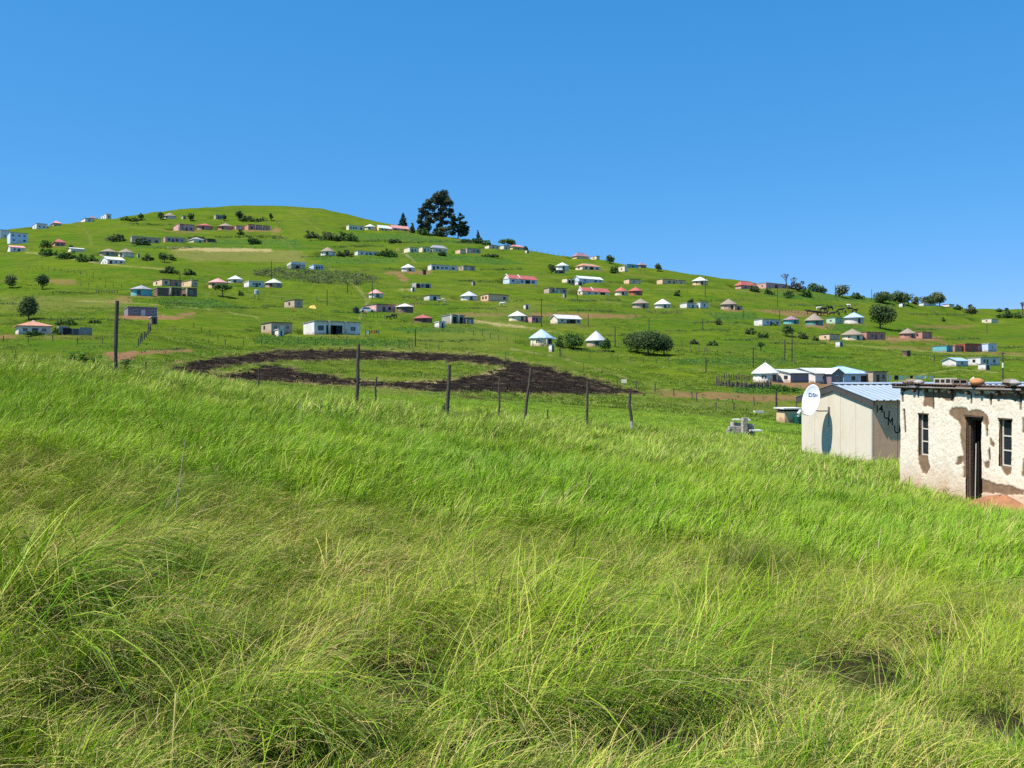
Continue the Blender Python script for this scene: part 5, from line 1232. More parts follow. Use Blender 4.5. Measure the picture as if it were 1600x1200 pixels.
# ------------------------------------------------------------------ the panelled shed beside the mud house
Z3 = lambda p, q: Vector((p[0], p[1], q))
SH = (12.79, 31.8, -3.27); SH_RZ = math.atan2(.2096, .978); SL, SD, SE, SR = 9.2, 4.8, 2.25, .50
M_PANEL = mat('shed_panel_cream', (.70, .63, .50), .55, .05, 1.0, .05, 60, (.45, .33, .20), .25)
M_PANELD = mat('shed_long_wall', (.80, .47, .29), .6, .10, 1.2, .05, 60, (.33, .17, .09), .7)  # cream panel again, colour reddened to offset blue skylight on the shaded side, plus dirt
M_FASCIA = mat('shed_fascia', (.075, .068, .065), .6, .15)
M_TRIM = mat('shed_trim', (.50, .42, .36), .5, .1)
def metal_mat(name, col, rough=.38):
    m = mat(name, col, rough, .10, 1.2, 0, 10, (.42, .36, .30), .25, .35, .5); return m
M_SHROOF = metal_mat('shed_roof_zinc', (.37, .43, .49), .5)
shed = thing('shed', 'cream panelled shed with zinc roof and painted black letters beside the mud house', 'shed', SH, SH_RZ)
b = MB(); b.prism_x([(.03, -.5), (SD - .03, -.5), (SD - .03, SE - .03), (SD / 2, SE + SR - .05), (.03, SE - .03)], .045, SL); b.build('core_wall', M_PANELD, shed)
cuts = [.02, 1.01, 2.0, 2.78, 3.78, SD - .02]
gz_top = lambda y: SE + SR * (1 - abs(y - SD / 2) / (SD / 2))
for a, c in zip(cuts[:-1], cuts[1:]):
    a += .006; c -= .006
    pts = [(a, -.12), (c, -.12), (c, gz_top(c))] + ([(SD / 2, SE + SR)] if a < SD / 2 < c else []) + [(a, gz_top(a))]
    b = MB(); b.prism_x(pts, 0, .042); b.build('wall_panel', M_PANEL, shed)
for a in (0.0, .96, 2.0, 3.1, 4.2, 5.3, 6.4, 7.5):
    b = MB(); b.box(a + .056, a + (.96 if a < .1 else 1.04) + .03, -.012, .028, -.12, SE - .02); b.build('long_wall_panel', M_PANELD, shed)
b = MB(); b.box(-.014, .05, -.014, .05, -.12, SE); b.build('corner_trim', M_TRIM, shed)
b = MB(); b.box(-.02, .03, .1, SD, -.5, -.13); b.box(.06, SL, -.02, .02, -.5, -.13); b.build('base_skirt', mat('shed_base', (.20, .10, .06), .9, .3), shed)
for s_ in (0, 1):     # dark barge board along each rake
    y0, y1 = (-.16, SD / 2 - .003) if s_ == 0 else (SD / 2 + .003, SD + .30)
    za, zb = gz_top(y0), gz_top(y1)
    b = MB(); b.prism_x([(y0, za - .23), (y1, zb - .23), (y1, zb + .015), (y0, za + .015)], -.07, -.016); b.build('barge_board', M_FASCIA, shed)
def ribbed(name, m, parent, x0, x1, y0, z0, y1, z1, pitch=.27, amp=.024, n=None):
    """zinc sheet whose ribs run down the slope"""
    xs = []; x = x0
    while x < x1 - 1e-6:
        for f, hgt in ((0, 0), (.34, 0), (.44, 1), (.62, 1), (.72, 0)):
            if x + f * pitch <= x1: xs.append((x + f * pitch, hgt * amp))
        x += pitch
    xs.append((x1, 0))
    b = MB(); th = .012
    A_ = [(q, y0, z0 + h_) for q, h_ in xs]; B_ = [(q, y1, z1 + h_) for q, h_ in xs]
    A2 = [(p[0], p[1], p[2] - th) for p in A_]; B2 = [(p[0], p[1], p[2] - th) for p in B_]
    N = len(xs); b.v = A_ + B_ + A2 + B2
    for i in range(N - 1):
        b.f += [(i, i + 1, N + i + 1, N + i), (2 * N + i, 3 * N + i, 3 * N + i + 1, 2 * N + i + 1), (i, 2 * N + i, 2 * N + i + 1, i + 1), (N + i, N + i + 1, 3 * N + i + 1, 3 * N + i)]
    b.f += [(0, N, 3 * N, 2 * N), (N - 1, 3 * N - 1, 4 * N - 1, 2 * N - 1)]
    return b.build(name, m, parent)
ribbed('roof_sheet', M_SHROOF, shed, -.09, SL + .1, -.20, gz_top(-.20) + .03, SD / 2, SE + SR + .03)
ribbed('roof_sheet', M_SHROOF, shed, -.09, SL + .1, SD + .34, gz_top(SD + .34) + .03, SD / 2, SE + SR + .03)
b = MB(); b.prism_x([(SD / 2 - .22, SE + SR - .005 + .03), (SD / 2, SE + SR + .075), (SD / 2 + .22, SE + SR - .005 + .03), (SD / 2 + .22, SE + SR + .04), (SD / 2, SE + SR + .10), (SD / 2 - .22, SE + SR + .04)], -.1, SL + .1); b.build('ridge_cap', M_SHROOF, shed)
M_LET = mat('black_paint', (.012, .011, .011), .6, .1)
def letter(ch, x, z, hgt, parent, m, rot, y=-.016, wid=1.0, off=.02, name='letter'):
    cu = bpy.data.curves.new(name, 'FONT'); cu.body = ch; cu.size = hgt / .70; cu.extrude = .002; cu.offset = off; cu.materials.append(m)
    o = bpy.data.objects.new('tmp_text', cu); COL.objects.link(o)
    me = bpy.data.meshes.new_from_object(o.evaluated_get(bpy.context.evaluated_depsgraph_get())); bpy.data.objects.remove(o, do_unlink=True)
    me.materials.clear(); me.materials.append(m)
    return link(name, me, parent, (x, y, z), rot, (wid, 1, 1))
for ch, x, z in (('1', .085, 1.80), ('4', .235, 1.80), ('U', .42, 1.58), ('U', .84, 1.06)):
    letter(ch, x, z, .28, shed, M_LET, (R(90), 0, 0), -.0155, 1.0, .003)

b = MB(); lx, lz, lw, lh, st_ = .605, 1.34, .21, .27, .046       # the M, four painted strokes
b.box(lx, lx + st_, -.018, -.0145, lz, lz + lh); b.box(lx + lw - st_, lx + lw, -.018, -.0145, lz, lz + lh)
b.prism([(lx + st_, lz + lh), (lx + st_, lz + lh - .085), (lx + lw / 2, lz + .07), (lx + lw / 2, lz + .155)], -.018, -.0145)
b.prism([(lx + lw / 2, lz + .155), (lx + lw / 2, lz + .07), (lx + lw - st_, lz + lh - .085), (lx + lw - st_, lz + lh)], -.018, -.0145)
b.build('letter', M_LET, shed)

# ------------------------------------------------------------------ satellite dish on the shed's gable
def frame(n, up=Vector((0, 0, 1))):
    n = Vector(n).normalized(); x = up.cross(n).normalized(); y = n.cross(x).normalized()
    return Matrix((x, y, n)).transposed().to_4x4()
dn = Vector((-.76, -.60, .26)).normalized(); dp = Vector((11.44, 34.3, -1.10))
dish = thing('satellite_dish', 'white satellite dish with blue lettering on an arm from the shed gable', 'satellite dish', dp)
Mx = frame(dn)
M_DISH = mat('dish_white', (.72, .75, .78), .45, .04)
b = MB(); N = 40; RA, RB = .375, .60
rs = [0.02, .25, .5, .75, .95, 1.0]
rings_ = [[(RA * r * math.cos(2 * math.pi * k / N), RB * r * math.sin(2 * math.pi * k / N), .16 * r * r - .16) for k in range(N)] for r in rs]
back = [[(p[0] * 1.012, p[1] * 1.012, p[2] - .018) for p in q] for q in rings_[::-1]]
b.rings(rings_ + [[(p[0] * 1.025, p[1] * 1.025, p[2] - .004) for p in rings_[-1]]] + back)
rf = b.build('reflector', M_DISH, dish, True); rf.matrix_local = Mx
lt = letter('DStv', 0, 0, .145, None, mat('logo_blue', (.02, .10, .42), .5, .02), None, 0, 1.0, .003, 'logo')
for v_ in lt.data.vertices:      # the print follows the bowl
    px_, py_ = v_.co.x - .20, v_.co.y + .15
    v_.co = (px_, py_, .16 * ((px_ / RA) ** 2 + (py_ / RB) ** 2) - .16 + .012)
lt.location = (0, 0, 0); lt.parent = dish; lt.matrix_local = Mx
M_STEEL = mat('galvanised_steel', (.22, .22, .22), .45, .2, metal=.6)
wp = Vector((12.20, 34.5, -1.53)) - dp
P0 = Mx @ Vector((0, -.35, -.15)); bot = Mx @ Vector((0, -RB, -.02)); feed = Mx @ Vector((.02, -.62, .62))
b = MB(); b.tube([wp, wp + Vector((-.45, -.1, .0)), Mx @ Vector((0, -.1, -.19)) + Vector((.1, .02, -.25)), Mx @ Vector((0, -.02, -.17))], .022, 8); b.build('wall_arm', M_STEEL, dish)
b = MB(); b.box(wp.x - .02, wp.x + .03, wp.y - .06, wp.y + .06, wp.z - .12, wp.z + .16); b.tube([wp + Vector((-.01, 0, -.1)), wp + Vector((-.01, 0, -.62))], .008, 5); b.build('wall_bracket', M_STEEL, dish)
b = MB(); b.tube([bot, bot.lerp(feed, .5) + Vector((0, 0, -.03)), feed], .014, 6); b.tube([Mx @ Vector((-RA * .75, -RB * .66, -.01)), feed], .008, 5); b.tube([Mx @ Vector((RA * .75, -RB * .66, -.01)), feed], .008, 5); b.build('feed_arm', M_STEEL, dish)
b = MB(); fd = (Mx @ Vector((0, 0, 0)) - feed).normalized()
b.tube([feed - fd * .16, feed - fd * .06, feed, feed + fd * .05], [.055, .055, .05, .075], 10); b.tube([feed - fd * .1, feed - fd * .1 + Vector((0, 0, -.12))], .035, 8); b.build('receiver', mat('receiver_white', (.7, .7, .68), .5), dish)

# ------------------------------------------------------------------ the mud walled house
MH = (10.51, 24.2, -2.80); MH_RZ = math.atan2(-.9735, .2286)
mud = thing('mud_house', 'old mud walled house with flaking white plaster and stones on its roof', 'house', MH, MH_RZ)
def fac(zx, zy):
    u = 1380 + zx / 5.4545; v = 580 + zy / 5.4545; r = (u - 800) / FPX
    t = (24.2 * r - 10.51) / (.2286 + .9735 * r); return (t, -(v - HOR) / FPX * (24.2 - .9735 * t) + 2.80)
FL, FT, FB = 6.9, 2.36, -.55
OPEN = [(2.44, 2.97, -.7, 1.70), (.72, 1.10, .60, 1.68), (3.50, 3.88, .60, 1.69), (5.4, 5.8, .6, 1.69)]
dx = .022
gx = np.arange(0, FL + 1e-6, dx); gzv = np.arange(FB, FT + 1e-6, dx)
for o_ in OPEN:      # snap the grid lines to the openings
    for e_ in (o_[0], o_[1]): gx[np.argmin(np.abs(gx - e_))] = e_
    for e_ in (o_[2], o_[3]):
        if e_ > FB: gzv[np.argmin(np.abs(gzv - e_))] = e_
GX, GZ = np.meshgrid(gx, gzv, indexing='ij')
pl_ = [[(345, 170), (425, 160), (425, 300), (345, 295)], [(430, 180), (580, 150), (625, 165), (600, 260), (530, 265), (500, 230), (430, 225)],
       [(560, 340), (590, 312), (700, 312), (735, 345), (830, 325), (875, 370), (902, 440), (890, 525), (868, 470), (825, 400), (800, 380), (830, 900), (690, 905), (690, 770), (640, 800), (625, 790), (650, 745), (688, 720), (655, 560), (665, 500), (645, 430), (600, 400), (560, 370)],
       [(905, 540), (955, 620), (955, 660), (918, 640)], [(300, 560), (318, 360), (345, 350), (390, 715), (398, 820), (372, 880), (340, 870), (305, 750)],
       [(1000, 810), (1105, 805), (1105, 885), (1060, 890)], [(985, 410), (1040, 400), (1020, 560), (1000, 800)], [(1190, 740), (1215, 740), (1215, 900), (1190, 890)], [(862, 780), (905, 768), (902, 825), (870, 820)],
       [(770, 185), (1060, 190), (1140, 185), (1260, 190), (1260, 240), (1150, 245), (1125, 275), (1100, 232), (920, 232), (780, 215)], [(140, 130), (330, 130), (330, 160), (300, 150), (160, 165)],
       [(840, 915), (1000, 960), (1210, 1010), (1210, 1060), (840, 1040)], [(610, 160), (640, 160), (760, 175), (740, 200), (640, 180)]]
cr_ = [[(163, 150), (172, 150), (172, 260), (165, 260)], [(178, 330), (186, 330), (196, 520), (190, 520)], [(424, 150), (432, 150), (433, 320), (426, 320)], [(580, 150), (588, 150), (588, 235), (582, 235)], [(298, 160), (306, 160), (304, 225), (300, 225)],
       [(748, 195), (756, 195), (754, 275), (749, 275)], [(912, 190), (922, 190), (920, 288), (914, 288)], [(1163, 200), (1175, 200), (1172, 330), (1165, 330)], [(885, 500), (892, 500), (890, 555), (886, 555)], [(903, 680), (912, 660), (914, 755), (908, 750)], [(1188, 400), (1194, 400), (1193, 520), (1190, 520)]]
jx = (fbm(GX * 4.1, GZ * 4.1, 4) - .5) * .16 + (fbm(GX * 16 + 5, GZ * 16, 3) - .5) * .07
bare = np.zeros(GX.shape); crack = np.zeros(GX.shape)
for p in pl_: bare = np.maximum(bare, sstep(-.012, .016, poly_sd(GX, GZ, [fac(*q) for q in p]) + jx * .75))
for p in cr_: crack = np.maximum(crack, sstep(-.035, .004, poly_sd(GX, GZ, [fac(*q) for q in p]) + jx * .12))
pebble = fbm(GX * 22, GZ * 22, 3)
GYv = -.018 * (1 - bare) - .006 * (pebble - .5) * 2 * (1 - bare) + .009 * (fbm(GX * 9, GZ * 9, 4) - .5) + .03 * crack + .05 * (fbm(GX * .8, GZ * .9, 2) - .5)
GXv = GX - .0 + np.where(GX < .02, .05 * (fbm(GX * 3 + 7, GZ * 2.5, 3) - .5), 0)
nX, nZ = GX.shape
idx = np.arange(nX * nZ).reshape(nX, nZ)
q4 = np.stack([idx[:-1, :-1], idx[1:, :-1], idx[1:, 1:], idx[:-1, 1:]], -1).reshape(-1, 4)
cx_ = ((GX[:-1, :-1] + GX[1:, 1:]) / 2).ravel(); cz_ = ((GZ[:-1, :-1] + GZ[1:, 1:]) / 2).ravel()
keep = np.ones(len(q4), bool)
for o_ in OPEN: keep &= ~((cx_ > o_[0]) & (cx_ < o_[1]) & (cz_ > o_[2]) & (cz_ < o_[3]))
wash = np.clip(sstep(.55, -.3, GZ) * (.4 + fbm(GX * 3, GZ * 3, 3)), 0, 1)
att = np.stack([bare, crack, wash, pebble], -1).reshape(-1, 4)
def facade_mat():
    m = bpy.data.materials.new('flaking_plaster'); m.use_nodes = True
    n = m.node_tree.nodes; l = m.node_tree.links; b_ = n['Principled BSDF']; b_.inputs['Roughness'].default_value = .95; b_.inputs['Specular IOR Level'].default_value = .1
    A = n.new('ShaderNodeAttribute'); A.attribute_name = 'wear'; sp = n.new('ShaderNodeSeparateColor'); l.new(A.outputs['Color'], sp.inputs[0])
    tc = n.new('ShaderNodeTexCoord')
    def nz(sc, d=5, r=.6):
        t = n.new('ShaderNodeTexNoise'); t.inputs['Scale'].default_value = sc; t.inputs['Detail'].default_value = d; t.inputs['Roughness'].default_value = r; l.new(tc.outputs['Object'], t.inputs['Vector']); return t.outputs['Fac']
    def rg(f, a, c, to=1.0):
        r = n.new('ShaderNodeMapRange'); r.inputs[1].default_value = a; r.inputs[2].default_value = c; r.inputs[4].default_value = to; l.new(f, r.inputs[0]); return r.outputs[0]
    def mx(f, a, c):
        x_ = n.new('ShaderNodeMix'); x_.data_type = 'RGBA'; l.new(f, x_.inputs[0])
        for k_, s_ in ((6, a), (7, c)):
            if isinstance(s_, tuple): x_.inputs[k_].default_value = (*s_, 1)
            else: l.new(s_, x_.inputs[k_])
        return x_.outputs[2]
    col = mx(rg(nz(3), .3, .7), (.74, .655, .51), (.82, .745, .61))
    col = mx(rg(nz(34, 3, .6), .60, .65, .85), col, (.30, .22, .15))
    col = mx(rg(nz(1.3, 7, .75), .52, .75, .4), col, (.55, .40, .26))
    ml = n.new('ShaderNodeMath'); ml.operation = 'MULTIPLY'; l.new(sp.outputs[2], ml.inputs[0]); ml.inputs[1].default_value = .7
    col = mx(ml.outputs[0], col, (.52, .30, .16))
    mudc = mx(rg(nz(7, 6, .7), .3, .7), (.17, .105, .062), (.30, .20, .125))
    col = mx(sp.outputs[0], col, mudc); col = mx(sp.outputs[1], col, (.06, .04, .03))
    l.new(col, b_.inputs['Base Color'])
    bp = n.new('ShaderNodeBump'); bp.inputs['Strength'].default_value = .3; bp.inputs['Distance'].default_value = .012; l.new(nz(42, 5, .7), bp.inputs['Height']); l.new(bp.outputs[0], b_.inputs['Normal'])
    return m
M_MUD = mat('mud_wall', (.21, .135, .085), .95, .3, 5, .7, 25)
M_RUST = mat('rusty_roof', (.13, .075, .05), .85, .35, 3, .2, 20, (.05, .04, .04), .6)
link('front_wall', np_mesh('front_wall', np.stack([GXv, GYv, GZ], -1).reshape(-1, 3), q4[keep], facade_mat(), True, {'wear': att}), mud)
b = MB(); b.box(0.01, .26, .02, 4.6, FB, FT - .05); b.build('side_wall', M_MUD, mud)
b = MB(); b.box(FL - .26, FL - .01, .02, 4.6, FB, FT - .05); b.build('side_wall', M_MUD, mud)
b = MB(); b.box(.27, FL - .27, 4.34, 4.6, FB, FT - .2); b.build('rear_wall', M_MUD, mud)
for o_ in OPEN:     # thick mud jambs, sill and head behind each opening
    b = MB(); e_ = .012
    b.box(o_[0] - .10, o_[0] - e_ * 0, .03, .27, o_[2] - .1, o_[3] + .1); b.box(o_[1], o_[1] + .10, .03, .27, o_[2] - .1, o_[3] + .1)
    b.box(o_[0], o_[1], .03, .27, o_[3], o_[3] + .1)
    if o_[2] > 0: b.box(o_[0], o_[1], .03, .27, o_[2] - .1, o_[2])
    b.build('jamb', M_MUD, mud)
M_WF = mat('window_frame_cream', (.62, .58, .50), .6, .12)
for o_ in OPEN[1:]:
    wx0, wx1, wz0, wz1 = o_[0] + .03, o_[1] - .004, o_[2] + .01, o_[3] - .02; fw = .032
    b = MB()
    b.box(wx0, wx0 + fw, .06, .11, wz0, wz1); b.box(wx1 - fw, wx1, .06, .11, wz0, wz1); b.box(wx0 + fw, wx1 - fw, .06, .11, wz0, wz0 + fw)
    zz = [wz0 + fw + (wz1 - wz0 - 2 * fw) * k / 3 for k in range(4)]
    for k in (1, 2): b.box(wx0 + fw, wx1 - fw, .062, .108, zz[k] - .014, zz[k] + .014)
    wf = b.build('window', M_WF, mud)
    for k in range(3):
        b = MB(); b.box(wx0 + fw - .004, wx1 - fw + .004, .08, .086, zz[k] + .012, zz[k + 1] - .012); b.build('pane', M_GLASS, wf)
    b = MB(); b.box(o_[0] - .02, o_[1] + .02, -.035, .02, o_[3] + .0, o_[3] + .03); b.build('lintel', mat('old_timber', (.10, .07, .05), .9, .3, 6, .4, 25), mud)
M_TIM = mat('old_timber', (.10, .07, .05), .9, .3, 6, .4, 25)
d0, d1, dh = OPEN[0][0], OPEN[0][1], OPEN[0][3]
b = MB(); b.box(d0 + .0, d0 + .05, .08, .16, -.6, dh - .02); b.box(d1 - .022, d1, .10, .16, -.6, dh - .02); b.box(d0 + .05, d1 - .05, .08, .16, dh - .08, dh - .02); b.build('door_frame', M_TIM, mud)
b = MB(); b.hexa([(d0 + .02, .30, -.5), (d0 + .06, .30, -.5), (d0 + .08, .85, -.5), (d0 + .04, .85, -.5), (d0 + .02, .30, dh - .1), (d0 + .06, .30, dh - .1), (d0 + .08, .85, dh - .1), (d0 + .04, .85, dh - .1)]); dl = b.build('door', mat('door_panel', (.025, .02, .017), .7, .2), mud)  # leaf colour set near black so the doorway looks deep in shade
b = MB(); b.tube([(d0 + .13, .14, -.4), (d0 + .15, .15, 1.05)], .012, 5); b.build('curtain_rail', M_WF, dl)
b = MB(); b.hexa([(d0 - .04, -.045, dh), (d1 + .03, -.045, dh), (d1 + .03, .03, dh), (d0 - .04, .03, dh), (d0 - .04, -.045, dh + .05), (d1 + .03, -.045, dh + .035), (d1 + .03, .03, dh + .035), (d0 - .04, .03, dh + .05)]); b.build('lintel', M_TIM, mud)
# roof: poles, rafters and old sheets
rn = random.Random(4)
x = .15
while x < FL:
    zt = FT - .06 + rn.uniform(-.02, .02); r_ = rn.uniform(.035, .055)
    b = MB(); b.tube([(x, -.06 - rn.uniform(0, .05), zt), (x + rn.uniform(-.03, .03), 4.5, zt - .15)], [r_, r_ * .9], 8); b.build('rafter', M_TIM, mud); x += rn.uniform(.42, .6)
for zz_, yy_, r_, nm in ((FT + .012, -.075, .034, 'wall_pole'), (FT + .062, -.10, .020, 'edge_pole')):
    pts = [(q, yy_ + rn.uniform(-.02, .02), zz_ + rn.uniform(-.014, .014)) for q in np.linspace(-.22, FL + .2, 10)]
    b = MB(); b.tube(pts, r_, 8); b.build(nm, M_TIM, mud)
b = MB(); b.box(-.15, FL * .62, -.135, -.115, FT + .012, FT + .048); b.build('fascia_board', mat('grey_board', (.30, .25, .22), .9, .25, 4), mud)
xr = -.2
while xr < FL + .1:
    x1 = min(xr + .84, FL + .2)
    ribbed('roof_sheet', M_RUST, mud, xr, x1, -.14 + rn.uniform(-.03, .02), FT + .10 + rn.uniform(-.004, .004), 4.7, FT - .12, .11, .016); xr += .80
# loose things that weigh the roof down, each of them its own thing
RZ = FT + .125
def onroof(t, y): return (MH[0] + math.cos(MH_RZ) * t - math.sin(MH_RZ) * y, MH[1] + math.sin(MH_RZ) * t + math.cos(MH_RZ) * y, MH[2] + RZ - .045 * (y + .36))
def rock(name, label, cat, t, y, sx, sy, sz, m, seed, rz=0, sub=2, rough=.25):
    bm = bmesh.new(); bmesh.ops.create_icosphere(bm, subdivisions=sub, radius=1)
    rr = random.Random(seed); ph = [rr.uniform(0, 6) for _ in range(6)]
    for v in bm.verts:
        p = v.co; f = 1 + rough * (math.sin(p.x * 2.3 + ph[0]) * math.sin(p.y * 2.1 + ph[1]) + .6 * math.sin(p.z * 3.1 + ph[2] + p.x * 1.7)) * .5
        v.co = Vector((p.x * sx * f, p.y * sy * f, max(p.z, -.75) * sz * f + sz * .72))
    me = bpy.data.meshes.new(name); bm.to_mesh(me); bm.free(); me.materials.append(m)
    if sub > 2: me.polygons.foreach_set('use_smooth', [True] * len(me.polygons))
    o = link(name, me, None, onroof(t, y), (0, 0, MH_RZ + rz)); return tag(o, label, cat, 'weights lying on the mud house roof')
M_ROCK = mat('roof_rock', (.20, .155, .12), .95, .3, 5, .6, 20); M_ROCKG = mat('roof_rock_grey', (.33, .30, .28), .95, .25, 5, .6, 20); M_ROCKO = mat('orange_stone', (.45, .20, .075), .8, .3, 6, .4, 25)
rock('round_stone', 'round orange brown stone like a pumpkin on the mud house roof edge', 'stone', 2.86, -.05, .165, .16, .10, M_ROCKO, 3, 0, 3, .12)
rock('flat_stone', 'flat brown stone slab at the far corner of the mud house roof', 'stone', .42, .0, .28, .17, .07, M_ROCK, 5, .3)
rock('small_stone', 'small pinkish stone beside the flat slab on the mud house roof', 'stone', .86, -.1, .15, .12, .06, M_ROCKG, 6)
rock('rough_stone', 'dark rough stone at the near end of the mud house roof', 'stone', 3.82, .0, .165, .17, .10, M_ROCK, 8)
rock('grey_stone', 'pale grey stone resting against the dark rough stone on the roof', 'stone', 4.10, -.12, .115, .11, .08, M_ROCKG, 9)
M_BLOCK = mat('concrete_block', (.55, .48, .40), .9, .15, 4, .4, 30)
def hollow(label, t, y, rz, l_=.36, h_=.15, m=M_BLOCK):
    b = MB(); d_ = .15; w_ = .03; n_ = 2
    b.box(0, l_, 0, d_, 0, w_); b.box(0, l_, 0, d_, h_ - w_, h_)
    for k in range(n_ + 1):
        xx = k * (l_ - w_) / n_; b.box(xx, xx + w_, 0, d_, w_, h_ - w_)
    b.box(w_, l_ - w_, d_ - .02, d_ - .003, w_ + .002, h_ - w_ - .002)
    o = b.build('hollow_block', m, None, loc=onroof(t, y), rot=(0, 0, MH_RZ + rz)); return tag(o, label, 'block', 'hollow blocks lying on the mud house roof')
hollow('pale hollow block, first along the mud house roof from the shed', 1.34, -.05, R(48), .30)
hollow('pale hollow block, middle one on the mud house roof', 1.74, -.05, R(50), .28, .16)
hollow('dark broken hollow block next to the round stone on the roof', 2.08, -.1, R(46), .34, .13, M_ROCK)
rock('broken_block', 'small cream block fragment standing behind the hollow blocks', 'block', 2.32, .3, .09, .09, .12, M_BLOCK, 12, .2, 1, .1)
# heap of red earth at the foot of the wall
b = MB(); rings_ = []
for k, f in enumerate((1, .8, .55, .3, .08)):
    rings_.append([(4.3 + 1.55 * f * math.cos(a * .393) * (1 + .1 * math.sin(a * 2.7 + k)), -.62 + .62 * f * math.sin(a * .393) * (1 + .12 * math.cos(a * 1.9)), -.62 + (1 - f ** 1.6) * .66 + .03 * math.sin(a * 3.1 + k * 2)) for a in range(16)])
b.rings(rings_); o = b.build('earth_heap', mat('red_earth', (.33, .145, .075), .98, .3, 4, .9, 18), None, True, loc=MH, rot=(0, 0, MH_RZ)); tag(o, 'low heap of red earth washed against the mud house wall', 'earth heap')

# ------------------------------------------------------------------ near fence on the edge of the knoll
NF = thing('wire_fence', 'near wire fence of rough dark poles along the edge of the grassy knoll', 'fence', (-10.6, 24, float(H(np.array([-10.6]), np.array([24.0]))[0])))
fo = NF.location.copy()
M_NP = mat('weathered_pole', (.085, .068, .054), .95, .4, 7, .8, 30); M_NPP = mat('peeled_pole', (.42, .38, .32), .9, .25, 7, .4, 20)
tops = []
for (u0, v0_, u1, v1, Y_, wpx, pale) in ((184, 470, 180.5, 567, 24, 6.0, 0), (559.5, 538, 557.5, 622, 27.5, 5.4, 0), (701.5, 570, 699.5, 640, 30, 5.6, 0), (829, 575, 821, 646, 32, 4.2, 0), (918, 595, 917, 651, 36, 3.8, 0), (983.5, 613, 986, 666, 37, 4.6, 1),
                                         (588, 589, 587, 608, 33, 3, 0), (404.5, 575, 404, 600, 33, 2.4, 1), (780.5, 588, 780, 632, 36, 3.0, 0), (227.5, 565, 227, 582, 30, 2.4, 0), (855, 640, 855.5, 652, 34, 2.4, 1)):
    k = Y_ / FPX; T = Vector(((u0 - 800) * k, Y_, -(v0_ - HOR) * k)); B_ = Vector(((u1 - 800) * k, Y_, -(v1 - HOR) * k))
    d_ = (B_ - T); gzb = float(H(np.array([B_.x]), np.array([Y_]))[0]) - .25
    if d_.z < 0 and B_.z > gzb: B_ = T + d_ * ((gzb - T.z) / d_.z)
    r_ = wpx * k / 2
    mids = [T.lerp(B_, f) + Vector((rn.uniform(-.5, .5) * r_, 0, 0)) for f in (0, .25, .5, .75, 1)]
    b = MB(); b.tube([p - fo for p in mids], [r_ * .9, r_, r_ * 1.05, r_ * rn.uniform(.95, 1.15), r_ * 1.1], 9)
    po = b.build('post', M_NP, NF)
    if pale:
        lo_ = mids[2].lerp(mids[3], .3); b = MB(); b.tube([lo_ - fo, mids[3] - fo, mids[4] - fo], r_ * 1.16, 9); b.build('peeled_wood', M_NPP, po)
    if wpx > 3.5: tops.append((T, B_))
for f in (.22, .45, .68):
    b = MB()
    for (A0, A1), (C0, C1) in zip(tops[:-1], tops[1:]):
        a = A0.lerp(A1, f) - fo; c = C0.lerp(C1, f) - fo
        b.tube([a, a.lerp(c, .5) + Vector((0, 0, -.03)), c], .0016, 4, False)
    b.build('wire', M_STEEL, NF)

# ------------------------------------------------------------------ ruin of blocks, brick store, tank and trough below the crest
x, y, z = at(1140, 682, 38); y = 46.0; x = (1137 - 800) / FPX * y; k = y / FPX
zb_ = -(676 - HOR) * k
ruin = thing('block_ruin', 'low ruin of grey blocks with a leaning pillar, slabs and dark boards', 'ruin', (x, y, zb_), R(8))
bw = .36; M_RB = mat('ruin_block', (.46, .40, .33), .92, .25, 4, .5, 25); M_RS = mat('ruin_slab', (.62, .60, .55), .85, .2, 3)
b = MB(); b.box(-bw / 2 + .006, bw / 2 - .006, -.09, .09, .006, .174); ME_RB = b.mesh('block', M_RB)
for row in range(-3, 2):
    for q in range(3 if row == 1 else 3): link('block', ME_RB, ruin, (q * bw * .9 + .12 + (row % 2) * .09, rn.uniform(-.015, .015), row * .165), (0, 0, rn.uniform(-.05, .05)), (.88, 1, .93))
for row in range(-3, 5): link('block', ME_RB, ruin, (.80 + rn.uniform(-.02, .02), -.22, row * .155), (rn.uniform(-.03, .03), 0, R(90) + rn.uniform(-.1, .1)), (.75, 1.3, .86))
for (x0, x1, y0, z0, z1, m_) in ((.45, .95, .5, -.3, .52, M_RB), (1.0, 1.30, .3, -.5, .40, M_NP), (1.15, 1.72, .6, -.5, .44, M_RB)):
    b = MB(); b.hexa([(x0, y0, z0), (x1, y0, z0), (x1, y0 + .3, z0), (x0, y0 + .3, z0), (x0 + .03, y0 + .05, z1), (x1 - .04, y0, z1 * .9), (x1 - .05, y0 + .28, z1 * .9), (x0 + .02, y0 + .3, z1)]); b.build('board', m_, ruin)
for (x0, x1, y0, z0) in ((.42, .80, .2, .62), (.95, 1.25, .25, .66), (1.18, 1.45, .5, .57), (1.25, 1.85, -.05, .06)):
    b = MB(); b.hexa([(x0, y0, z0), (x1, y0 - .05, z0), (x1, y0 + .35, z0 + .02), (x0, y0 + .3, z0), (x0, y0, z0 + .06), (x1, y0 - .05, z0 + .05), (x1, y0 + .35, z0 + .07), (x0, y0 + .3, z0 + .06)]); b.build('slab', M_RS, ruin)
x, y, z = at(1180, 646, 50); t = thing('trough', 'small pale trough on the slope behind the block ruin', 'trough', (x, y, gz(x, y)), R(10)); k = y / FPX; wT = 14.5 * k
b = MB()
for q in ((0, wT, 0, .06, 0, .34), (0, wT, .5, .56, 0, .34), (0, .06, .06, .5, 0, .34), (wT - .06, wT, .06, .5, 0, .34), (.06, wT - .06, .06, .5, 0, .08)): b.box(*q)
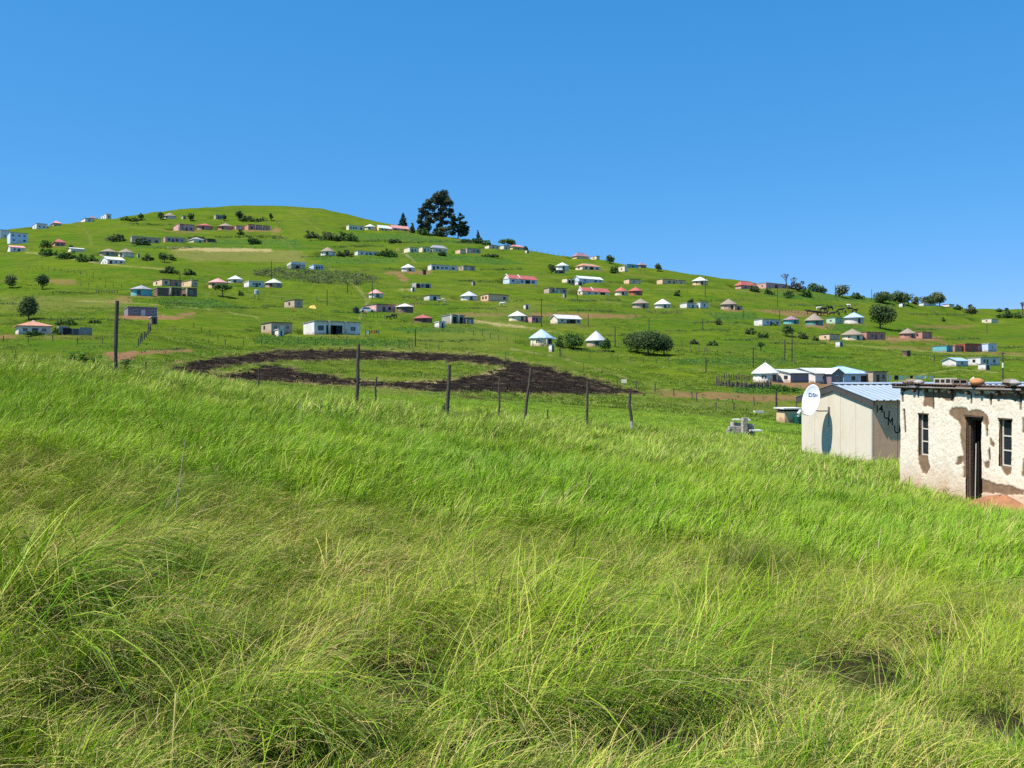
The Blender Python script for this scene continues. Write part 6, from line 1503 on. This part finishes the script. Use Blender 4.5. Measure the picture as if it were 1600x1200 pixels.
b.build('basin', M_RS, t); b = MB(); b.box(.15, .3, .1, .46, -.2, -.003); b.box(wT - .3, wT - .15, .1, .46, -.2, -.003); b.build('foot', M_RB, t)
x, y, z = at(1226, 661, 50); k = y / FPX; t = thing('brick_store', 'small salmon brick store with a white roof slab behind the dish', 'store', (x, y, gz(x, y) - .05), R(10)); W_, h_ = 27 * k, 18.5 * k
b = MB(); b.box(0, W_, 0, 2.0, -.4, h_); b.build('wall', wall_mat('peach'), t); b = MB(); b.box(-.25, W_ + .2, -.3, 2.2, h_ + .25, h_ + .4); b.build('roof', M_RS, t)
b = MB(); b.box(.1, W_ - .1, .1, 1.9, h_ + .003, h_ + .248); b.build('dark_gap', M_DARK, t)  # solid black block in place of the shade under the raised slab
x, y, z = at(1245, 662, 50); t = thing('water_tank', 'green plastic water tank in front of the salmon brick store', 'water tank', (x, y - .3, gz(x, y) - .02)); r_ = 5.4 * k
b = MB(); b.lathe([(r_, 0), (r_, h_ * .25), (r_ * .97, h_ * .27), (r_, h_ * .3), (r_, h_ * .6), (r_ * .9, h_ * .7), (r_ * .4, h_ * .78), (r_ * .38, h_ * .84)], 18); b.build('barrel', mat('tank_green', (.012, .075, .05), .45, .1), t)
b = MB(); b.lathe([(r_ * .42, h_ * .84), (r_ * .42, h_ * .89)], 12); b.build('lid', mat('tank_green', (.012, .075, .05)), t)
# ------------------------------------------------------------------ long grass of the knoll
def grass_mat():
    m = bpy.data.materials.new('grass_blade'); m.use_nodes = True
    n = m.node_tree.nodes; l = m.node_tree.links; n.remove(n['Principled BSDF'])
    A = n.new('ShaderNodeAttribute'); A.attribute_name = 'tone'; sp = n.new('ShaderNodeSeparateColor'); l.new(A.outputs['Color'], sp.inputs[0])
    oi = n.new('ShaderNodeObjectInfo')
    geo = n.new('ShaderNodeNewGeometry')
    def nz(sc, d, r):
        t = n.new('ShaderNodeTexNoise'); t.inputs['Scale'].default_value = sc; t.inputs['Detail'].default_value = d; t.inputs['Roughness'].default_value = r; l.new(geo.outputs['Position'], t.inputs['Vector']); return t.outputs['Fac']
    def rg(f, a, c, to=1.0):
        r = n.new('ShaderNodeMapRange'); r.inputs[1].default_value = a; r.inputs[2].default_value = c; r.inputs[4].default_value = to; l.new(f, r.inputs[0]); return r.outputs[0]
    def mx(f, a, c):
        x = n.new('ShaderNodeMix'); x.data_type = 'RGBA'
        if isinstance(f, float): x.inputs[0].default_value = f
        else: l.new(f, x.inputs[0])
        for k_, s_ in ((6, a), (7, c)):
            if isinstance(s_, tuple): x.inputs[k_].default_value = (*s_, 1)
            else: l.new(s_, x.inputs[k_])
        return x.outputs[2]
    g = mx(rg(nz(.35, 4, .6), .36, .64), GB_A, GB_B)
    g = mx(rg(nz(1.7, 3, .6), .45, .75, .7), g, GB_C)
    g = mx(rg(oi.outputs['Random'], .0, 1.0, .45), g, GB_D)
    g = mx(sp.outputs[0], g, mx(sp.outputs[1], GB_S, GB_T))
    sq = n.new('ShaderNodeMath'); sq.operation = 'POWER'; sq.inputs[1].default_value = 2.0; l.new(sp.outputs[1], sq.inputs[0])
    sc_ = n.new('ShaderNodeMath'); sc_.operation = 'MULTIPLY'; sc_.inputs[1].default_value = .75; l.new(sq.outputs[0], sc_.inputs[0])
    nf = n.new('ShaderNodeMath'); nf.operation = 'MULTIPLY_ADD'; nf.inputs[1].default_value = .62; nf.inputs[2].default_value = .12; l.new(sp.outputs[2], nf.inputs[0])
    s3 = n.new('ShaderNodeMath'); s3.operation = 'MULTIPLY'; l.new(sc_.outputs[0], s3.inputs[0]); l.new(nf.outputs[0], s3.inputs[1])
    g = mx(s3.outputs[0], g, (.44, .39, .065))
    br = n.new('ShaderNodeMapRange'); br.inputs[3].default_value = .26; br.inputs[4].default_value = 1.52; l.new(sp.outputs[1], br.inputs[0])
    vm = n.new('ShaderNodeVectorMath'); vm.operation = 'SCALE'; l.new(g, vm.inputs[0]); l.new(br.outputs[0], vm.inputs['Scale']); g = vm.outputs[0]
    d = n.new('ShaderNodeBsdfDiffuse'); t = n.new('ShaderNodeBsdfTranslucent'); gl = n.new('ShaderNodeBsdfGlossy'); gl.inputs['Roughness'].default_value = .45; gl.inputs[0].default_value = (.9, .95, .85, 1)
    m1 = n.new('ShaderNodeMixShader'); m1.inputs[0].default_value = .24; m2 = n.new('ShaderNodeMixShader'); m2.inputs[0].default_value = .008
    l.new(g, d.inputs[0]); l.new(g, t.inputs[0]); l.new(d.outputs[0], m1.inputs[1]); l.new(t.outputs[0], m1.inputs[2])
    l.new(m1.outputs[0], m2.inputs[1]); l.new(gl.outputs[0], m2.inputs[2]); l.new(m2.outputs[0], n['Material Output'].inputs[0])
    return m
GB_A = (.085, .300, .002); GB_B = (.205, .375, .003); GB_C = (.060, .235, .002); GB_D = (.255, .380, .006); GB_S = (.62, .54, .24); GB_T = (.40, .31, .13)
M_GRASS = grass_mat()
SRC = bpy.data.collections.new('grass_tufts')      # tuft shapes that the field below repeats
def tuft(nm, nb, rad, L, w, lean, curl, straw, seed, seg=4, spread=.35, near=0, dark=1.0):
    g = np.random.default_rng(seed); Vs, Fs, Ts = [], [], []; o = 0
    for i in range(nb):
        a = g.uniform(0, 6.28); r = rad * math.sqrt(g.random()); bx, by = r * math.cos(a), r * math.sin(a)
        ln = L * g.uniform(.55, 1.15); w_ = w * g.uniform(.6, 1.25)
        az = g.normal(0, .9); ex = lean + abs(g.normal(0, spread)); ou = a if g.random() < .45 else az
        dirx, diry = math.cos(ou), math.sin(ou)
        dirx, diry = .62 * 1 + .5 * dirx, .5 * diry
        nn = math.hypot(dirx, diry) + 1e-6; dirx /= nn; diry /= nn
        th = min(ex * .35, 1.0); p = np.array([bx, by, -.03]); pts = [p.copy()]
        dth = (ex + curl * g.uniform(.3, 1.4)) / seg
        for s in range(seg):
            th_ = min(th + dth * (s + .6), 2.1)
            p = p + np.array([dirx * math.sin(th_), diry * math.sin(th_), math.cos(th_)]) * ln / seg
            pts.append(p.copy())
        fa = g.uniform(0, 6.28); side = np.array([-diry * math.cos(fa) * 1 + .3 * math.sin(fa), dirx * math.cos(fa), .25 * math.sin(fa)])
        side /= np.linalg.norm(side) + 1e-9
        st = 1.0 if g.random() < straw else g.random() ** 3 * .35; s2 = g.random() * dark
        for s, q in enumerate(pts[:-1]):
            ww = w_ * (1 - .72 * (s / seg) ** 1.3) * (.8 if s == 0 else 1)
            Vs += [q - side * ww / 2, q + side * ww / 2]
            tt = np.clip(st + (.22 * g.random() if s == 0 else 0), 0, 1); Ts += [(tt, s2, near, 1)] * 2
        Vs.append(pts[-1]); Ts.append((min(1, st + .25), s2, near, 1))
        for s in range(seg - 1): Fs += [(o + 2 * s, o + 2 * s + 1, o + 2 * s + 3), (o + 2 * s, o + 2 * s + 3, o + 2 * s + 2)]
        Fs.append((o + 2 * seg - 2, o + 2 * seg - 1, o + 2 * seg)); o += 2 * seg + 1
    me = np_mesh(nm, np.array(Vs), np.array(Fs), M_GRASS, True, {'tone': np.array(Ts)})
    ob = bpy.data.objects.new(nm, me); SRC.objects.link(ob); return ob
#        name                n   rad   L    w     lean curl straw
tuft('tuft_a', 40, .13, .46, .0062, .25, .75, .05, 1, near=1)
tuft('tuft_b', 40, .15, .52, .0058, .45, .95, .10, 2, near=1)
tuft('tuft_c', 34, .12, .62, .0055, .75, 1.15, .12, 3, 5, near=1)
tuft('tuft_d', 34, .13, .48, .0052, .55, 1.2, .62, 4, near=1)
tuft('tuft_e', 38, .16, .38, .0070, .20, .8, .03, 5, near=1)
tuft('tuft_f', 28, .22, .46, .0140, .22, .55, .04, 6, 3)
tuft('tuft_g', 28, .24, .50, .0130, .40, .80, .10, 7, 3)
tuft('tuft_h', 26, .24, .46, .0115, .45, .9, .40, 8, 3)
tuft('tuft_i', 30, .38, .44, .0240, .22, .6, .05, 9, 3)
tuft('tuft_j', 30, .40, .48, .0220, .35, .8, .16, 10, 3)
tuft('tuft_k', 40, .20, .95, .0055, .55, 1.25, .18, 11, 6, near=1)     # long lying tussock
tuft('tuft_l', 9, .20, .85, .0042, .25, .55, .55, 12, 5)      # thin tall stalks
tuft('tuft_m', 30, .30, .22, .0200, .3, .8, .25, 13, 2)       # short pasture beyond the crest
tuft('tuft_n', 40, .16, .48, .0058, 1.0, .9, .22, 14, 4, .6, near=1)       # blades flattened every way
tuft('tuft_o', 30, .12, .42, .0052, .5, 1.0, .95, 15, 4, .5, near=1)      # dead straw
tuft('tuft_p', 12, .07, .28, .0130, .5, .9, .02, 16, 4, .5, near=1)      # broad bladed
tuft('tuft_q', 34, .10, .50, .0060, .15, .45, .10, 17, 4, .3, 1, .12)      # dark rush
tuft('tuft_r', 26, .32, .24, .0260, .3, .8, .08, 18, 2, .35, 0, .62)      # rough pasture of the far slope
IX = {c: i for i, c in enumerate('abcdefghijklmnopqr')}
def scatter_group():
    ng = bpy.data.node_groups.new('scatter_tufts', 'GeometryNodeTree')
    ng.interface.new_socket('Geometry', in_out='INPUT', socket_type='NodeSocketGeometry'); ng.interface.new_socket('Geometry', in_out='OUTPUT', socket_type='NodeSocketGeometry')
    n, l = ng.nodes, ng.links
    gi = n.new('NodeGroupInput'); go = n.new('NodeGroupOutput'); ip = n.new('GeometryNodeInstanceOnPoints'); ci = n.new('GeometryNodeCollectionInfo')
    ci.inputs['Collection'].default_value = SRC; ci.inputs['Separate Children'].default_value = True; ci.inputs['Reset Children'].default_value = True
    def na(nm, ty):
        q = n.new('GeometryNodeInputNamedAttribute'); q.data_type = ty; q.inputs['Name'].default_value = nm; return q.outputs['Attribute']
    ip.inputs['Pick Instance'].default_value = True
    l.new(gi.outputs[0], ip.inputs['Points']); l.new(ci.outputs[0], ip.inputs['Instance']); l.new(na('idx', 'INT'), ip.inputs['Instance Index'])
    e2r = n.new('FunctionNodeEulerToRotation'); l.new(na('rot', 'FLOAT_VECTOR'), e2r.inputs[0]); l.new(e2r.outputs[0], ip.inputs['Rotation'])
    l.new(na('scl', 'FLOAT_VECTOR'), ip.inputs['Scale']); l.new(ip.outputs[0], go.inputs[0])
    return ng
NG = scatter_group()
def scatter(name, label, P_, rot, scl, idx):
    me = bpy.data.meshes.new(name); me.vertices.add(len(P_)); me.vertices.foreach_set('co', P_.astype(np.float32).ravel())
    a = me.attributes.new('rot', 'FLOAT_VECTOR', 'POINT'); a.data.foreach_set('vector', rot.astype(np.float32).ravel())
    a = me.attributes.new('scl', 'FLOAT_VECTOR', 'POINT'); a.data.foreach_set('vector', scl.astype(np.float32).ravel())
    a = me.attributes.new('idx', 'INT', 'POINT'); a.data.foreach_set('value', idx.astype(np.int32)); me.update()
    o = link(name, me); md = o.modifiers.new('tufts', 'NODES'); md.node_group = NG
    return tag(o, label, 'grass', None, 'stuff')
G = np.random.default_rng(21)
def band(y0, y1, dens):
    """random ground points in the wedge seen by the camera (and a step to its sides)"""
    hw = lambda y: .62 * y + 2.2
    A_ = (hw(y0) + hw(y1)) * (y1 - y0); n = int(A_ * dens)
    y = y0 + (y1 - y0) * G.random(int(n * 1.7)); keep = G.random(len(y)) < hw(y) / hw(y1); y = y[keep][:n]
    return (G.random(len(y)) * 2 - 1) * hw(y), y
def pix(x, y):
    z = H(x, y); return 800 + FPX * x / y, HOR - FPX * z / y, z
STRAW = [(80, 900, 70, 60), (520, 960, 110, 60), (300, 1000, 160, 40), (1180, 1100, 120, 40), (720, 920, 80, 50), (1440, 990, 90, 40), (470, 860, 60, 40), (1000, 1060, 90, 40), (860, 1150, 120, 40)]
LUSH = [(400, 760, 500, 60), (1000, 720, 420, 60), (1500, 850, 260, 90), (150, 640, 260, 60), (960, 760, 160, 60)]
def blob(u, v, L):
    s = 0
    for q in L: s = np.maximum(s, np.exp(-(((u - q[0]) / q[2]) ** 2 + ((v - q[1]) / q[3]) ** 2)))
    return s
def gpx(u, v):
    y = np.arange(2.2, 30, .03); xx = (u - 800) / FPX * y; vg = HOR - FPX * H(xx, y) / y; k = int(np.argmax(vg <= v)); return float(xx[k]), float(y[k])
INB = lambda x, y, m=0.0: None
def inside(x, y, M0, rz, x0, x1, y0, y1):
    c, s = math.cos(-rz), math.sin(-rz); dx_, dy_ = x - M0[0], y - M0[1]
    lx, ly = dx_ * c - dy_ * s, dx_ * s + dy_ * c
    return (lx > x0) & (lx < x1) & (ly > y0) & (ly < y1)
def lay(name, label, x, y, kinds, wts, sc, jitter=.25, dryk='d', dry=.0):
    u, v, z = pix(x, y)
    ok = ~inside(x, y, MH, MH_RZ, -.3, 7.2, -.06, 4.9) & ~inside(x, y, SH, SH_RZ, -.10, 9.4, -.2, 5.1)
    ok &= ~(inside(x, y, MH, MH_RZ, 3.05, 7.0, -1.15, .1) & (G.random(len(x)) < .96))
    hol = blob(u, v, HOLLOW)
    dn = fbm(x * 1.9 + 3, y * 1.9, 3)
    ok &= G.random(len(x)) > np.clip(hol * 1.5 - .35, 0, .93)
    ok &= G.random(len(x)) > np.clip((.40 - dn) * 4.0, 0, .75) * sstep(16, 6, y)
    x, y, z, u, v, hol, dn = x[ok], y[ok], z[ok], u[ok], v[ok], hol[ok], dn[ok]
    n = len(x)
    hgt = .72 + .75 * fbm(x / 1.3 + 11, y / 1.3, 3) * 1.0
    hgt *= 1 - .6 * hol
    near_b = inside(x, y, MH, MH_RZ, -1.0, 8, -1.2, .0) | inside(x, y, SH, SH_RZ, -1.4, 9.4, -.2, 6)
    hgt = np.where(near_b, hgt * .62, hgt)
    idx = np.array([IX[c] for c in kinds])[G.choice(len(kinds), n, p=np.array(wts) / sum(wts))]
    dryf = sstep(.50, .66, fbm(x / 1.1 + 50, y / 1.1 + 3, 3)) * (.22 + .78 * sstep(11, 5.0, y)) + .34 * sstep(7.0, 4, y) + .5 * blob(u, v, STRAW)
    dryf = np.clip(dryf * (1 - .8 * blob(u, v, LUSH)), 0, .8) + dry
    idx = np.where(G.random(n) < dryf * .75, IX[dryk], idx)
    wind = (fbm(x / 2.6 + 7, y / 2.6, 2) - .5) * 1.5
    rot = np.stack([G.normal(0, .16, n), G.normal(.03, .18, n), wind + G.normal(0, .75, n)], 1)
    s = sc * hgt * (1 + jitter * G.normal(size=n)).clip(.5, 1.6)
    scl = np.stack([s * (.85 + .3 * G.random(n))] * 2 + [s], 1)
    return scatter(name, label, np.stack([x, y, z], 1), rot, scl, idx)
x, y = band(2.2, 9.5, 185); lay('near_grass', 'long tangled grass nearest the viewer with straw among the green', x, y, 'abcenopd', (3.2, 4, .8, 2.5, 3, 3.0, .2, 2.2), .54)
x, y = band(2.4, 11, 1.8); lay('grass_tussocks', 'long bent tussocks leaning over the near grass', x, y, 'kc', (3, 1), .62, dryk='k')
hx, hy = [], []
for (hu, hv, hw_, hh_) in HOLLOW:
    for _ in range(22):
        a, c = gpx(hu + G.normal(-.30, .70) * hw_, hv - hh_ * G.uniform(1.15, 2.3)); hx.append(a); hy.append(c)
lay('overhanging_grass', 'long grass drooping over the dark hollows in the foreground', np.array(hx), np.array(hy), 'kc', (3, 1), .82, dryk='k')
STRAWT = [(72, 880, 16), (60, 900, 18), (100, 905, 20), (160, 850, 26), (140, 870, 24), (520, 930, 30), (560, 905, 24), (600, 985, 40), (620, 970, 30), (480, 1010, 30), (1390, 960, 40), (1340, 985, 40), (1420, 1000, 40), (1180, 1110, 30), (330, 1010, 40), (230, 1000, 30), (860, 1120, 40), (960, 1010, 30)]
sx_, sy_ = [], []
for (hu, hv, hw_) in STRAWT:
    for _ in range(9):
        a, c = gpx(hu + G.normal(0, 1) * hw_, hv + G.normal(0, .5) * hw_); sx_.append(a); sy_.append(c)
lay('bleached_grass', 'bleached straw tussocks standing in the near green grass', np.array(sx_), np.array(sy_), 'od', (3, 2), .85, dryk='o')
dx_, dy_ = [], []
for (hu, hv, hw_, n_) in ((1185, 905, 34, 34), (215, 640, 40, 10), (290, 655, 50, 12), (400, 660, 30, 8), (448, 672, 24, 8), (740, 655, 16, 5), (1330, 770, 16, 12), (640, 1055, 60, 12), (1345, 1045, 60, 12), (900, 1050, 20, 6)):
    for _ in range(n_):
        a, c = gpx(hu + G.normal(0, 1) * hw_, hv + G.normal(0, .35) * hw_); dx_.append(a); dy_.append(c)
lay('dark_rushes', 'dark rush tufts standing in the grass', np.array(dx_), np.array(dy_), 'q', (1,), .74, dryk='q')
x, y = band(9.3, 19, 80); lay('middle_grass', 'green wind combed grass in the middle of the knoll', x, y, 'fgo', (3, 3, .35), .68, dryk='h')
x, y = band(18.6, 40, 25); lay('crest_grass', 'bright grass along the crest of the knoll', x, y, 'ij', (3, 2), .78, dryk='j', dry=.1)
x, y = band(3.5, 30, .22); lay('grass_stalks', 'thin tall stalks standing above the grass', x, y, 'l', (1,), .62, dryk='l')
# short pasture on the valley floor
x, y = band(39, 112, 5.0)
u, v, z = pix(x, y)
bd = np.maximum(poly_sd(u / 4, v, np.array(BURN_OUT) / np.array([4, 1.0])), -99); bi = poly_sd(u / 4, v, np.array(BURN_IN) / np.array([4, 1.0]))
ok = ((bd < -.5) | (bi > .8)) & (fbm(x / 5, y / 5, 3) > .36); x, y, z = x[ok], y[ok], z[ok]; n = len(x)
s = .55 + .7 * fbm(x / 6, y / 6, 3); s = s * np.where(y < 55, 1.3, 1.0)
scatter('valley_grass', 'short pasture grass on the valley floor', np.stack([x, y, z - .02], 1), np.stack([G.normal(0, .1, n), G.normal(0, .1, n), G.normal(0, .8, n)], 1), np.stack([s, s, s], 1), np.full(n, IX['m']))
# rough pasture over the lower half of the hill, thick in some places and grazed bare in others
def masks(x, y):
    r = np.clip(np.searchsorted(Yg, y) - 1, 0, nr - 1); c = np.clip(np.searchsorted(ag, x / (y + 16.0)) - 1, 0, nc - 1)
    return np.maximum.reduce([mk[q][r, c] for q in ('soil', 'burn', 'sand')]), ZZ[r, c]
x, y = ground_pts(120000, 105, 330, .60, 31)
f = fbm(x / 17 + 3, y / 8 + 5, 4); b_, z = masks(x, y)
ok = (G.random(len(x)) < sstep(.40, .60, f) * .9) & (b_ < .25)
for (sx, sy, sz_, sr) in SITES: ok &= np.hypot(x - sx, y - sy) > sr + .4
x, y, z = x[ok], y[ok], z[ok]; n = len(x); s = (.9 + 1.3 * fbm(x / 9, y / 5 + 8, 3)) * (.7 + .7 * G.random(n))
scatter('hill_grass', 'rough pasture grass on the lower slopes of the hill', np.stack([x, y, z - .05], 1), np.stack([G.normal(0, .15, n), G.normal(0, .15, n), G.uniform(0, 6.28, n)], 1), np.stack([s * 1.5, s * 1.5, s], 1), np.full(n, IX['r']))
# singed fringe and stubble round the burnt ring
uu = G.uniform(240, 1010, 9000); vv_ = G.uniform(542, 622, 9000); S4 = np.array([4, 1.0])
e1 = np.abs(poly_sd(uu / 4, vv_, np.array(BURN_OUT) / S4) + .8); e2 = np.abs(poly_sd(uu / 4, vv_, np.array(BURN_IN) / S4) - .8)
ok = np.minimum(e1, e2) < 1.9 * G.random(len(uu)) ** .7; pts = surf(uu[ok][:1500], vv_[ok][:1500]); n = len(pts); s = .8 + .9 * G.random(n)
scatter('singed_grass', 'tan singed grass along the edges of the burnt ring', pts - np.array([0, 0, .03]), np.stack([G.normal(0, .3, n), G.normal(0, .3, n), G.uniform(0, 6.28, n)], 1), np.stack([s * 1.6, s * 1.6, s], 1), np.full(n, IX['o']))
LEAF['char'] = leaf_mat('charred_leaves', (.006, .005, .005), (.045, .036, .030), 0)
ok = (poly_sd(uu / 4, vv_, np.array(BURN_OUT) / S4) > .3) & (poly_sd(uu / 4, vv_, np.array(BURN_IN) / S4) < -.3); pts = surf(uu[ok][:2400], vv_[ok][:2400])
clumps('burnt_stubble', 'charred grass stubble standing in the burnt ring', pts, .10 + .28 * G.random(len(pts)) ** 2, 6, 'char', 1.0, 12, .45)
# single stalks, seed heads and leafy weeds that stand out in the photograph
M_SEED = mat('seed_head', (.50, .42, .24), .9, .2, 30); M_STALKG = mat('green_stalk', (.20, .28, .05), .8, .2, 10); M_STALKD = mat('dark_stalk', (.035, .05, .02), .8, .2, 10)
def gp(u, v):
    y = np.arange(2.3, 40, .02); xx = (u - 800) / FPX * y; vg = HOR - FPX * H(xx, y) / y; k = int(np.argmax(vg <= v)); return float(xx[k]), float(y[k]), float(H(xx[k:k + 1], y[k:k + 1])[0])
for lab, pts, m_, w_, hd in (('tall arching pale grass stalk in the middle of the knoll', [(722, 880), (735, 800), (748, 738)], M_STALKG, 2.0, 0), ('dried grass stalk with two drooping seed heads', [(272, 812), (277, 760), (287, 675)], M_SEED, 1.4, 1),
                          ('upright dark stalk right of the pale arching stalk', [(893, 880), (897, 845), (903, 815)], M_STALKD, 1.8, 0), ('pale bent stalk in the green grass at right', [(1335, 905), (1345, 870), (1356, 850)], M_SEED, 1.5, 0),
                          ('thin pale stalk right of the dark tuft', [(1372, 870), (1374, 840), (1379, 815)], M_SEED, 1.4, 0), ('long stalk leaning left above the long tussock', [(1298, 920), (1285, 870), (1264, 822)], M_STALKG, 1.3, 0),
                          ('short dark stem at the right of the knoll', [(1413, 1012), (1412, 1000), (1410, 986)], M_STALKD, 2.0, 0), ('thin pale stalk left of the burnt field view', [(465, 670), (467, 645), (469, 618)], M_SEED, 1.3, 0)):
    x, y, z = gp(pts[0][0], pts[0][1] + 12); k = y / FPX
    P_ = [Vector(((q[0] - pts[0][0]) * k, .02 * i, (pts[0][1] - q[1]) * k)) for i, q in enumerate(pts)]
    t = thing('grass_stalk', lab, 'grass stalk', (x, y, z + .02), 0, 'single stalks standing out of the grass')
    b = MB(); b.tube([Vector((0, 0, -.15))] + P_, [w_ * k * .55] * 3 + [w_ * k * .25], 5); b.build('stem', m_, t)
    if hd:
        for dx_, dz_ in (((-18, 790), (16, 735)), ((22, 805), (50, 783))):
            a = Vector(((dx_[0]) * k, .03, (pts[0][1] - dx_[1]) * k)); c = Vector((dz_[0] * k, .0, (pts[0][1] - dz_[1]) * k))
            b = MB()
            for q in range(26):
                f = q / 25; p = a.lerp(c, f); e_ = (c - a).normalized() * 7 * k + Vector((rn.uniform(-3, 3), rn.uniform(-3, 3), rn.uniform(-3, 3))) * k
                b.tube([p, p + e_], [.5 * k, .2 * k], 4)
            b.build('seed_head', M_SEED, t)
def weed(lab, u, v, size, leaf, n, broad=.3):
    x, y, z = gp(u, v); k = y / FPX; t = thing('leafy_weed', lab, 'weed', (x, y, z + .02), 0, 'leafy weeds in the grass'); s = size * k; g = np.random.default_rng(int(u))
    b = MB(); b.tube([(0, 0, -.1), (.02 * s, 0, s * .5), (.05 * s, 0, s * .9)], [s * .03, s * .02, s * .01], 5); b.build('stem', M_STALKG, t)
    Vs, Fs, Ts = [], [], []
    for i in range(n):
        a = i * 2.4 + g.uniform(-.3, .3); h0 = s * (.35 + .6 * i / n); ln = s * g.uniform(.4, .65) * (1 - .4 * i / n); el = g.uniform(.1, .8)
        d = np.array([math.cos(a) * math.cos(el), math.sin(a) * math.cos(el), math.sin(el)]); sd_ = np.array([-math.sin(a), math.cos(a), 0]); p = np.array([.03 * s, 0, h0]); o = len(Vs)
        Vs += [p, p + d * ln * .45 + sd_ * ln * broad * .5, p + d * ln - np.array([0, 0, ln * .25]), p + d * ln * .45 - sd_ * ln * broad * .5]; Fs.append((o, o + 1, o + 2, o + 3)); q = g.random(); Ts += [(q, q, q, 1)] * 4
    link('leaf_rosette', np_mesh('leaves', np.array(Vs), np.array(Fs), LEAF[leaf], False, {'tone': np.array(Ts)}), t)
weed('bright broad leaved weed standing in the near right grass', 1245, 1085, 62, 'lush', 12, .22)
weed('dark leafy weed at the foot of the third fence post', 694, 655, 26, 'lush', 26, .5)
weed('leafy weed at the edge of the burnt field', 470, 622, 34, 'lush', 40, .55)
weed('second leafy weed at the edge of the burnt field', 490, 622, 24, 'mid', 30, .55)
weed('yellow green weed patch near the big corner post, first plant', 112, 578, 26, 'lush', 40, .6)
weed('yellow green weed patch near the big corner post, middle plant', 128, 582, 30, 'lush', 46, .6)
weed('yellow green weed patch near the big corner post, last plant', 146, 584, 24, 'lush', 40, .6)
weed('dark leafy weed beside the corner post', 196, 592, 30, 'mid', 40, .5)
